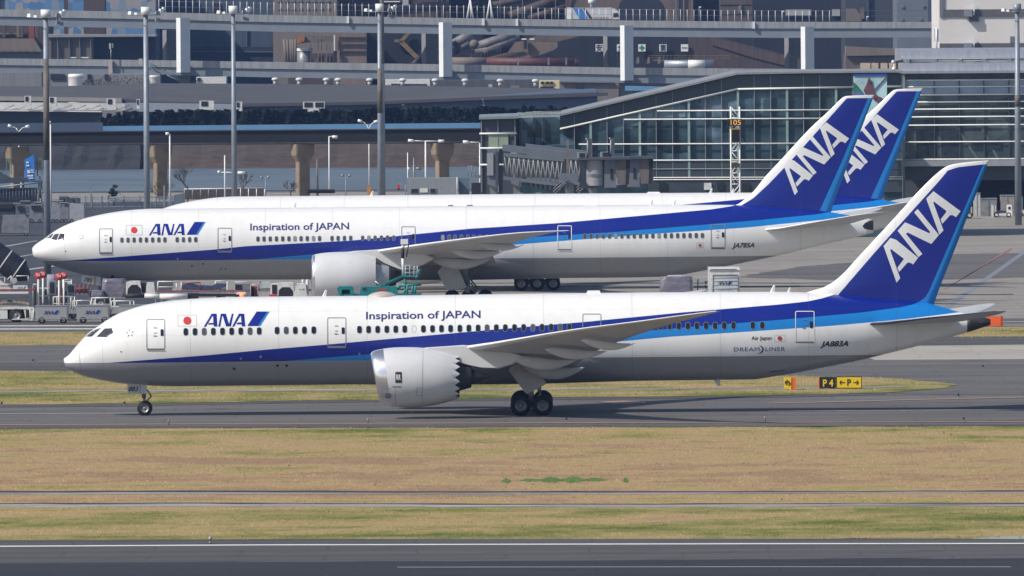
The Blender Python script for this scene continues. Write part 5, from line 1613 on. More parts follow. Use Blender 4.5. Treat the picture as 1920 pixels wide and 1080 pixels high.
# ------------------------------------------------------------------ expressway on two levels
YE = 2550.0
ex = thing('expressway', (P(900, 150, YE).x, YE, 0), 'grey double deck expressway crossing the whole background', 'elevated road')
oe = ex.location
UP = [(-350, 14), (0, 17.5), (300, 23), (500, 28), (830, 33.5), (1180, 38.5), (1460, 41), (1763, 41)]
UP2 = [(-350, 27), (0, 31), (300, 36.5), (500, 41.5), (830, 46.5), (1180, 51.5), (1460, 53.5), (1763, 53)]
UP3 = [(-350, 43), (0, 47.5), (300, 54), (500, 59), (830, 63.5), (1180, 68.5), (1460, 71), (1763, 70)]
LO = [(-350, 106), (0, 109.5), (270, 112.5), (500, 116), (830, 120.5), (1180, 127), (1400, 128.5), (1763, 131)]
LO2 = [(-350, 118), (0, 122), (270, 125), (500, 129), (830, 133.5), (1180, 140.5), (1400, 142), (1763, 145)]
LO3 = [(-350, 132), (0, 136.5), (270, 139.5), (500, 145), (830, 149.5), (1180, 155.5), (1400, 158), (1763, 161)]
def strip(name, a, c, Y, dep, m):
    b = MB(); pprism(b, a + c[::-1], Y, dep); return b.build(name, m, ex, oe)
for a, c, d in ((UP, UP2, UP3), (LO, LO2, LO3)):
    strip('parapet', a, c, YE, .4, CONCRETE)
    strip('girder', c, d, YE + .3, .5, GIRDER)
    strip('girder', c, d, YE + 16, .5, GIRDER)
    mid = [(x, (y0 * .9 + y1 * .1)) for (x, y0), (_, y1) in zip(c, d)]
    strip('road_slab', [(x, y - 1.5) for x, y in c], c, YE + .4, 18, CONCRETE)
for px, y0, y1, w in ((343, 33.5, 136, 26), (835, 42, 144, 24.5), (1175, 47.5, 151, 24.5), (1514, 50, 215, 25)):
    k = YE / FPX
    c = P(px, y0, YE - 4)
    z0 = zat(px, y1, YE - 4)
    b = MB(); b.box((c.x, YE - 3, (c.z + z0) / 2), (w * k * .92, 1.2, c.z - z0), rz=R(42)); b.build('pier', PIERWHITE, ex, oe)
    b = MB(); b.box((c.x, YE + 7, z0 + .9), (1.6, 20, 1.8), rz=0); b.build('crossbeam', GIRDER, ex, oe)
    b = MB(); b.box((c.x, YE + 7, z0 / 2), (2.0, 2.4, z0)); b.build('column', GIRDER, ex, oe)
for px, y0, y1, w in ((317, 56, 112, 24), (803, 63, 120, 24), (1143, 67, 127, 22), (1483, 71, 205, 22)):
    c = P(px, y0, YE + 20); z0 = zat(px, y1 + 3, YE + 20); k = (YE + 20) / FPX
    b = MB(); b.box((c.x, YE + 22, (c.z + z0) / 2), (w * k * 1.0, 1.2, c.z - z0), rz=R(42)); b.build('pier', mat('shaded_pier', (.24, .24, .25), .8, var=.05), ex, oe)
for px in (652, 906, 969, 1413):
    y = float(np.interp(px, [p[0] for p in UP], [p[1] for p in UP]))
    b = MB(); pbox(b, px - 2, y, px + 2.5, y + 13, YE - .4, .35); b.build('drain_box', PIERWHITE, ex, oe)
for (x0, y0) in ((815, 54), (815, 139)):
    b = MB(); b.path([P(803, y0 + 9, YE + .6), P(803, y0, YE + .6), P(820, y0 - 2, YE + .6)], .14); b.build('drain_pipe', DARK, ex, oe)
# fence on the upper deck
fe = thing('deck_fence', (P(900, 30, YE).x, YE + 2, P(900, 30, YE).z), 'fence of thin pale posts along the top of the expressway', 'fence')
pm = MB().bar((0, 0, 0), (0, 0, 2.35), .055, 5).build('post', RAILWHITE, fe)
first = True
npost = 0
for i, px in enumerate(np.arange(298, 1560, 12.7)):
    y = float(np.interp(px, [p[0] for p in UP], [p[1] for p in UP]))
    o = pm if first else pm.copy()
    if not first: COL.objects.link(o); o.parent = fe
    first = False
    o.location = P(px, y + 2, YE + 2) - fe.location
    o.scale = (1, 1, 1.0 if px > 1000 else 1.12)
b = MB()
for (xa, ya), (xb, yb) in zip(UP[2:-1], UP[3:]):
    pbar(b, (xa, ya - 21), (xb, yb - 21), YE + 2, .03, 4); pbar(b, (xa, ya - 11), (xb, yb - 11), YE + 2, .022, 4)
b.build('wire', GREYINK, fe, fe.location)
for i, px in enumerate((882, 919)):
    y = float(np.interp(px, [p[0] for p in UP], [p[1] for p in UP])); c = P(px, y, YE + 1)
    t = tag(MB().bar(P(px - 6, y + 1, YE + 1), P(px - .5, y - 36, YE + 1), .2, 6, .13).bar(P(px + 5, y + 1, YE + 1), P(px - .5, y - 36, YE + 1), .2, 6, .13).build('gantry_leg', LAMPWHITE, None, c), ('left' if i == 0 else 'right') + ' one of two white splayed gantry legs on the expressway', 'gantry', 'gantry legs on the expressway')
# truck on the upper deck
tr = thing('box_truck', P(1110, 38, YE + 6), 'white box truck with slanted blue stripe driving on the expressway', 'truck')
ot = tr.location
b = MB(); pbox(b, 1063, 14.5, 1147, 35.5, YE + 5, 2.5); b.build('cargo_box', mat('truck_white', (.52, .53, .55), .5, var=.03), tr, ot)
b = MB(); pbox(b, 1062.6, 14.2, 1071, 35.8, YE + 4.8, 2.9); b.build('rear_door', WHITE, tr, ot)
b = MB(); pprism(b, [(1147, 15), (1153, 16), (1160, 22), (1161, 36), (1147, 36)], YE + 5.1, 2.3); cb = b.build('cab', GSEWHITE, tr, ot)
b = MB(); pprism(b, [(1150, 25), (1158, 24), (1160, 31), (1150, 32)], YE + 5.0, .15); b.build('window', DARK, cb, ot)
b = MB(); pprism(b, [(1074, 15), (1090, 15), (1102, 35), (1086, 35)], YE + 4.9, .1); b.build('stripe', mat('stripe_blue', (.05, .20, .55), .5), tr, ot)
b = MB(); pprism(b, [(1093, 15), (1097, 15), (1111, 35), (1105, 35)], YE + 4.9, .1); b.build('stripe', mat('stripe_navy', (.05, .04, .10), .5), tr, ot)
panel('lettering', INK, text_px('T.NABAR D', 1108, 35.0, 1141, 35.2, 3.2, bold=.01), YE + 4.85, tr, ot)
for px in (1080, 1092, 1153):
    c = P(px, 38, YE + 5.3); c.z = P(px, 37.5, YE + 5.3).z
    b = MB(); b.lathe(c, (0, 1, 0), [(0, .48), (.3, .48), (.31, .2)], 16); b.build('wheel', TYRE, tr, ot)
# small lamps on the deck
for i, (px, yt) in enumerate(((1311, 13), (1467, 21), (1625, 31))):
    y = float(np.interp(px, [p[0] for p in UP], [p[1] for p in UP])); c = P(px, y, YE + 3)
    t = thing('road_lamp', c, '%s of the short hooked lamps on the expressway' % nth(i, 3), 'lamp', 'hooked lamps on the expressway')
    b = MB(); b.bar(c, P(px, yt + 2, YE + 3), .07); b.build('pole', GALV, t, c)
    b = MB(); b.path([P(px, yt + 2, YE + 3), P(px + 1, yt, YE + 3), P(px + 4, yt + .6, YE + 3)], .11); b.build('head', LAMPWHITE, t, c)
# ------------------------------------------------------------------ works beyond the expressway
def wallmat(name, col, var=.14, rough=.8, sc=.12, streak=(1.2, 1, .10)):
    return mat(name, tuple(c * (.85 if col[0] > col[2] else .62) for c in col), rough, var=var, scale=sc * 4, streak=streak)
NAVY = wallmat('dark_cladding', (.020, .022, .034), .2)
NAVY2 = wallmat('blue_black_cladding', (.026, .032, .055), .15)
TAUPE = wallmat('taupe_cladding', (.105, .085, .080), .15)
TAN = wallmat('tan_cladding', (.155, .115, .095), .14)
BROWN = wallmat('brown_cladding', (.085, .062, .058), .2)
BLUEGREY = wallmat('blue_grey_cladding', (.085, .125, .19), .14)
PALEBLUE = wallmat('pale_blue_grey_cladding', (.22, .255, .30), .08)
SHEDROOF = wallmat('shed_sheet_roof', (.20, .165, .14), .10)
def block(name, label, cat, x0, y0, x1, y1, Y, dep, m, part='wall', rz=0):
    """a plain walled block that reaches the ground; extra parts are added by the caller"""
    c = P((x0 + x1) / 2, y1, Y)
    t = thing(name, (c.x, Y, 0), label, cat)
    zt = zat((x0 + x1) / 2, y0, Y)
    k = Y / FPX
    b = MB(); b.box((c.x, Y + dep / 2, zt / 2), ((x1 - x0) * k, dep, zt)); b.build(part, m, t, t.location)
    return t
def on(t, name, m, pts, Y, dep=.4, dy=.5):
    b = MB(); pprism(b, pts, Y - dy, dep); return b.build(name, m, t, t.location)
# tiled blue hall at the top left
m, nt, bb = new_mat('blue_facet_cladding')
vo = nt.nodes.new('ShaderNodeTexVoronoi'); vo.inputs['Scale'].default_value = 1.0; vo.inputs['Randomness'].default_value = .45
vv = mapping(nt, coords(nt), (.62, 0, .50)); nt.links.new(vv, vo.inputs['Vector'])
sp_ = nt.nodes.new('ShaderNodeSeparateXYZ'); nt.links.new(vo.outputs['Color'], sp_.inputs[0])
c1 = ramp(nt, sp_.outputs[0], [(0.0, (.07, .17, .36)), (.35, (.10, .22, .42)), (.62, (.22, .27, .32)), (.8, (.36, .32, .27))], 'CONSTANT')
nt.links.new(mix(nt, mth(nt, 'MULTIPLY', noise(nt, coords(nt), .5, 3), .5), c1, (.08, .18, .36)), bb.inputs['Base Color'])
bb.inputs['Roughness'].default_value = .6
YI = 2960.0
t = block('patterned_hall', 'blue hall with pale polygon pattern at the top left', 'building', -420, -70, 292, 60, YI, 40, m)
on(t, 'door_bay', NAVY, [(0, -10), (2, -10), (2, 18), (0, 18)], YI)
t = block('chimney', 'thick brown chimney before the blue patterned hall', 'chimney', 157, -80, 197, 60, YI - 25, 9, BROWN)
for y in (-20, 30): on(t, 'band', NAVY, [(156.6, y), (197.4, y), (197.4, y + 2), (156.6, y + 2)], YI - 25, .3, .3)
t = block('flue_stack', 'thin brown stack running down behind both decks at the left', 'chimney', 120.5, -80, 128, 112, YI - 60, 1.6, BROWN)
on(t, 'ladder', STEEL, [(128.5, -60), (129.3, -60), (129.3, 100), (128.5, 100)], YI - 60, .2, 0)
t = block('blue_grey_hall', 'plain blue-grey hall between the patterned hall and the office block', 'building', 292, -60, 512, 126, YI + 40, 40, BLUEGREY)
on(t, 'dark_bay', NAVY2, [(356, 88), (534, 88), (534, 128), (356, 128)], YI + 40, 1, 3)
on(t, 'dark_bay', NAVY2, [(398, 6), (412, 6), (412, 24), (398, 24)], YI + 40)
for x in (462, 520): on(t, 'downpipe', PALEBLUE, [(x, 40), (x + .8, 40), (x + .8, 90), (x, 90)], YI + 40)
on(t, 'pipe_run', PALEBLUE, [(356, 96), (534, 96.5), (534, 97.5), (356, 97)], YI + 40, .4, 3.6)
t = block('office_block', 'tan office block with rows of small windows at the top', 'building', 512, -80, 632, 62, YI - 20, 30, wallmat('warm_grey_render', (.20, .165, .145), .06))
for r_ in range(3):
    for i in range(8):
        on(t, 'window', GREYINK, [(520 + i * 13, -14 + r_ * 14), (527 + i * 13, -14 + r_ * 14), (527 + i * 13, -10.5 + r_ * 14), (520 + i * 13, -10.5 + r_ * 14)], YI - 20, .3, .25)
t = block('works_hall', 'brown works hall with pipes right of the office block', 'building', 632, -80, 842, 130, YI + 10, 40, BROWN)
on(t, 'pale_edge', RAILWHITE, [(716, 2), (750, 2), (750, 4), (716, 4)], YI + 10)
on(t, 'roof_slope', NAVY, [(690, 22), (800, 4), (842, 4), (842, 12), (760, 18), (700, 30)], YI + 10)
for i, x in enumerate((655, 660, 697, 702, 820, 828)): on(t, 'pipe', GALV, [(x, -20), (x + 1, -20), (x + 1, 34), (x, 34)], YI + 10)
on(t, 'pipe', SHEDGREY, [(755, -10), (766, -10), (766, 10), (755, 10)], YI + 10)
t = block('pipe_works', 'dark works with slanting pipes at the top middle', 'building', 842, -80, 1062, 130, YI + 30, 40, NAVY)
for (x0, y0, x1, y1, r) in ((955, 30, 1062, -8, 1.0), (900, 14, 1040, -14, .7), (990, 34, 1062, 12, .8), (850, 20, 900, 4, .6)):
    b = MB(); pbar(b, (x0, y0), (x1, y1), YI + 28, r, 10); b.build('pipe', BROWN, t, t.location)
for x in (937, 979, 1041): on(t, 'mast', GALV, [(x, -20), (x + 1, -20), (x + 1, 34), (x, 34)], YI + 20)
# gantry tops with yellow-green cap
t = block('arched_hall', 'tan hall with a tall dark round arch behind the truck', 'building', 1062, -80, 1300, 42, YI, 40, TAN)
on(t, 'arch', NAVY2, [(1160, 60)] + [(1201 + 41 * math.cos(a), 16 - 30 * math.sin(a)) for a in np.linspace(math.pi, 0, 15)] + [(1242, 60)], YI, .4, .4)
on(t, 'shaded_gable', BROWN, [(1062, -30), (1082, -30), (1068, 18), (1062, 20)], YI, .4, .4)
for x in (1267, 1271, 1281, 1297): on(t, 'pipe', GALV, [(x, -30), (x + .9, -30), (x + .9, 42), (x, 42)], YI, .4, .6)
b = MB(); pbar(b, (1110, 14), (1110, -5), YI - 80, .45, 8); b.ball(P(1110, 2, YI - 80), .9, 6); b.build('vent_post', LAMPWHITE, t, t.location)
t = block('dark_hall', 'dark navy hall beyond the deck fence, right of the tan arch', 'building', 1300, -80, 1350, 60, YI + 5, 40, NAVY2)
on(t, 'edge', GALV, [(1348, -40), (1349, -40), (1349, 40), (1348, 40)], YI + 5)
t = block('concrete_tower', 'taupe tower block between two dark halls', 'building', 1350, -80, 1411, 60, YI - 5, 30, TAUPE)
on(t, 'duct', GREYINK, [(1384, 12), (1390, 9), (1390, 24), (1384, 24)], YI - 5)
for y in (-12, 8, 26): on(t, 'joint', BROWN, [(1350, y), (1411, y), (1411, y + 1), (1350, y + 1)], YI - 5, .3, .2)
t = block('navy_shed', 'wide dark navy shed with two pale panels above the expressway', 'building', 1411, -80, 1586, 230, YI + 60, 60, NAVY2)
on(t, 'panel', SHEDGREY, [(1473, 18), (1521, 18), (1521, 29), (1473, 29)], YI + 60)
on(t, 'panel', SHEDGREY, [(1560, 17.5), (1575, 17.5), (1575, 30), (1560, 30)], YI + 60)
t = block('slate_shed', 'slate blue shed beside the pale silo', 'building', 1586, -80, 1682, 150, YI + 20, 40, wallmat('slate_cladding', (.075, .085, .115), .1))
on(t, 'shed_gable', SHEDROOF, [(1586, 16), (1604, 16), (1616, 30), (1616, 40), (1586, 40)], YI + 20, .5, 1)
on(t, 'rusty_duct', RUSTY, [(1613, 14), (1620, 14), (1620, 36), (1613, 36)], YI + 20, .5, 1.2)
on(t, 'column', BLUEGREY, [(1624, -30), (1629, -30), (1629, 40), (1624, 40)], YI + 20, .5, .8)
t = block('silo', 'pale blue-grey silo block with round hatches', 'silo', 1682, -80, 1764, 150, YI - 10, 30, PALEBLUE)
for x, y in ((1692, 12), (1731, 11), (1691, 36), (1758, 4), (1726, 36)):
    on(t, 'hatch', GREYINK, circ(x, y, 3.4, 12), YI - 10, .3, .25)
on(t, 'seam', BLUEGREY, [(1740, -30), (1746, -30), (1746, 42), (1740, 42)], YI - 10, .3, .2)
# between the decks
YJ = 2840.0
t = block('pitched_shed', 'tan pitched shed roof at the far left between the decks', 'building', -400, 96, 76, 112, YJ - 60, 20, PALEBLUE)
on(t, 'roof', SHEDROOF, [(-400, 71), (64, 72.5), (78, 97), (-400, 97)], YJ - 60, 3, 2)
for x in range(-10, 76, 14): on(t, 'rail_post', GREYINK, [(x, 90), (x + .6, 90), (x + .6, 97), (x, 97)], YJ - 60, .2, 2.4)
t = block('old_works', 'dark brown works with red and tan stacks behind the pitched shed', 'building', -400, 46, 92, 110, YJ + 20, 30, BROWN)
for x, w, m_ in ((31, 5, SHEDROOF), (37, 6, TAUPE), (54, 10, mat('rust_red', (.20, .055, .04), .8, var=.2)), (66, 6, TAUPE), (4, 6, TAUPE)):
    b = MB(); pbox(b, x, 47, x + w, 70 if w < 10 else 74, YJ + 15, 3); b.build('stack', m_, t, t.location)
on(t, 'roof', mat('works_roof', (.20, .18, .16), .8, var=.1), [(-400, 60), (55, 62), (60, 64), (-400, 64)], YJ + 20, 1, 1.2)
t = block('bay_shed', 'open fronted grey shed with framed bays at the left', 'building', 88, 66, 176, 112, YJ, 25, mat('shed_bay_back', (.12, .115, .11), .8, var=.15, scale=.5, streak=(1, 1, .2)))
for x in (93, 107, 128.5, 148, 169): on(t, 'post', SHEDROOF, [(x, 70), (x + 1.6, 70), (x + 1.6, 110), (x, 110)], YJ, .6, .8)
on(t, 'roof', mat('bay_roof', (.25, .25, .25), .7, var=.1), [(88, 64.5), (292, 65.5), (292, 68.5), (88, 70)], YJ, 20, 1.2)
on(t, 'pale_sheet', WHITE, [(129, 107), (143, 107), (143, 109), (129, 109)], YJ, .3, .6)
on(t, 'pale_sheet', WHITE, [(151, 107), (166, 107), (166, 109), (151, 109)], YJ, .3, .6)
t = block('dark_bay_shed', 'dark mouth of a wide shed between the first two masts', 'building', 176, 68, 292, 112, YJ + 3, 25, NAVY2)
on(t, 'ledge', NAVY, [(176, 92), (292, 95), (292, 96), (176, 93)], YJ + 3, .3, .3)
t = thing('deck_sign', P(208, 112, YE - 1), 'small grey sign board on a post at the lower deck', 'sign')
b = MB(); pbar(b, (208, 112), (208, 92), YE - 1, .10); b.build('post', GALV, t, t.location)
b = MB(); pbox(b, 204.5, 81, 208, 91.5, YE - 1, .2); pbox(b, 209.5, 82, 212, 90, YE - .8, .2); b.build('board', SHEDGREY, t, t.location)
t = block('rail_cabin', 'pale cabin panel on the lower deck parapet', 'cabin', 203, 111.5, 210.5, 124, YE - .6, .4, mat('cabin_pink', (.42, .36, .35), .7))
YK = 2790.0
t = block('pipe_rack', 'orange and rusty pipe rack with round tank between the decks', 'pipe rack', 540, 100, 626, 124, YK + 20, 8, BROWN)
for x in (537, 541, 546, 549, 553): 
    b = MB(); pbar(b, (x, 122), (x - 4 + (x - 537) * .3, 74), YK, .35, 6); b.build('leg', SHEDROOF, t, t.location)
on(t, 'pipe_bundle', RUSTY, [(551, 80), (558, 70), (572, 66), (624, 66), (624, 78), (575, 80), (556, 82)], YK + 4, 3)
on(t, 'orange_pipe', mat('orange_pipe', (.36, .14, .05), .6, var=.25, scale=1), [(551, 80), (560, 70), (572, 68), (570, 78), (556, 82)], YK + 3, 1)
c = P(571, 118, YK + 6); b = MB(); b.lathe((c.x, YK + 6, zat(571, 120, YK)), (0, 0, 1), [(0, 1.6), (3.0, 1.6), (3.0, .01)], 20); b.build('tank', STEEL, t, t.location)
b = MB(); b.lathe((c.x, YK + 6, zat(571, 96, YK)), (0, 0, 1), [(0, 1.75), (.6, 1.75)], 20); b.build('tank_band', LAMPWHITE, t, t.location)
on(t, 'platform', TAUPE, [(582, 114), (604, 104), (626, 106), (626, 120), (582, 120)], YK + 2, 1)
for x in (582, 596, 602, 612, 618): on(t, 'strut', RUSTY, [(x, 66), (x + 1.3, 66), (x + 1.3, 118), (x, 118)], YK + 2, .5, .8)
on(t, 'roof_truss', SHEDROOF, [(546, 63), (624, 65), (624, 67), (546, 65.5)], YK, .5)
t = block('tan_tower', 'tan corrugated tower between the decks left of the rusty mast', 'building', 625, 60, 687, 126, YK - 20, 20, wallmat('tan_corrugated', (.215, .16, .135), .12, streak=(5, 1, .1)))
for y in (69, 82, 95): on(t, 'shadow_band', BROWN, [(634, y), (686, y), (686, y + 2), (634, y + 2)], YK - 20, .4, .5)
on(t, 'white_pipe', LAMPWHITE, [(626, 66), (628, 66), (628, 95), (626, 95)], YK - 20, .5, 1)
on(t, 'white_pipe', SHEDROOF, [(632, 95), (637, 95), (637, 118), (632, 118)], YK - 20, .5, 1)
on(t, 'doorway', NAVY, [(625, 96), (632, 96), (632, 118), (625, 118)], YK - 20, .4, .4)
t = block('stair_hall', 'dark hall with a yellow-brown zigzag stair outside', 'building', 687, 60, 838, 132, YK, 20, NAVY)
OCH = mat('ochre_steel', (.20, .135, .045), .6, var=.2, scale=1)
on(t, 'stair', OCH, [(748, 76), (762, 62), (770, 62), (754, 80)], YK, .8, 1.5)
on(t, 'stair', OCH, [(748, 78), (756, 76), (786, 106), (780, 112), (748, 80)], YK, .8, 1.5)
on(t, 'stair', RUSTY, [(770, 118), (784, 106), (786, 109), (776, 119)], YK, .8, 1.5)
on(t, 'landing', SHEDROOF, [(739, 74), (750, 74), (750, 79), (739, 79)], YK, .8, 1.5)
t = block('conveyor', 'tan curved conveyor housing sweeping up between the decks', 'conveyor', 900, 108, 1000, 124, YK + 25, 8, NAVY)
on(t, 'housing', wallmat('conveyor_tan', (.20, .155, .125), .12), [(905, 110), (952, 99), (965, 80), (972, 78), (1045, 79), (1046, 88), (1038, 94), (1005, 106), (975, 111)], YK + 10, 3)
on(t, 'upper_housing', wallmat('conveyor_brown', (.15, .115, .095), .12), [(975, 78), (1010, 66), (1090, 67), (1046, 78)], YK + 14, 3)
on(t, 'groove', BROWN, [(925, 108), (960, 98), (985, 96), (945, 108)], YK + 9.6, .3)
b = MB(); pbox(b, 982, 72, 988, 92, YK + 8, 1); b.build('post', NAVY, t, t.location)
for x in (978, 993): on(t, 'lamp_box', LAMPWHITE, [(x, 72), (x + 9, 72), (x + 9, 74.5), (x, 74.5)], YK + 7.5, .4)
t = block('duct_works', 'mass of dark bent ducts behind the second pier', 'ducts', 846, 62, 905, 124, YK + 30, 10, NAVY)
DUCT = mat('duct_grey', (.16, .15, .155), .6, var=.3, scale=.6)
for (p, q, r) in (((850, 84), (885, 64), 1.1), ((850, 96), (880, 80), .9), ((884, 90), (965, 66), 1.0), ((905, 97), (975, 68), .9), ((862, 92), (870, 78), .7), ((890, 94), (940, 92), .9)):
    b = MB(); pbar(b, p, q, YK + 22, r, 12); b.build('duct', DUCT, t, t.location)
b = MB(); b.ball(P(889, 83, YK + 18), 1.0, 8); b.build('valve', SHEDROOF, t, t.location)
on(t, 'platform', SHEDROOF, [(848, 106), (884, 105), (884, 109), (848, 111)], YK + 10, 1)
for x in range(848, 960, 6): on(t, 'rail_post', OCH, [(x, 99), (x + .7, 99), (x + .7, 106), (x, 106)], YK + 9, .2)
t = thing('red_pipe', P(960, 117, YK - 5), 'thick dull red pipe lying along the lower deck', 'pipe')
b = MB(); pbar(b, (848, 116), (912, 116), YK - 5, .95, 14); b.build('pale_section', SHEDROOF, t, t.location)
b = MB(); pbar(b, (912, 116), (1078, 118), YK - 5, .95, 14); b.ball(P(1078, 118, YK - 5), .95, 8); b.build('red_section', mat('dull_red', (.10, .034, .034), .6, var=.2, scale=.8), t, t.location)
for x in (970, 1027, 1060): on(t, 'bracket', STEEL, [(x, 108), (x + 3, 108), (x + 3, 122), (x, 122)], YK - 7, .5)
t = block('safety_wall', 'long dark clad wall carrying the white safety panels', 'building', 985, 60, 1411, 135, YK + 40, 30, NAVY)
on(t, 'slanted_cladding', wallmat('brownish_cladding', (.080, .058, .056), .2, streak=(4, 1, .1)), [(1290, 68), (1340, 68), (1500, 110), (1500, 130), (1290, 130)], YK + 40, .3, .3)  # brownish slanted stripes on the dark wall
on(t, 'slanted_cladding', wallmat('brownish_streaks', (.10, .07, .062), .2, streak=(4, 1, .1)), [(1335, 70), (1411, 92), (1500, 112), (1500, 130), (1411, 108), (1335, 84)], YK + 40, .2, .6)
for i, (x, ch) in enumerate(((1123.5, '安'), (1163.5, '全'), (1203.5, '+'), (1243, '第'), (1283.5, '一'))):
    YQ = YK + 39.0
    s = thing('safety_panel', P(x, 90, YQ), 'white panel on the dark wall bearing ' + ('a green cross' if ch == '+' else {'安': 'the leftmost character', '全': 'a character half hidden by the pier', '第': 'a dense character right of the green cross', '一': 'a single bar'}[ch]), 'sign', 'white safety panels on the dark wall')
    b = MB(); pbox(b, x - 6.8, 83, x + 6.8, 96.5, YQ, .25); b.build('board', LETTER, s, s.location)
    if ch == '+':
        panel('cross', mat('safety_green', (.01, .24, .11), .5), flat_mesh(loops=[[(x - 1.8, 84.8), (x + 1.8, 84.8), (x + 1.8, 88), (x + 5, 88), (x + 5, 91.6), (x + 1.8, 91.6), (x + 1.8, 94.8), (x - 1.8, 94.8), (x - 1.8, 91.6), (x - 5, 91.6), (x - 5, 88), (x - 1.8, 88)]]), YQ - .06, s, s.location)
    elif ch == '一':
        panel('lettering', INK, flat_mesh(loops=[[(x - 5.4, 88.9), (x + 5.4, 88.9), (x + 5.4, 90.5), (x - 5.4, 90.5)]]), YQ - .06, s, s.location)
    else:
        panel('lettering', INK, text_px(ch, x - 5.6, 94.6, x + 5.6, 94.6, 9.0, bold=.02), YQ - .06, s, s.location)
t = thing('silver_pipe', P(1290, 120, YK - 5), 'bright silver pipe under a yellow railed walkway', 'pipe')
b = MB(); pbar(b, (1245, 120.5), (1338, 121), YK - 5, .9, 14); b.build('pipe', PALEMETAL, t, t.location)
b = MB(); pbar(b, (1290, 120.6), (1322, 120.8), YK - 5, .96, 14); b.build('bright_section', LAMPWHITE, t, t.location)
b = MB(); pbox(b, 1225, 112, 1340, 114, YK - 4, 2.5); b.build('walkway', SHEDROOF, t, t.location)
for x in list(range(1216, 1322, 7)) + [1345, 1352, 1359, 1367]: on(t, 'rail_post', OCH, [(x, 103.5), (x + .7, 103.5), (x + .7, 113), (x, 113)], YK - 5, .2)
for y in (103.5, 108): on(t, 'rail', OCH, [(1216, y), (1368, y + .3), (1368, y + 1), (1216, y + .7)], YK - 5, .2, .3)
on(t, 'support', BROWN, [(1343, 114), (1362, 114), (1358, 124), (1347, 124)], YK - 5, 1)
for x in (1194, 1214, 1234): on(t, 'valve_box', SHEDROOF, [(x, 108), (x + 4, 107), (x + 5, 118), (x - 1, 120)], YK - 5, 1, .8)
t = block('window_shed', 'tan shed with a row of lit windows right of the last pier', 'building', 1586, 102, 1700, 140, YK - 40, 20, wallmat('window_shed_tan', (.135, .105, .095), .12))
on(t, 'roof', SHEDROOF, [(1586, 87), (1640, 90), (1700, 92), (1700, 103), (1586, 105)], YK - 40, 8, 1)
for x in (1613, 1634, 1651, 1667, 1684): on(t, 'window', mat('pale_window', (.52, .42, .33), .5), [(x, 118), (x + (19 if x == 1613 else 13), 118), (x + (19 if x == 1613 else 13), 130), (x, 130)], YK - 40, .3, .3)
# white building at the upper right, in front of the end of the expressway
YV = 2260.0
t = block('white_building', 'white building with dark window bands at the upper right', 'building', 1762, -80, 2200, 240, YV, 40, mat('warm_white_wall', (.68, .655, .63), .8, var=.03, scale=.2))
BAND = mat('band_shade', (.11, .105, .11), .6, var=.1)
on(t, 'window_band', BAND, [(1769, 18), (2200, 15), (2200, 29), (1763, 31.5)], YV, .4, .25)
on(t, 'window_band', BAND, [(1762, 81.5), (2200, 79), (2200, 93), (1762, 93)], YV, .4, .25)
on(t, 'recess', GREYINK, [(1762, -60), (1769, -60), (1769, 32), (1762, 32)], YV, .4, .3)
on(t, 'awning', BAND, [(1817, 32), (1835, 32), (1835, 40), (1817, 40)], YV, .4, .3)
for y in (18, 81):
    b = MB(); pbox(b, 1808, y, 1823, y + 13, YV - 1.4, 1.2); b.build('balcony_grille', GALV, t, t.location)
    b = MB(); pbox(b, 1824, y - 10, 1827.5, y + 11, YV - 1, .6); b.build('downpipe', LAMPWHITE, t, t.location)
on(t, 'vent', GREYINK, [(1894, 68), (1901, 68), (1901, 80), (1894, 80)], YV, .3, .3)
t = thing('roof_mast', (P(1756, 90, 1610).x, 1612, P(1756, 93, 1612).z), 'white aerial mast on the barrel roof beside the white building', 'aerial')
b = MB(); pbar(b, (1756, 94), (1756, 52), 1612, .12); b.build('pole', LAMPWHITE, t, t.location)
for dx in (-3, 3):
    b = MB(); pbox(b, 1756 + dx - 1, 54, 1756 + dx + 1, 78, 1612, .3); b.build('aerial', SHEDGREY, t, t.location)
t = thing('roof_dome_camera', (P(1676, 132, 1478).x, 1478, P(1676, 133, 1478).z), 'small white camera post on the pier roof beside the poster', 'camera')
b = MB(); pbar(b, (1676, 133), (1677, 116), 1478, .09); b.build('pole', LAMPWHITE, t, t.location)
b = MB(); b.ball(P(1674.5, 116, 1478), .2, 7); b.ball(P(1676, 129, 1478), .22, 7); b.build('camera', WHITE, t, t.location)

# odds and ends under the lower deck
YU = 2420.0
for i, (px, y0, y1, r) in enumerate(((143, 138.5, 161, 15), (290, 141, 156, 10))):
    c = P(px, y1, YU); k = YU / FPX
    t = thing('storage_tank', c, ('larger white' if i == 0 else 'smaller white') + ' storage tank below the lower deck', 'tank', 'white tanks below the expressway')
    h = (y1 - y0) * k
    b = MB(); b.lathe(c, (0, 0, 1), [(-3, r * k), (h * .70, r * k), (h * .72, r * k * 1.03), (h * .9, r * k * 1.02), (h, r * k * .9), (h, .01)], 28); b.build('shell', GSEWHITE if i else WHITE, t, c)
    b = MB(); b.lathe(c, (0, 0, 1), [(h * .68, r * k + .05), (h * .72, r * k + .05)], 28); b.build('hoop', SHEDGREY, t, c)
t = block('corrugated_shed', 'pale corrugated shed under the lower deck at the far left', 'shed', -400, 137, 78, 168, YU + 10, 10, wallmat('corrugated_grey', (.30, .31, .33), .1, streak=(6, 1, .1)))
on(t, 'frame', STEEL, [(72, 141), (73.5, 141), (73.5, 162), (72, 162)], YU + 10, .4, 1)
t = block('pale_store', 'pale low store behind the two white tanks', 'shed', 95, 139, 300, 165, YU + 40, 10, wallmat('store_grey', (.33, .34, .36), .08))
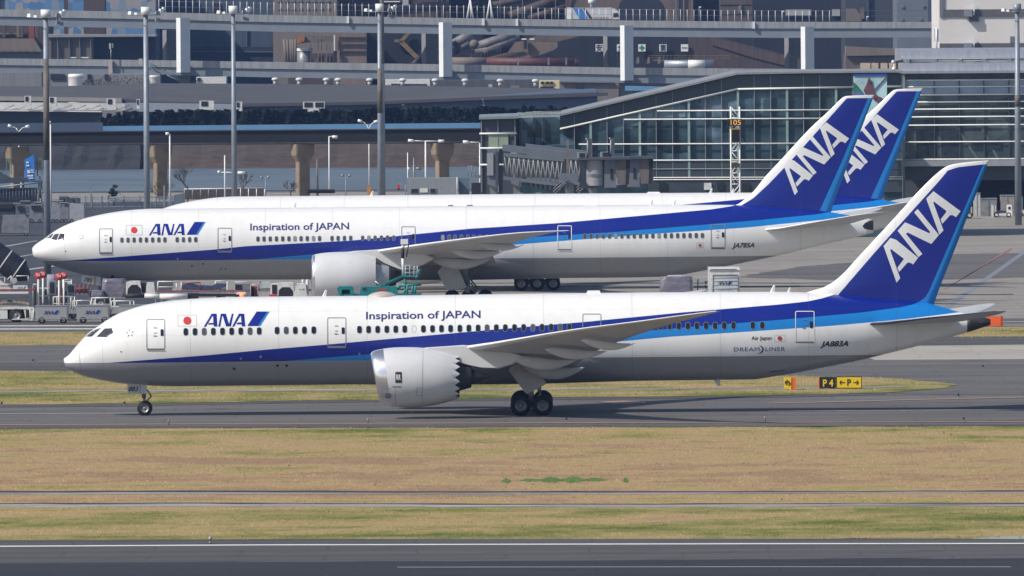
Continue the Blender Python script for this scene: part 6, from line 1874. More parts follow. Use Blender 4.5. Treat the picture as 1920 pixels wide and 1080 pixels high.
for x in (95, 164, 196): on(t, 'bay', NAVY2, [(x, 139), (x + 26 if x == 95 else x + 6, 139), (x + 26 if x == 95 else x + 6, 149), (x, 149)], YU + 40, .3, .3)
t = block('white_store', 'long white store roof under the lower deck left of the middle', 'shed', 368, 144.5, 424, 165, YU + 10, 10, GSEWHITE)
on(t, 'door', NAVY2, [(370, 146), (376, 146), (376, 151), (370, 151)], YU + 10, .3, .3)
t = block('white_hangar', 'white low hangar roof behind the roof ventilators', 'shed', 722, 149, 806, 170, YU + 10, 10, GSEWHITE)
on(t, 'opening', NAVY2, [(733, 157), (800, 157.5), (800, 160), (733, 160)], YU + 10, .3, .3)
t = block('cream_house', 'cream house with dark window rows below the lower deck', 'house', 1011, 151, 1049, 175, YU + 5, 8, mat('cream_wall', (.62, .54, .32), .8, var=.04))
for x0, x1, y0, y1 in ((1014, 1020, 153, 157), (1023, 1029, 153, 157), (1031, 1037, 153, 157), (1013, 1038, 162, 166)): on(t, 'window', DARK, [(x0, y0), (x1, y0), (x1, y1), (x0, y1)], YU + 5, .3, .3)
t = block('grey_terrace', 'grey row of sheds below the lower deck left of the glass pier', 'shed', 1049, 154, 1160, 180, YU + 20, 8, wallmat('terrace_grey', (.20, .18, .17), .12))
on(t, 'eaves', GREYINK, [(1049, 152), (1150, 153), (1150, 155.5), (1049, 154.5)], YU + 20, 1, .6)
on(t, 'window', NAVY2, [(1079, 161), (1092, 161), (1092, 166), (1079, 166)], YU + 20, .3, .3)
on(t, 'blue_roof', FENB, [(1172, 161), (1260, 163), (1260, 170), (1172, 170)], YU + 20, 2, .8)
t = block('dark_terrace', 'dark low sheds with small grey boxes between ventilators and cream house', 'shed', 806, 150, 1011, 175, YU + 30, 8, wallmat('dark_terrace', (.12, .13, .15), .14, streak=(5, 1, .1)))
on(t, 'box', PALEBLUE, [(957, 160), (974, 160), (974, 165), (957, 165)], YU + 30, .6, 1)
on(t, 'box', SHEDGREY, [(916, 158), (923, 158), (923, 164), (916, 164)], YU + 30, .6, 1)
SCRUB = mat('dry_scrub', (.085, .055, .045), .95, var=.4, scale=1)
def scrub(name, label, x0, x1, y0, y1, Y, m, n, seed, up=1.0, cat='bush', kind=None):
    rng = random.Random(seed); b = MB(); k = Y / FPX
    for i in range(n):
        x = rng.uniform(x0, x1); t_ = rng.random() ** 1.3
        top = y1 - (y1 - y0) * (0.55 + .45 * math.sin((x - x0) / (x1 - x0) * math.pi)) * rng.uniform(.75, 1.0)
        p = P(x, y1 + (top - y1) * t_, Y + rng.uniform(-2, 2))
        d = Vector((rng.uniform(-1, 1), rng.uniform(-1, 1), rng.uniform(.2, 1.6) * up)).normalized()
        s = rng.uniform(1.2, 3.2) * k
        u = d.orthogonal().normalized() * s * .35
        b.add([p - u, p + u, p + d * s], [(0, 1, 2)])
    c = P((x0 + x1) / 2, y1, Y)
    return tag(b.build(name, m, None, c, fix=False), label, cat, kind=kind)
scrub('scrub', 'brown dry scrub below the lower deck between the two white tanks', 176, 282, 139, 162, YU - 5, SCRUB, 900, 3)
scrub('shrub', 'dark shrub beside the larger white tank', 155, 176, 148, 162, YU - 8, CON, 220, 4)
scrub('shrub', 'dark shrub at the foot of the pale stairs', 355, 376, 147, 158, YU - 8, CON, 160, 5)
t = thing('outside_stairs', P(300, 150, YE - 8), 'pale steel stairs climbing from the roof to the lower deck', 'stairs')
for dy in (0, 9):
    b = MB(); pbar(b, (276, 115 + dy), (302, 130 + dy), YE - 8, .12); pbar(b, (302, 130 + dy), (312, 131 + dy), YE - 8, .12); pbar(b, (312, 131 + dy), (340, 148 + dy * .7), YE - 8, .12)
    b.build('stringer' if dy else 'handrail', PALEBLUE, t, t.location)
b = MB()
for i in range(18):
    x = 278 + i * 3.4; y = float(np.interp(x, [276, 302, 312, 340], [115, 130, 131, 148])); pbar(b, (x, y), (x, y + 9), YE - 8, .05)
b.build('balusters', PALEBLUE, t, t.location)
b = MB(); pbox(b, 260, 110, 267, 121, YE - 6, 1.5); b.build('cabin', SHEDGREY, t, t.location)
# ------------------------------------------------------------------ ramp equipment, lamps, fences, signs
def item(name, label, cat, px, Y, group=None):
    c = P(px, 500, Y)
    return thing(name, (c.x, Y, 0), label, cat, group)
def pt(t, name, m, pts, Y, dep=.3):
    b = MB(); pprism(b, pts, Y, dep); return b.build(name, m, t, t.location)
def bx(t, name, m, x0, y0, x1, y1, Y, dep=1.0):
    b = MB(); pbox(b, x0, y0, x1, y1, Y, dep); return b.build(name, m, t, t.location)
def tube(t, name, m, pts, Y, r=.03, n=6):
    b = MB()
    for p, q in zip(pts[:-1], pts[1:]): pbar(b, p, q, Y, r, n)
    return b.build(name, m, t, t.location)
def wheels(t, xs, Y, r, dep, w=.22, cols=None):
    """wheels standing on the ground on the near and far side, one mesh each"""
    for px in xs:
        for yy in (Y, Y + dep):
            c = P(px, 500, Y)
            wheel_mb((c.x, yy, r), r, w).build('wheel', cols or [TYRE, RIM, STEEL], t).location = -t.location
CARTGREY = mat('cart_grey', (.30, .305, .31), .5, var=.08, scale=2, streak=(1, 1, .4))
FRAMEWHITE = mat('frame_white', (.66, .66, .64), .5, var=.08)
PLASTIC = mat('violet_wrap', (.165, .155, .20), .35, var=.22, scale=1.6, streak=(.5, 1, 2.4), bump=.3)
PLASTICP = mat('pale_violet_wrap', (.36, .34, .41), .35, var=.12, scale=1.6, bump=.3)
ULDGREY = mat('container_grey', (.22, .24, .28), .5, var=.2, scale=1.2)
TARP = mat('grey_tarpaulin', (.17, .18, .21), .7, var=.22, scale=1.4, bump=.6)
TARPDK = mat('dark_tarpaulin', (.035, .042, .06), .7, var=.2, scale=1.2, bump=.6)
DOLLYRED = mat('dolly_red', (.25, .05, .045), .6, var=.25, scale=2)
YC = 1139.0
# three closed carts in a row
def logo_on(t, x0, y0, x1, y1, Y, dark=DKBLUE):
    a, b_, c = logo_px(x0, y0, x1, y1)
    l = panel('logo', dark, flat_mesh(loops=a + [b_]), Y, t, t.location)
    panel('logo_edge', LTBLUE, flat_mesh(loops=[c]), Y - .004, l, t.location)
    return l
cart = item('baggage_cart', 'grey closed baggage cart with blue letters, left of its twin', 'cart', 97, YC, 'grey carts in a row by the service road')
bx(cart, 'box', CARTGREY, 66, 573.5, 127, 599, YC, 1.7)
bx(cart, 'lid_edge', SEAM, 65.6, 572.8, 127.6, 574.6, YC - .03, 1.76)
bx(cart, 'chassis', FRAMEWHITE, 67, 599, 127, 601.3, YC + .05, 1.6)
bx(cart, 'rear_panel', STEEL, 124.5, 575, 127.6, 598, YC - .02, 1.74)
logo_on(cart, 82, 582, 111, 589.6, YC - .03)
tube(cart, 'tow_bar', FRAMEWHITE, [(127, 599), (141, 600.5)], YC + .8, .06)
wheels(cart, (77.5, 118), YC + .1, .30, 1.3, .2, [TYRE, TYRE, STEEL])
for i, dx in enumerate((77.5, 157)):
    c = copy_tree(cart)
    c.location.x += dx * YC / FPX
    c['label'] = ('grey closed baggage cart with blue letters, just left of the front airliner’s roof' if i == 0 else 'grey closed cart half hidden by the front airliner’s roof, third of its row')
# second row: flat dollies with tubular white rails
for i, (x0, x1, y0, y1) in enumerate(((100, 133, 556.5, 572), (137, 170, 564, 574), (172, 207, 558.5, 572), (209, 244, 564.5, 576))):
    t = item('rail_dolly', '%s of the four rail dollies behind the grey carts' % nth(i), 'dolly', (x0 + x1) / 2, YC + 9, 'dollies with white rails')
    Yd = YC + 9
    bx(t, 'deck', CARTGREY, x0 - 2, 574, x1 + 2, 588, Yd, 1.8)
    tube(t, 'rail', FRAMEWHITE, [(x0, y1 + 6), (x0, y0), (x1, y0), (x1, y1 + 6)], Yd, .045)
    tube(t, 'rail', FRAMEWHITE, [(x0 + 7, y1 + 4), (x0 + 7, y0 - .5), (x1 + 7, y0 - .5), (x1 + 7, y1 + 14)], Yd + 1.7, .045)
    tube(t, 'rail', FRAMEWHITE, [(x0, (y0 + y1) / 2 + 5), (x1, (y0 + y1) / 2 + 5)], Yd, .03)
    wheels(t, (x0 + 4, x1 - 4), Yd + .1, .26, 1.4, .2, [TYRE, TYRE, STEEL])
# red ball topped stanchions
for i, (px, py, yb) in enumerate(((71.8, 517, 574), (80.5, 515, 573), (110.5, 519, 567), (119.5, 517, 566))):
    Ys = YC + (5 if i % 2 == 0 else 8)
    t = item('stanchion', '%s of the white stanchions topped with a red disc' % nth(i, 4), 'stanchion', px, Ys, 'red topped stanchions')
    c = P(px, py, Ys); x = c.x
    b = MB(); b.bar((x, Ys, 0), (x, Ys, c.z), .085, 10); b.build('pole', FRAMEWHITE, t, t.location)
    b = MB(); b.lathe((x, Ys, c.z), (0, 1, 0), [(-.10, .01), (-.10, .27), (-.04, .31), (.10, .31), (.14, .01)], 24); b.build('disc', REDPAINT, t, t.location)
    panel('lettering', LETTER, text_px('25' if i < 2 else '24', px - 3.2, py + .6, px + 3.2, py + .6, 4.5, bold=.02), Ys - .12, t, t.location)
# container loader at the left edge
Yl = YC + 4
t = item('cargo_loader', 'white scissor lift cargo loader with red edged platform at the left edge', 'cargo loader', 20, Yl)
bx(t, 'platform', FRAMEWHITE, -60, 544, 53, 551, Yl, 3.2)
bx(t, 'red_edge', DOLLYRED, -60, 542.5, 64, 545.2, Yl - .05, 3.3)
pt(t, 'ramp_cover', GSEWHITE, [(-60, 505), (0, 526), (22, 542.5), (-60, 542.5)], Yl + .6, 2.0)
pl_ = pt(t, 'name_plate', GSEWHITE, [(25, 535), (51, 535), (52, 542.4), (23, 542.4)], Yl - .1, .15)
a, b_, c_ = logo_px(33, 537, 49, 541.4)
panel('lettering', GREYINK, flat_mesh(loops=a + [b_]), Yl - .13, pl_, t.location)
SC = mat('scissor_beige', (.30, .26, .20), .6, var=.2, scale=2)
for k_, dz in ((0, 0), (1, .8)):
    for y0, y1 in ((556, 569), (570, 556.5), (572, 575.5)):
        b = MB(); pprism(b, [(-20, y0), (54, y1 - 2), (55, y1 + 2.5), (-20, y0 + 4.5)], Yl + .3 + k_ * 2.0, .15)
        for i in range(8): pbox(b, -14 + i * 8.4, 0.5 * (y0 + y1) - 1 + (i - 4) * (y1 - y0) / 9, -11.5 + i * 8.4, 0.5 * (y0 + y1) + 3 + (i - 4) * (y1 - y0) / 9, Yl + .27 + k_ * 2.0, .1)
        b.build('scissor_arm', SC, t, t.location)
bx(t, 'chassis', GSEWHITE, -60, 576, 63, 580, Yl - .05, 2.8)
bx(t, 'cabinet', GSEWHITE, -60, 580, 14, 598, Yl, 2.4)
bx(t, 'wheel_well', DARK, 15, 580, 44, 598, Yl + .25, 2.2)
pt(t, 'mudguard', GSEWHITE, [(44, 580), (48, 597), (62, 597), (62, 577), (44, 577)], Yl, 2.4)
bx(t, 'front_gap', DARK, 48.5, 581, 55, 596, Yl - .03, .1)
bx(t, 'bumper', GSEWHITE, 22, 597.5, 66, 599.5, Yl - .1, 2.6)
tube(t, 'ladder', FRAMEWHITE, [(56, 578), (57, 600), (63, 600), (63, 578)], Yl - .2, .05)
tube(t, 'guard_rail', FRAMEWHITE, [(-20, 520), (9, 520), (9, 533), (21, 533), (21, 517), (14, 524)], Yl + .2, .04)
tube(t, 'guard_rail', FRAMEWHITE, [(30, 517.5), (53, 517), (53, 527)], Yl + 2.6, .04)
pt(t, 'arm', SHEDGREY, [(21, 523), (30, 520), (33, 530), (24, 533)], Yl + .5, .4)
wheels(t, (30,), Yl + .1, .62, 2.0, .35); wheels(t, (-20,), Yl + .1, .62, 2.0, .35)
# black air hose trunk
t = item('air_duct', 'thick black ribbed air hose slanting down at the left edge', 'hose', 25, Yl + 8)
b = MB(); p, q = P(-40, 455, Yl + 8), P(54, 521, Yl + 8)
d = (q - p); n = 26
prof = []
for i in range(n + 1):
    prof.append((d.length * i / n, (1.10 + .035 * math.sin(i * 2.4)) * (1.0 if i < n - 5 else 1.0 - .14 * (i - n + 5))))
b.lathe(p, d, prof, 26); b.build('sleeve', mat('black_sleeve', (.018, .021, .03), .5, var=.3, scale=.8), t, t.location)
for k_ in (.52, .78):
    b = MB(); b.lathe(p + d * k_, d, [(-.05, 1.13), (.05, 1.13)], 26); b.build('hoop', FRAMEWHITE, t, t.location)
# pallets and dollies beneath the nose
def pallet(label, x0, y0, x1, y1, Y, m, px=None, top=None):
    t = item('wrapped_pallet', label, 'cargo pallet', (x0 + x1) / 2, Y)
    k = Y / FPX; a = P(x0, y0, Y); c = P(x1, y1, Y)
    b = MB(); rng = random.Random(int(x0)); rings = []
    w, h = (c.x - a.x) / 2, a.z - max(.25, c.z)
    for zf, s in ((0, 1.0), (.3, 1.01), (.6, .99), (.85, .97), (1.0, .90)):
        ring = []
        for i in range(24):
            an = 2 * math.pi * i / 24
            ex, ey = math.copysign(abs(math.cos(an)) ** .35, math.cos(an)), math.copysign(abs(math.sin(an)) ** .35, math.sin(an))
            j = 1 + rng.uniform(-.02, .02)
            ring.append(((a.x + c.x) / 2 + ex * w * s * j, Y + 1.2 + ey * 1.15 * s * j, max(.25, c.z) + h * zf + rng.uniform(-.03, .03) * (zf > .5)))
        rings.append(ring)
    b.loft(rings, smooth=False); b.build('load', m, t, t.location)
    if top:
        b = MB(); b.loft([[((p[0]), p[1], p[2] + .01) for p in rings[-2]], [(p[0] * .5 + (a.x + c.x) / 4, p[1] * .6 + (Y + 1.2) * .4, p[2] + .10) for p in rings[-1]]], smooth=False); b.build('cover', top, t, t.location)
    b = MB(); b.box(((a.x + c.x) / 2, Y + 1.2, max(.18, c.z - .06)), (w * 2.05, 2.3, .12)); b.build('base', GALV, t, t.location)
    wheels(t, (x0 + 5, x1 - 5), Y + .2, .12, 1.8, .12)
    return t
pallet('violet wrapped cargo pallet under the front of the longer airliner', 190, 523.5, 236, 557, YC + 14, PLASTIC)
pallet('small violet wrapped heap left of the larger wrapped pallet', 168, 545, 195, 558, YC + 13, PLASTIC)
pallet('pale violet wrapped load behind the red topped stanchions', 87, 515.5, 105, 560, YC + 17, PLASTICP)
pallet('violet wrapped pallet with pale cover beside the white catering truck', 1237, 519, 1300.5, 560, YC + 10, PLASTIC, top=PLASTICP)
for i, (x0, x1, y0, y1, m_, lb) in enumerate(((92, 104, 527, 553, ULDGREY, 'dark caged roll container behind the stanchions'), (126, 141, 533, 551, mat('teal_grey_bin', (.10, .17, .20), .6, var=.2), 'grey-teal bin left of the red dolly'), (70, 91, 540, 556, GSEWHITE, 'pale service box between the stanchions'))):
    t = item('equipment_bin', lb, 'bin', (x0 + x1) / 2, YC + 15)
    bx(t, 'body', m_, x0, y0, x1, y1, YC + 15, 1.2); wheels(t, (x0 + 2, x1 - 2), YC + 15.1, .15, .9, .1)
    for j in range(3): bx(t, 'slot', DARK, x0 + 1.5 + j * (x1 - x0 - 3) / 3, y0 + 2, x0 + 1.5 + (j + .55) * (x1 - x0 - 3) / 3, y1 - 3, YC + 14.95, .1)
    c = P((x0 + x1) / 2, y1, YC + 15); b = MB(); b.box((c.x, YC + 15.6, c.z / 2 + .05), ((x1 - x0) * .9 * YC / FPX, 1.0, c.z)); b.build('stand', STEEL, t, t.location)
t = item('red_dolly', 'red tubular dolly loaded with gear near the nose wheel', 'dolly', 155, YC + 13)
bx(t, 'deck', STEEL, 138, 550, 168, 553, YC + 13, 1.5)
for x in (141, 149, 157, 165): tube(t, 'frame', DOLLYRED, [(x, 551), (x, 534), (x + 5, 534)], YC + 13, .05)
tube(t, 'frame', DOLLYRED, [(141, 542), (167, 542)], YC + 13, .05)
bx(t, 'load', DARK, 143, 541, 164, 549, YC + 13.4, .8)
wheels(t, (143, 163), YC + 13.1, .22, 1.2)
for i, (x0, x1, y0, m_, lb) in enumerate(((62, 72, 533, STEEL, 'steel rack just left of the stanchions'), (104, 116, 536, DOLLYRED, 'dull red cage between the two pairs of stanchions'), (118, 134, 524, GSEWHITE, 'pale cabinet with brown panel just left of the nose gear door'), (196, 216, 541, mat('violet_heap', (.12, .10, .17), .5, var=.3, scale=2, bump=.4), 'dark violet bundle under the nose wheel'), (404, 426, 527, ULDGREY, 'grey container far behind the belt loader'), (440, 470, 529, STEEL, 'dark low rack right of the blue heap'), (470, 484, 534, DOLLYRED, 'red dolly frame left of the pale trolley'))):
    Yx = YC + 19 + i * .7
    t = item('equipment_rack', lb, 'rack', (x0 + x1) / 2, Yx)
    yb_ = gy((x0 + x1) / 2, Yx) - 6
    bx(t, 'body', m_, x0, y0 + 3, x1, yb_ - 8, Yx + .4, .9); bx(t, 'shelf', GALV, x0 - .5, yb_ - 9, x1 + .5, yb_ - 7, Yx, 1.5); bx(t, 'panel', RUSTY if i == 2 else DARK, x0 + 2, y0 + 5, x0 + (x1 - x0) * .45, yb_ - 14, Yx + .35, .1)
    for x in (x0, x1): tube(t, 'post', FRAMEWHITE if i in (2, 4) else STEEL, [(x, y0), (x, yb_)], Yx, .05)
    tube(t, 'rail', FRAMEWHITE, [(x0, y0), (x1, y0)], Yx, .04); wheels(t, (x0 + 2, x1 - 2), Yx + .1, .22, 1.2, .12)
t = item('towing_tractor', 'low white aircraft tractor with a wheel showing, under the front fuselage', 'tractor', 255, YC + 12)
pt(t, 'body', GSEWHITE, [(236, 552), (236, 530), (245, 527.5), (262, 527.5), (264, 535), (266, 552)], YC + 12, 2.4)
pt(t, 'wheel_well', DARK, [(238.5, 551), (240, 541), (247, 534), (257, 534), (264, 541), (265, 551)], YC + 11.96, .1)
pt(t, 'cab', GSEWHITE, [(273, 552), (275, 530), (288, 530), (291, 552)], YC + 12, 1.8)
bx(t, 'engine_bay', DARK, 264, 531, 275, 549, YC + 12.3, 1.6)
wheels(t, (251,), YC + 11.9, .62, 2.2, .35, [TYRE, GSEWHITE, GSEWHITE]); wheels(t, (283,), YC + 12.2, .5, 1.6, .3)
t = item('tow_bar', 'long white tow bar lying in front of the tractor', 'tow bar', 310, YC + 8)
b = MB(); pbar(b, (235, 555.5), (272, 554.5), YC + 8, .16); b.build('dark_end', DARK, t, t.location)
b = MB(); pbar(b, (271, 554.5), (301, 556), YC + 8, .2, 10); pbar(b, (300, 556), (352, 555.5), YC + 8, .24, 12); b.build('tube', LAMPWHITE, t, t.location)
for x in (291, 302, 318, 334): tube(t, 'support', FRAMEWHITE, [(x, 557), (x + 1, 572)], YC + 8.1, .05)
bx(t, 'hitch', DARK, 352, 550, 372, 560, YC + 8, .8)
t = item('belt_loader', 'white belt loader with red edge and a glowing orange lamp', 'belt loader', 380, YC + 11)
pt(t, 'conveyor', GSEWHITE, [(292, 546.5), (462, 545.8), (464, 550.5), (292, 550.5)], YC + 11, 1.2)
pt(t, 'belt_edge', DOLLYRED, [(292, 545.5), (464, 544.6), (464, 546), (292, 547)], YC + 10.9, 1.4)
bx(t, 'chassis', DARK, 365, 551, 445, 556, YC + 11, 1.4)
bx(t, 'lamp_holder', GSEWHITE, 443, 547.5, 461, 552, YC + 10.8, .4)
b = MB(); b.ball(P(452.5, 553.8, YC + 10.6), .16, 8); b.build('lamp', emit_mat('orange_lamp', (1.0, .16, .03), 3.0), t, t.location)
tube(t, 'rail', FRAMEWHITE, [(296, 546), (296, 528), (340, 528), (340, 546)], YC + 11.4, .05); tube(t, 'rail', FRAMEWHITE, [(296, 538), (331, 538)], YC + 11.4, .04); tube(t, 'rail', FRAMEWHITE, [(331, 531), (331, 546)], YC + 11.4, .06)
wheels(t, (310, 440), YC + 11.1, .35, 1.0)
t = item('loaded_dolly', 'blue heap on a low dolly beside the belt loader', 'dolly', 390, YC + 16)
pt(t, 'load', mat('blue_cover', (.045, .055, .12), .7, var=.3, scale=2, bump=.5), [(340, 543), (342, 534), (356, 531), (372, 535), (398, 536), (405, 532), (424, 532.5), (424, 538), (410, 542), (398, 544)], YC + 16, 1.6)
bx(t, 'deck', STEEL, 338, 543, 412, 545, YC + 16, 1.7)
tube(t, 'frame', DOLLYRED, [(340, 531), (375, 530), (376, 545)], YC + 16, .05); wheels(t, (346, 400), YC + 16.1, .2, 1.4)
t = item('tow_tractor', 'white tow tractor with a big dark wheel left of the longer airliner’s engine', 'tractor', 542, YC + 8)
Yt = YC + 8
pt(t, 'body', GSEWHITE, [(506, 556), (507, 532.5), (525, 531), (525, 530), (549, 530), (550, 538), (553, 556)], Yt, 2.2)
pt(t, 'wheel_well', DARK, [(522, 557), (523, 544), (529, 538.5), (543, 538.5), (549, 545), (550, 557)], Yt - .05, .1)
pt(t, 'hood', GSEWHITE, [(549, 556), (556, 532), (573, 532), (576, 556)], Yt - .1, 2.2)
panel('lettering', GREYINK, flat_mesh(loops=logo_px(560, 541, 571, 544)[0] + [logo_px(560, 541, 571, 544)[1]]), Yt - .13, t, t.location)
bx(t, 'bumper', REDPAINT, 505, 552, 519, 557, Yt - .1, 2.3)
tube(t, 'mast', GSEWHITE, [(576, 524), (576.5, 552)], Yt + .6, .12); tube(t, 'mast', GSEWHITE, [(568, 524), (568, 534)], Yt + 1.2, .12)
bx(t, 'engine_gap', DARK, 510, 534, 519, 551, Yt - .04, .1)
wheels(t, (536,), Yt + .1, .66, 1.9, .4); wheels(t, (567,), Yt + .3, .45, 1.5, .3)
t = item('cargo_trolley', 'pale box on a dark trolley behind the white tow tractor', 'trolley', 498, YC + 15)
bx(t, 'box', mat('trolley_white', (.45, .48, .52), .6, var=.08), 491, 529, 507, 540, YC + 15, 1.2)
bx(t, 'deck', STEEL, 485, 541, 510, 545, YC + 15, 1.4); tube(t, 'frame', STEEL, [(485, 545), (485, 528), (489, 528)], YC + 15, .06); wheels(t, (490, 505), YC + 15.1, .25, 1.1)
# teal lift truck at the engine
Yq = YC + 6
t = item('lift_truck', 'teal refuelling lift truck with raised platform and hose at the longer airliner’s engine', 'lift truck', 710, Yq)
bx(t, 'chassis', TEAL, 640, 551, 790, 558, Yq + .1, 2.2)
pt(t, 'cab', TEAL, [(632, 541), (636, 537), (660, 537), (663, 541), (663, 556), (657, 556), (656, 543), (641, 543), (640, 556), (636, 556)], Yq, 2.0)
bx(t, 'cab_window', DARK, 641, 543, 656, 556, Yq + .3, 1.5)
pt(t, 'deck_box', TEAL, [(675, 547), (677, 537.5), (743, 537.5), (746, 544), (746, 556), (675, 556)], Yq + .2, 1.8)
panel('lettering', REDPAINT, text_px('ENEOS', 707, 545.6, 726, 545.6, 4.6, bold=.02), Yq + .15, t, t.location)
for x in (680, 684): bx(t, 'vent', DARK, x, 540, x + 2.2, 544, Yq + .15, .1)
ARM = [(712, 538), (720, 531), (752, 517), (758, 517), (755, 521), (730, 533), (722, 538)]
pt(t, 'boom', TEAL, ARM, Yq + .6, .5)
tube(t, 'hydraulic', PALEMETAL, [(703, 527), (718, 538)], Yq + .5, .07); tube(t, 'hydraulic', TEAL, [(704, 529), (723, 512)], Yq + .7, .03)
b = MB()
for i in range(7): pbar(b, (722 + i * 5, 536 - i * 2.6), (724.5 + i * 5, 529 - i * 2.2), Yq + .55, .035)
b.build('boom_ladder', TEAL, t, t.location)
bx(t, 'basket_floor', TEAL, 752, 517, 785, 519.5, Yq + .2, 1.4)
for x in (760, 768, 776, 782): tube(t, 'basket_rail', FRAMEWHITE, [(x, 518), (x + .5, 497.5)], Yq + .2, .03)
for y in (497.5, 504, 511): tube(t, 'basket_rail', GALV, [(757, y), (787, y)], Yq + .2, .03)
tube(t, 'basket_post', TEAL, [(786, 504), (785, 517), (779, 521)], Yq + .3, .14)
tube(t, 'strut', TEAL, [(758, 519), (762, 541), (752, 556)], Yq + .4, .12)
tube(t, 'stabiliser', TEAL, [(743, 541), (752, 536), (790, 533)], Yq + .4, .12)
for x in (764, 774, 779): tube(t, 'outrigger', TEAL, [(x, 535), (x - 1, 552), (x + 4, 563)], Yq + .3, .10)
wheels(t, (650, 735, 778), Yq + .2, .42, 1.8, .28)
bx(t, 'wing_coupling', LAMPWHITE, 751, 448.5, 765, 458, Yq + 1.0, .5)
tube(t, 'hose', LAMPWHITE, [(755.5, 459), (755.5, 466)], Yq + 1.2, .14, 12); tube(t, 'hose', DARK, [(755.3, 466), (755, 484)], Yq + 1.2, .14, 12)
tube(t, 'hose', FRAMEWHITE, [(755, 484), (756.5, 516)], Yq + 1.2, .12, 12); tube(t, 'hose_brace', DARK, [(766, 459), (762, 482)], Yq + 1.1, .05)
for y in (500, 508): bx(t, 'basket_panel', STEEL, 760, y, 782, y + 6, Yq + 1.5, .05)
# white catering truck body and the marks on it
Yv = YC + 10
t = item('catering_truck', 'white catering truck box with roller shutter and blue slash behind the front airliner', 'truck', 1357, Yv)
bx(t, 'box', GSEWHITE, 1329, 504, 1386.5, 566, Yv, 5.0)
bx(t, 'roof_rim', WHITE, 1328.4, 502.4, 1387, 506.4, Yv - .1, 5.2)
bx(t, 'roof_shadow_gap', DARK, 1332, 504.6, 1381, 505.6, Yv - .13, .1)
bx(t, 'shutter', mat('shutter_blue_white', (.46, .50, .54), .5, var=.06), 1337, 516, 1383, 560, Yv - .05, .1)
tube(t, 'shutter_frame', GREYINK, [(1336.6, 560), (1336.6, 515.6), (1383.6, 515.6), (1383.6, 560)], Yv - .08, .035)
for y in (520.5, 527, 534, 541, 548): tube(t, 'slat_line', SHEDGREY, [(1337, y), (1383, y)], Yv - .07, .025)
a, b_, c_ = logo_px(1346, 527, 1373.5, 534)
l = panel('logo', INK, flat_mesh(loops=a), Yv - .10, t, t.location); panel('logo_slash', DKBLUE, flat_mesh(loops=[b_]), Yv - .10, l, t.location)
panel('lettering', GREYINK, text_px('CATERING SERVICE', 1345, 543.8, 1374, 543.8, 2.4, bold=.01), Yv - .10, t, t.location)
for y in (530, 538): bx(t, 'mirror', INK, 1321.5, y - 3, 1325, y + 2, Yv + .3, .3)
tube(t, 'mirror_arm', GALV, [(1329, 528), (1323, 529), (1323, 541), (1329, 543)], Yv + .4, .03)
bx(t, 'chassis', STEEL, 1330, 566, 1386, 574, Yv + .2, 4.6); wheels(t, (1340, 1376), Yv + .3, .48, 4.0, .3)
t = item('hose_post', 'thin dark post between the wrapped pallet and the catering truck', 'post', 1308, Yv)
tube(t, 'post', DARK, [(1308, 560), (1308.5, 524)], Yv, .06); bx(t, 'lamp', LTBLUE, 1307, 523, 1311, 526, Yv - .1, .2)

# airfield guidance signs and edge lights
def face(t, m, pts, Y, dy): return pt(t, 'face', m, pts, Y - dy, .05)
Ys = G(1575, 730.5).y
t = item('guidance_sign', 'black and yellow P4 guidance sign in the grass', 'sign', 1552, Ys)
bx(t, 'case', INK, 1536.5, 707, 1567.5, 728, Ys, .35); pt(t, 'side_plate', ORANGE, [(1535, 706.6), (1537, 707), (1537, 728), (1535, 728.5)], Ys + .05, .4)
panel('lettering', YELLOW, text_px('P 4', 1543, 724.5, 1562.5, 724.3, 12.5, bold=.025), Ys - .02, t, t.location)
for x in (1544, 1560): tube(t, 'leg', STEEL, [(x, 728), (x, 732.5)], Ys + .2, .05)
t = item('guidance_sign', 'wide yellow guidance sign with P between two arrows', 'sign', 1592, Ys + .1)
bx(t, 'case', INK, 1568, 706, 1616, 728.2, Ys + .1, .35); face(t, YELLOW, [(1569.3, 707.4), (1614.7, 707.2), (1614.7, 726.8), (1569.3, 727)], Ys + .1, .06)
panel('lettering', INK, text_px('P', 1588.5, 723.3, 1595.5, 723.2, 12, bold=.02), Ys + .02, t, t.location)
def arrow(x0, x1, y):
    s = 1 if x1 > x0 else -1; h = x1
    return [(x0, y - .9), (h - s * 2.4, y - .9), (h - s * 4.6, y - 3.6), (h - s * 2.6, y - 4.4), (h, y), (h - s * 2.6, y + 4.4), (h - s * 4.6, y + 3.6), (h - s * 2.4, y + .9), (x0, y + .9)]
for x0, x1 in ((1584.5, 1574), (1600, 1610)):
    panel('arrow', INK, flat_mesh(loops=[arrow(x0, x1, 717.3)]), Ys + .02, t, t.location)
for x in (1576, 1592): tube(t, 'leg', STEEL, [(x, 728), (x, 732)], Ys + .3, .05)
t = item('guidance_sign', 'small yellow guidance sign turned aside, with red-orange back', 'sign', 1481, Ys - 2)
pt(t, 'case', ORANGE, [(1483.5, 708.3), (1491.5, 708), (1492, 733), (1483.5, 731)], Ys - 2, .5)
pt(t, 'face', YELLOW, [(1470, 707.5), (1483.5, 708.5), (1483.5, 731), (1470.5, 727.5)], Ys - 2.05, .3)
panel('lettering', INK, text_px('P', 1475.2, 722.5, 1478.6, 722.9, 10, bold=.01), Ys - 2.08, t, t.location)
panel('arrow', INK, flat_mesh(loops=[arrow(1474.5, 1471.3, 717.5), arrow(1479.5, 1482.5, 719)]), Ys - 2.08, t, t.location)
for x in (1477, 1488): tube(t, 'leg', STEEL, [(x, 729), (x, 734)], Ys - 1.8, .05)
Yo = G(1869, 613).y
t = item('guidance_sign', 'orange back of a sign behind the front airliner’s tail cone', 'sign', 1868, Yo)
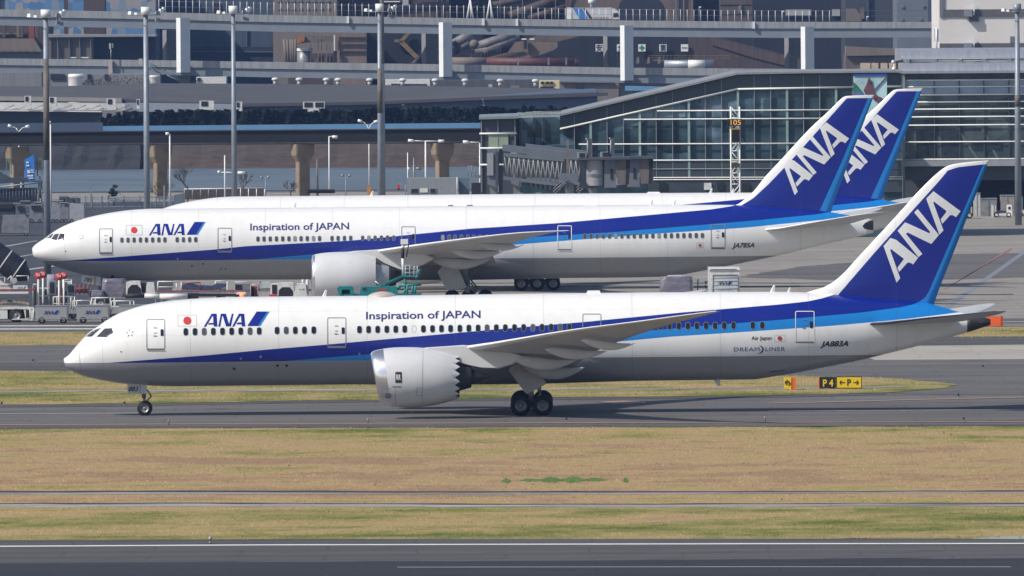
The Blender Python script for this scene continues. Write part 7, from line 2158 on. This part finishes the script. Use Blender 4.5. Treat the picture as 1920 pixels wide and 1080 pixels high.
bx(t, 'case', ORANGE, 1845, 593, 1880.5, 611.5, Yo, .5); bx(t, 'edge', mat('burnt_orange', (.40, .06, .01), .5), 1876, 592.5, 1880.8, 611.8, Yo - .03, .56)
for x in (1852, 1870): tube(t, 'leg', STEEL, [(x, 611), (x, 615)], Yo + .2, .05)
EDGE = [(316.5, 797.5, 1), (689.6, 794.5, 1), (1062, 792.5, 0), (1434.5, 791, 1), (1807, 792.3, 0), (394, 1020.5, 2), (233.5, 762.3, 0), (3, 763, 0), (62, 681.5, 0), (1797, 747.5, 0), (1843, 692.5, 0), (1548.5, 692.5, 0)]
WH = ['in the taxiway edge below the front airliner’s nose wheel', 'on the near taxiway edge below the engine', 'on the near taxiway edge right of the main wheels', 'on the near taxiway edge below the yellow signs', 'on the near taxiway edge at the far right', 'on the runway edge in front of the white line', 'in the grass edge left of the nose wheel', 'at the left edge of the photo beside the taxiway', 'on the far taxiway left of the front airliner', 'beside the tip of the grass island', 'on the far taxiway at the right, above the grass tip', 'under the front airliner’s tail']
for (px, py, kd), w in zip(EDGE, WH):
    g = G(px, py); s = 1.0 if kd == 2 else .85
    t = thing('edge_light', (g.x, g.y, .03), 'small edge light ' + w, 'edge light', 'taxiway and runway edge lights')
    b = MB(); b.bar((0, 0, 0), (0, 0, .12 * s), .09 * s, 8, .05 * s).bar((0, 0, .1 * s), (0, 0, .22 * s), .035 * s, 8); b.build('stem', DOLLYRED if kd == 1 else STEEL, t)
    b = MB(); b.lathe((0, 0, .2 * s), (0, 0, 1), [(0, .06 * s), (.03, .09 * s), (.14 * s, .08 * s), (.19 * s, .01)], 12); b.build('lens', mat('clear_lens', (.36, .36, .38), .3) if kd == 2 else (INK if kd == 0 else GALV), t)
BUSH = mat('lush_green', (.085, .155, .035), .9, var=.35, scale=3)
nt = BUSH.node_tree; cn = nt.nodes.new('ShaderNodeCombineXYZ'); cn.inputs[1].default_value = -.3; cn.inputs[2].default_value = 1.0
nt.links.new(cn.outputs[0], nt.nodes['Principled BSDF'].inputs['Normal'])
rng = random.Random(5)
for (x0, x1, y, n, nm, lb) in ((977, 1138, 902.5, 2600, 'weed_patch', 'long lush green weed patch in the straw coloured field'), (1170, 1176, 903, 120, 'weed_tuft', 'small green weed tuft right of the lush patch'), (943, 956, 903.5, 160, 'weed_tuft', 'small green weed tuft left of the lush patch')):
    b = MB(); a = G(x0, y); c = G(x1, y)
    for i in range(n):
        u = rng.random(); env = math.sin(math.pi * min(1, max(0, u))) ** .5 * (.7 + .3 * math.sin(u * 23))
        p = Vector((a.x + (c.x - a.x) * u, a.y + rng.gauss(0, 1.4) * env, .03)); h = rng.uniform(.05, .17) * env + .02
        w = rng.uniform(.05, .12); an = rng.uniform(-.7, .3)
        b.add([p + Vector((-w * math.cos(an), -w * math.sin(an), 0)), p + Vector((w * math.cos(an), w * math.sin(an), 0)), p + Vector((rng.uniform(-.1, .1), .1, h))], [(0, 1, 2)])
    tag(b.build(nm, BUSH, None, (a + c) / 2, fix=False), lb, 'weeds', kind=None)

# ------------------------------------------------------------------ the ground between the stands and the river, left
YG = 1545.0
def uld(label, x0, y0, x1, y1, Y, m, m2=None):
    t = item('cargo_container', label, 'container', (x0 + x1) / 2, Y, 'containers on the far stand')
    w = x1 - x0
    pt(t, 'shell', m, [(x0, y1), (x0, y0 + 2), (x0 + w * .06, y0), (x1 - w * .06, y0), (x1, y0 + (y1 - y0) * .25), (x1, y1)], Y, 2.2)
    if m2: pt(t, 'cover', m2, [(x0 + w * .38, y1 - 1), (x0 + w * .42, y0 - .6), (x1 - w * .1, y0 - .8), (x1 + .6, y0 + 6), (x1 + 1, y1 - 1)], Y - .15, 2.4)
    bx(t, 'dolly_bed', STEEL, x0 - 1, y1, x1 + 2, y1 + 1.6, Y - .1, 2.4); wheels(t, (x0 + 5, x1 - 5), Y, .22, 1.8)
    return t
gyy = lambda Y, x: gy(x, Y)
Ya = 1520.0; ya = gyy(Ya, 30) - 4
uld('dark covered container with pale wrap at the left edge, nearest of the row', -30, ya - 34, 54, ya, Ya, TARPDK, TARP)
Yb = 1600.0; yb = gyy(Yb, 60) - 4
for i, (x0, x1, h, m, m2, lb) in enumerate(((-30, 27, 32, TARPDK, None, 'long dark container at the left edge, second row'), (29, 47, 29, mat('container_blue_grey', (.10, .12, .15), .6, var=.2), None, 'blue-grey container with open dark side, second row'), (55, 80, 30, TARP, None, 'pale tarpaulin covered container left of the first mast'), (95, 112, 26, ULDGREY, None, 'grey container just right of the first mast'), (112, 129, 24, TARP, None, 'grey wrapped container, middle of those right of the first mast'), (130, 158, 31, mat('white_tarpaulin', (.30, .32, .36), .7, var=.1, bump=.5), None, 'white tarpaulin covered container beside the airliner’s forehead'))):
    t = uld(lb, x0, yb - h, x1, yb, Yb, m, m2)
    if i in (0, 1, 2): bx(t, 'opening', DARK, x0 + 4, yb - h + 2, x1 - 3, yb - h + 10, Yb - .2, .1)
rng = random.Random(21)
CL = [mat('clutter_%d' % i, c, .7, var=.25, scale=1.5) for i, c in enumerate(((.05, .06, .08), (.10, .115, .14), (.18, .19, .21), (.03, .035, .05), (.26, .27, .29)))]
KIND = ('dark blue-black', 'slate grey', 'mid grey', 'black', 'pale grey')
for i, (x, w, h, Yc_) in enumerate(((2, 18, 17, 1640), (22, 16, 20, 1645), (42, 20, 15, 1650), (64, 13, 21, 1648), (98, 14, 14, 1650), (114, 13, 18, 1655), (8, 26, 13, 1665), (38, 18, 18, 1668), (60, 22, 12, 1670), (96, 22, 17, 1672), (122, 16, 13, 1668), (70, 14, 16, 1628), (100, 17, 12, 1630))):
    y = gy(x + w / 2, Yc_) - 3; kd = (0, 1, 4, 3, 2, 0, 1, 3, 0, 2, 1, 3, 0)[i]
    t = item('cargo_container', '%s container, %s of the crowded rows on the far stand' % (KIND[kd], ORD[i]), 'container', x + w / 2, Yc_, 'containers on the far stand')
    pt(t, 'shell', CL[kd], [(x, y), (x, y - h + 2), (x + 1.5, y - h), (x + w - 1.5, y - h), (x + w, y - h + 3), (x + w, y)], Yc_, 2)
    bx(t, 'door', CL[(kd + 2) % 5], x + 2, y - h + 3, x + w * .6, y - 2, Yc_ - .05, .1); bx(t, 'edge', CL[4], x, y - h - .6, x + w, y - h + .4, Yc_ - .06, 2.1)
    bx(t, 'dolly_bed', STEEL, x - 1, y, x + w + 1, y + 1.6, Yc_, 2); wheels(t, (x + 3, x + w - 3), Yc_, .2, 1.6)
Yf = 1690.0
t = item('footbridge', 'dark blue steel footbridge descending at the left edge', 'footbridge', 30, Yf)
BRB = mat('bridge_blue', (.045, .060, .085), .6, var=.15, scale=.5)
pt(t, 'deck', BRB, [(-200, 336), (48, 333.5), (55, 341), (-200, 356)], Yf, 2.5)
pt(t, 'slope_beam', BRB, [(-60, 303), (-20, 311), (22, 334), (12, 336), (-60, 315)], Yf + .3, .6)
tube(t, 'hand_rail', GALV, [(-200, 352.5), (0, 350.5), (80, 341.5)], Yf - .1, .10)
pt(t, 'lower_deck', BRB, [(-200, 377), (76, 379), (76, 382), (-200, 380)], Yf, 2.5)
for x in (44, 72.5, 78): bx(t, 'post', BRB, x - 1, 341, x + 1.4, 396, Yf + .3, .4)
for x in range(-60, 80, 6): tube(t, 'baluster', GALV, [(x, 352), (x, 378)], Yf + .2, .03)
pt(t, 'back_panel', mat('grey_clutter', (.14, .15, .17), .8, var=.35, scale=1.5), [(-200, 356), (70, 352), (70, 378), (-200, 378)], Yf + 2, .3)
t = item('road_sign', 'bright blue road sign with white lettering beside the left monorail pier', 'sign', 57, 1700)
GRN = mat('sign_frame_green', (.10, .19, .16), .6)
pt(t, 'board', mat('sign_blue', (.03, .20, .62), .4, var=.05), [(46, 299), (63.5, 290), (66, 339), (47, 341)], 1700, .2)
for (x0, y0, x1, y1) in ((49, 303, 54, 306), (49, 309, 55, 312), (51, 319, 56, 325), (57, 318, 63, 320), (57, 322, 64, 324), (51, 328, 62, 331), (54, 333, 63, 335)): bx(t, 'white_mark', LETTER, x0, y0, x1, y1, 1699.9, .05)
for x in (11, 69): 
    bx(t, 'frame', GRN, x, 297, x + 2, 330, 1700.4, .2); bx(t, 'frame', GRN, x + 9, 297, x + 11, 327, 1700.4, .2); bx(t, 'frame_bar', GRN, x, 297, x + 11, 299.5, 1700.35, .2)
bx(t, 'frame', GRN, 12, 339, 80, 341, 1700.6, .2); tube(t, 'post', GALV, [(40, 341), (40, 372)], 1700.5, .15); tube(t, 'post', GALV, [(75, 330), (75, 372)], 1700.5, .15)
# perimeter fence
YN = 1700.0
t = item('mesh_fence', 'tall grey mesh fence along the stand edge behind the airliner’s forehead', 'fence', 210, YN)
b = MB()
for x in np.arange(150, 345, 2.6): pbar(b, (x, 368), (x, 396), YN, .04, 4)
for y in (370, 379, 388): pbar(b, (150, y + .3), (345, y - .8), YN, .05, 4)
b.build('mesh', GALV, t, t.location)
b = MB()
for x in np.arange(204, 262, 4.2): pbar(b, (x, 377), (x + 3, 371), YN - .3, .06, 4); pbar(b, (x, 377), (x + 4, 377), YN - .3, .03, 4)
b.build('barbed_arms', GALV, t, t.location)
for x in (160, 171, 190.5, 202, 232, 262, 292, 308, 322): bx(t, 'post', GALV, x - (1.6 if x in (171, 308) else .6), 348 if x in (171, 308) else 366, x + (1.6 if x in (171, 308) else .6), 396, YN - .1, .3)
t = item('wire_fence', 'low fence with pale top rail in front of the river', 'fence', 450, YN + 30)
tube(t, 'rail', LAMPWHITE, [(345, 354.5), (500, 352)], YN + 30, .06)
for x in range(346, 500, 15): tube(t, 'post', LAMPWHITE if x > 430 else GALV, [(x, 354), (x, 372)], YN + 30, .06)
b = MB(); pprism(b, [(346, 356), (497, 353), (497, 374), (346, 374)], YN + 31, .1); b.build('backing_scrub', mat('fence_scrub', (.075, .065, .058), .95, var=.25, scale=3), t, t.location)
t = item('gate_panel', 'blue-grey slatted gate panel between fence and airliner', 'gate', 336, YN - 8)
pt(t, 'panel', mat('slat_blue', (.11, .14, .18), .7, var=.15, streak=(6, 1, .2), scale=2), [(326, 366), (347, 362), (347, 398), (326, 398)], YN - 8, .3)
for (x0, x1, y0, m, lb) in ((111, 128, 369, 'louvre_grey', 'dark louvred cabinet left of the mesh fence'), (129, 150, 371, 'cage_grey', 'grey caged cabinet with spiky top')):
    t = item('cabinet', lb, 'cabinet', (x0 + x1) / 2, YN - 20)
    bx(t, 'body', mat(m, (.075, .085, .10), .7, var=.3, streak=(5, 1, .2), scale=2), x0, y0, x1, 407, YN - 20, 2)
    bx(t, 'door', BRB, x0 + 2, y0 + 2, x0 + 9, 405, YN - 20.1, .1)
    b = MB()
    for x in np.arange(x0, x1, 3): pbar(b, (x, y0), (x + 2, y0 - 7), YN - 20, .035, 4)
    b.build('spikes', GALV, t, t.location)
t = item('small_hut', 'pale hut with dark windows behind the second airliner’s roof', 'hut', 812, 1700)
bx(t, 'wall', mat('hut_grey', (.22, .24, .26), .7, var=.08), 763, 334, 857, 372, 1700, 6)
for x0, x1, m_ in ((769, 784, GALV), (787, 802, GSEWHITE), (805, 818, GALV)): bx(t, 'window_frame', m_, x0, 353, x1, 361, 1699.9, .1)
for x0, x1 in ((771, 783), (807, 816)): bx(t, 'window', DARK, x0, 354, x1, 361, 1699.85, .1)
tube(t, 'post', LAMPWHITE, [(857, 332), (857, 368)], 1699.5, .06)
bx(t, 'annex', mat('annex_blue', (.10, .14, .17), .7, var=.1, streak=(5, 1, .2)), 860, 334, 880, 372, 1701, 5)
t = item('steel_platform', 'small dark steel platform left of the stair tower', 'platform', 893, 1600)
bx(t, 'deck', STEEL, 880, 329, 902, 334, 1600, 2); bx(t, 'base', DARK, 884, 343, 901, 380, 1600, 2)
for x in (878, 884, 891, 898): tube(t, 'rail_post', STEEL, [(x, 312), (x, 331)], 1600, .04)
tube(t, 'rail', STEEL, [(878, 312), (898, 311.5)], 1600, .04)
# street lamps before the river
def street_lamp(label, px, ytop, ybot, Y, heads, r=.085, m=LAMPWHITE):
    t = item('street_lamp', label, 'street lamp', px, Y, 'street lamps by the river')
    b = MB(); x = P(px, ytop, Y).x; b.bar((x, Y, 0), (x, Y, zat(px, ytop, Y)), r * 1.2, 8, r * .8); b.build('pole', m, t, t.location)
    for pts, hl in heads:
        b = MB()
        for p, q in zip(pts[:-1], pts[1:]): pbar(b, p, q, Y, .06)
        b.build('arm', m, t, t.location)
        p, q = hl; b = MB(); pbar(b, p, q, Y, .20, 8); b.build('lamp_head', m, t, t.location)
YL = 1725.0
street_lamp('tall thin white lamp just right of the first mast', 94.5, 231, 386, YL - 60, [([(94, 231), (93, 229.5)], ((92.5, 229), (94.5, 230)))], .10)
street_lamp('white lamp with head to the left, left of the parked airliner’s title', 318.3, 251, 390, YL - 30, [([(318, 251), (314, 250)], ((310.5, 251), (317, 250.5)))], .12)
street_lamp('white lamp with head to the right, right of the second monorail pier', 616.8, 256, 356, YL, [([(617, 256), (624, 256)], ((623, 256.5), (633, 257)))], .10)
street_lamp('white lamp with two curved arms left of the rust banded mast', 691.6, 243, 352, YL + 60, [([(691.5, 243), (688, 234), (680, 228)], ((671, 225.5), (679, 228))), ([(691.5, 243), (695, 234), (701, 229)], ((701, 229), (709, 227)))], .08)
street_lamp('white lamp with two level arms by the right monorail pier', 797.8, 265, 336, YL, [([(797, 264.5), (775, 264)], ((765, 263.5), (776, 264))), ([(797, 264.5), (823, 264.5)], ((822, 264.5), (833, 264.5)))], .13)
street_lamp('white lamp with head to the left beside the stair tower', 899.5, 268, 330, YL - 100, [([(899, 267), (878, 266.5)], ((868, 266), (879, 266.5)))], .10)
street_lamp('lamp with two curved arms above the monorail at the far left', 35.2, 247.5, 330, YM + 12, [([(35, 247.5), (30, 240), (22, 237)], ((15, 235), (22, 237.5))), ([(35, 247.5), (41, 240.5), (48, 238)], ((48, 238), (55, 236.5)))], .09)
street_lamp('short twin globe lamp left of the second monorail pier', 498, 335, 362, YL, [([(491, 333), (505, 333)], ((489, 331), (492, 333.5))), ([(498, 335), (505, 333)], ((501.5, 333), (505, 331)))], .07, GALV)
street_lamp('short twin globe lamp right of the tall white lamp', 648.4, 332, 362, YL, [([(641, 330), (656, 330)], ((640, 328), (643.5, 330))), ([(648, 332), (656, 330)], ((653.5, 330), (657, 328)))], .07, GALV)
street_lamp('pole with traffic lights and signs beside the third mast', 421.3, 291, 352, YL - 20, [([(410, 323), (445, 324)], ((408, 322), (413, 323))), ([(421, 323), (448, 324)], ((446, 324), (460, 324)))], .10)
street_lamp('thin pole with small camera right of the thin rusty mast', 764.2, 286, 336, YL, [([(764, 318), (770, 316)], ((764, 317), (768, 316)))], .08)
street_lamp('dark pole with camera arm left of the hut', 776, 296, 338, YL + 5, [([(772, 315), (788, 316)], ((780, 316), (790, 316)))], .14, STEEL)
street_lamp('dark wooden pole between the second monorail pier and the lamp', 594.6, 298, 356, YL + 5, [], .16, RUSTY)
street_lamp('small lamp on the warehouse roof edge right of the thin mast', 759, 199, 218, 2180, [([(759, 200), (756, 197)], ((754.5, 197), (757, 198)))], .08, PALEBLUE)
street_lamp('slanting aerial on the warehouse right of centre', 910, 200, 216, 2180, [([(910, 200), (904, 184)], ((906, 197), (908, 199)))], .06, PALEBLUE)
t = item('signal_box', 'small red signal on an arm left of the hut', 'signal', 747, YL - 10)
bx(t, 'box', REDPAINT, 745, 346, 750, 354, YL - 10, .4); bx(t, 'hood', DARK, 745.5, 353, 749.5, 357, YL - 10, .4); tube(t, 'arm', GALV, [(748, 345.5), (760, 345.3)], YL - 10, .04); tube(t, 'pole', GALV, [(760, 345.3), (760, 372)], YL - 10, .05)
t = item('orange_cabinet', 'orange cabinet at the foot of the curved lamp', 'cabinet', 691.5, YL - 4)
bx(t, 'box', mat('cabinet_orange', (.50, .20, .03), .6), 688.5, 349, 695, 366, YL - 4, .6); bx(t, 'cap', STEEL, 690, 347, 693, 349.5, YL - 4, .5)
t = item('tyre_row', 'row of dark tyres on the fence line behind the second airliner', 'barrier', 603, YL - 12)
b = MB()
for x in np.arange(578, 628, 3.4):
    c = P(x, 358.5, YL - 12); b.lathe(c, (1, .2, 0), [(-.08, .14), (-.1, .26), (.1, .26), (.08, .14)], 10)
b.build('tyres', TYRE, t, t.location); tube(t, 'rail', STEEL, [(577, 361), (629, 360)], YL - 12, .08)
# bare shrubs and the little pine
TWIG = mat('bare_twigs', (.075, .06, .05), .95, var=.3)
def bare_tree(label, px, ytop, ybot, Y, spread, seed):
    rng = random.Random(seed); c = P(px, ybot, Y); h = P(px, ytop, Y).z - c.z
    t = thing('bare_tree', (c.x, Y, c.z), label, 'tree', 'bare trees by the river'); tr = MB(); tr.bar((0, 0, -1.5), (0, 0, h * .35), .10, 6, .07); tr.build('trunk', TWIG, t)
    b = MB()
    def grow(p, d, l, r, k):
        q = p + d * l; b.bar(p, q, r, 4, r * .6, caps=False)
        if k == 0: return
        for _ in range(3):
            e = (d + Vector((rng.uniform(-1, 1) * spread, rng.uniform(-1, 1) * spread, rng.uniform(-.1, .5)))).normalized(); grow(p + d * l * rng.uniform(.6, 1), e, l * rng.uniform(.55, .8), r * .6, k - 1)
    for _ in range(4): grow(Vector((0, 0, h * .2)), Vector((rng.uniform(-1, 1) * spread, rng.uniform(-1, 1) * spread, 1)).normalized(), h * .50, .06, 4)
    b.build('crown', TWIG, t)
bare_tree('spreading bare tree right of the second mast', 352, 322, 362, YN + 22, .9, 1)
bare_tree('bare tree right of the third mast', 455, 332, 360, YN + 24, .7, 2)
bare_tree('low bare shrub in front of the second monorail pier', 300, 345, 378, YN + 20, .9, 3)
bare_tree('low bare shrub left of the third monorail pier', 545, 345, 366, YN + 26, .8, 5)
t = item('pine_tree', 'small dark pine beside the mesh fence', 'tree', 213, YN + 6)
PINE = mat('pine_green', (.018, .034, .02), .9, var=.4)
b = MB(); pbar(b, (214, 392), (212, 352), YN + 6, .12); b.build('trunk', BARK, t, t.location)
b = MB(); rng = random.Random(9)
for (cx, cy, r_) in ((216, 350, 4.5), (211, 357, 4), (217, 362, 5), (208, 362, 4), (213, 367, 5.5), (219, 374, 3.5), (206, 371, 4)):
    for i in range(70):
        p = P(cx + rng.gauss(0, r_ * .5), cy + rng.gauss(0, r_ * .28), YN + 6 + rng.uniform(-.4, .4)); d = Vector((rng.uniform(-1, 1), rng.uniform(-1, 1), rng.uniform(-.2, 1))).normalized(); u = d.orthogonal() * .06
        b.add([p - u, p + u, p + d * .3], [(0, 1, 2)])
b.build('crown', PINE, t, t.location, fix=False)
# vehicles and loads under the hall on the right
YR = 1590.0
def ground_box(t, name, m, x0, x1, ytop, Y, dep, zb=0.0):
    a = P(x0, ytop, Y); c = P(x1, ytop, Y); z = (a.z + c.z) / 2
    b = MB(); b.box(((a.x + c.x) / 2, Y + dep / 2, (z + zb) / 2), (c.x - a.x, dep, z - zb)); return b.build(name, m, t, t.location)
t = item('towing_tug', 'white tow tug parked under the terminal hall', 'tug', 1883, YR)
yb = gy(1883, YR)
pt(t, 'body', GSEWHITE, [(1864, yb - 3), (1866, yb - 7), (1888, yb - 8), (1888, yb - 3)], YR, 1.8)
pt(t, 'cab', WHITE, [(1888, yb - 3), (1888, yb - 22), (1890, yb - 24), (1897, yb - 23.5), (1898, yb - 3)], YR, 1.6)
bx(t, 'window', DARK, 1890.5, yb - 20, 1894.5, yb - 15, YR - .05, .1); pt(t, 'load', TARPDK, [(1868, yb - 8), (1871, yb - 13), (1886, yb - 12.5), (1887, yb - 8)], YR + .2, 1.2)
wheels(t, (1869, 1892), YR + .1, .32, 1.4)
t = item('tug', 'white equipment at the right edge under the hall', 'tug', 1915, YR + 3); yb = gy(1915, YR + 3)
pt(t, 'body', GSEWHITE, [(1911, yb - 4), (1911, yb - 9), (1917, yb - 12), (1930, yb - 14), (1930, yb - 4)], YR + 3, 1.6); pt(t, 'frame', GALV, [(1916, yb - 38), (1917.5, yb - 38), (1917.5, yb - 10), (1916, yb - 10)], YR + 3, .3); wheels(t, (1914, 1926), YR + 3, .3, 1.2)
t = item('loader_truck', 'tan and white loader truck just right of the front airliner’s fin', 'truck', 1816, YR - 6); yb = gy(1816, YR - 6)
pt(t, 'cab', mat('loader_tan', (.45, .40, .30), .6, var=.15), [(1808, yb - 4), (1814, yb - 24), (1823, yb - 22), (1823, yb - 4)], YR - 6, 2); bx(t, 'body', STEEL, 1796, yb - 14, 1810, yb - 4, YR - 6, 2); bx(t, 'window', DARK, 1815, yb - 20, 1819, yb - 13, YR - 6.05, .1); wheels(t, (1802, 1818), YR - 5.9, .4, 1.6)
for (x0, x1, yt, m, lb) in ((1826, 1838, 362, mat('pale_curtain', (.46, .46, .46), .7, var=.12), 'pale tall crate under the hall beside the loader truck'), (1838, 1869, 372, mat('crate_grey', (.20, .21, .22), .8, var=.2), 'grey stacked crates under the hall'), (1860, 1867, 382, GSEWHITE, 'small white box before the grey crates'), (1876, 1902, 366, mat('tan_wall_load', (.27, .25, .23), .8, var=.15), 'tan crate stack under the hall left of the mast')):
    Yx = YR + 9 if x0 != 1860 else YR + 6
    t = item('crate', lb, 'crate', (x0 + x1) / 2, Yx, 'crates under the hall'); ground_box(t, 'body', m, x0, x1, yt, Yx, 2.0)
    ground_box(t, 'strap', STEEL, (x0 + x1) / 2 - .5, (x0 + x1) / 2 + .5, yt - .3, Yx - .05, 2.1); ground_box(t, 'lid', GALV, x0 - .4, x1 + .4, yt - .6, Yx - .06, 2.12, zb=zat(x0, yt + 1.5, Yx))
t = item('step_ladder', 'grey wheeled steps at the foot of the right mast', 'steps', 1908, YR + 2); yb = gy(1908, YR + 2)
tube(t, 'stile', GALV, [(1904, yb), (1904, 362)], YR + 2, .06); tube(t, 'stile', GALV, [(1912, yb), (1912, 362)], YR + 2, .06)
for i in range(8): tube(t, 'tread', GALV, [(1904, 366 + i * 5), (1912, 366 + i * 5)], YR + 2, .05)
# ------------------------------------------------------------------ the air between here and the works
hz = bpy.data.meshes.new('haze')
x_, y0_, y1_, z0_, z1_ = 2200.0, -500.0, 4300.0, -1.1, 46.0
hz.from_pydata([(-x_, y0_, z0_), (x_, y0_, z0_), (x_, y1_, z0_), (-x_, y1_, z0_), (-x_, y0_, z1_), (x_, y0_, z1_), (x_, y1_, z1_), (-x_, y1_, z1_)], [],
               [(0, 3, 2, 1), (4, 5, 6, 7), (0, 1, 5, 4), (1, 2, 6, 5), (2, 3, 7, 6), (3, 0, 4, 7)])
hm = bpy.data.materials.new('haze_air'); hm.use_nodes = True
nt = hm.node_tree; nt.nodes.clear()
vol = nt.nodes.new('ShaderNodeVolumePrincipled')
vol.inputs['Color'].default_value = (.27, .47, .98, 1)
vol.inputs['Density'].default_value = 0.000040
vol.inputs['Anisotropy'].default_value = 0.0
out = nt.nodes.new('ShaderNodeOutputMaterial'); nt.links.new(vol.outputs[0], out.inputs['Volume'])
hz.materials.append(hm)
ho = bpy.data.objects.new('haze', hz); COL.objects.link(ho)
tag(ho, kind='stuff')
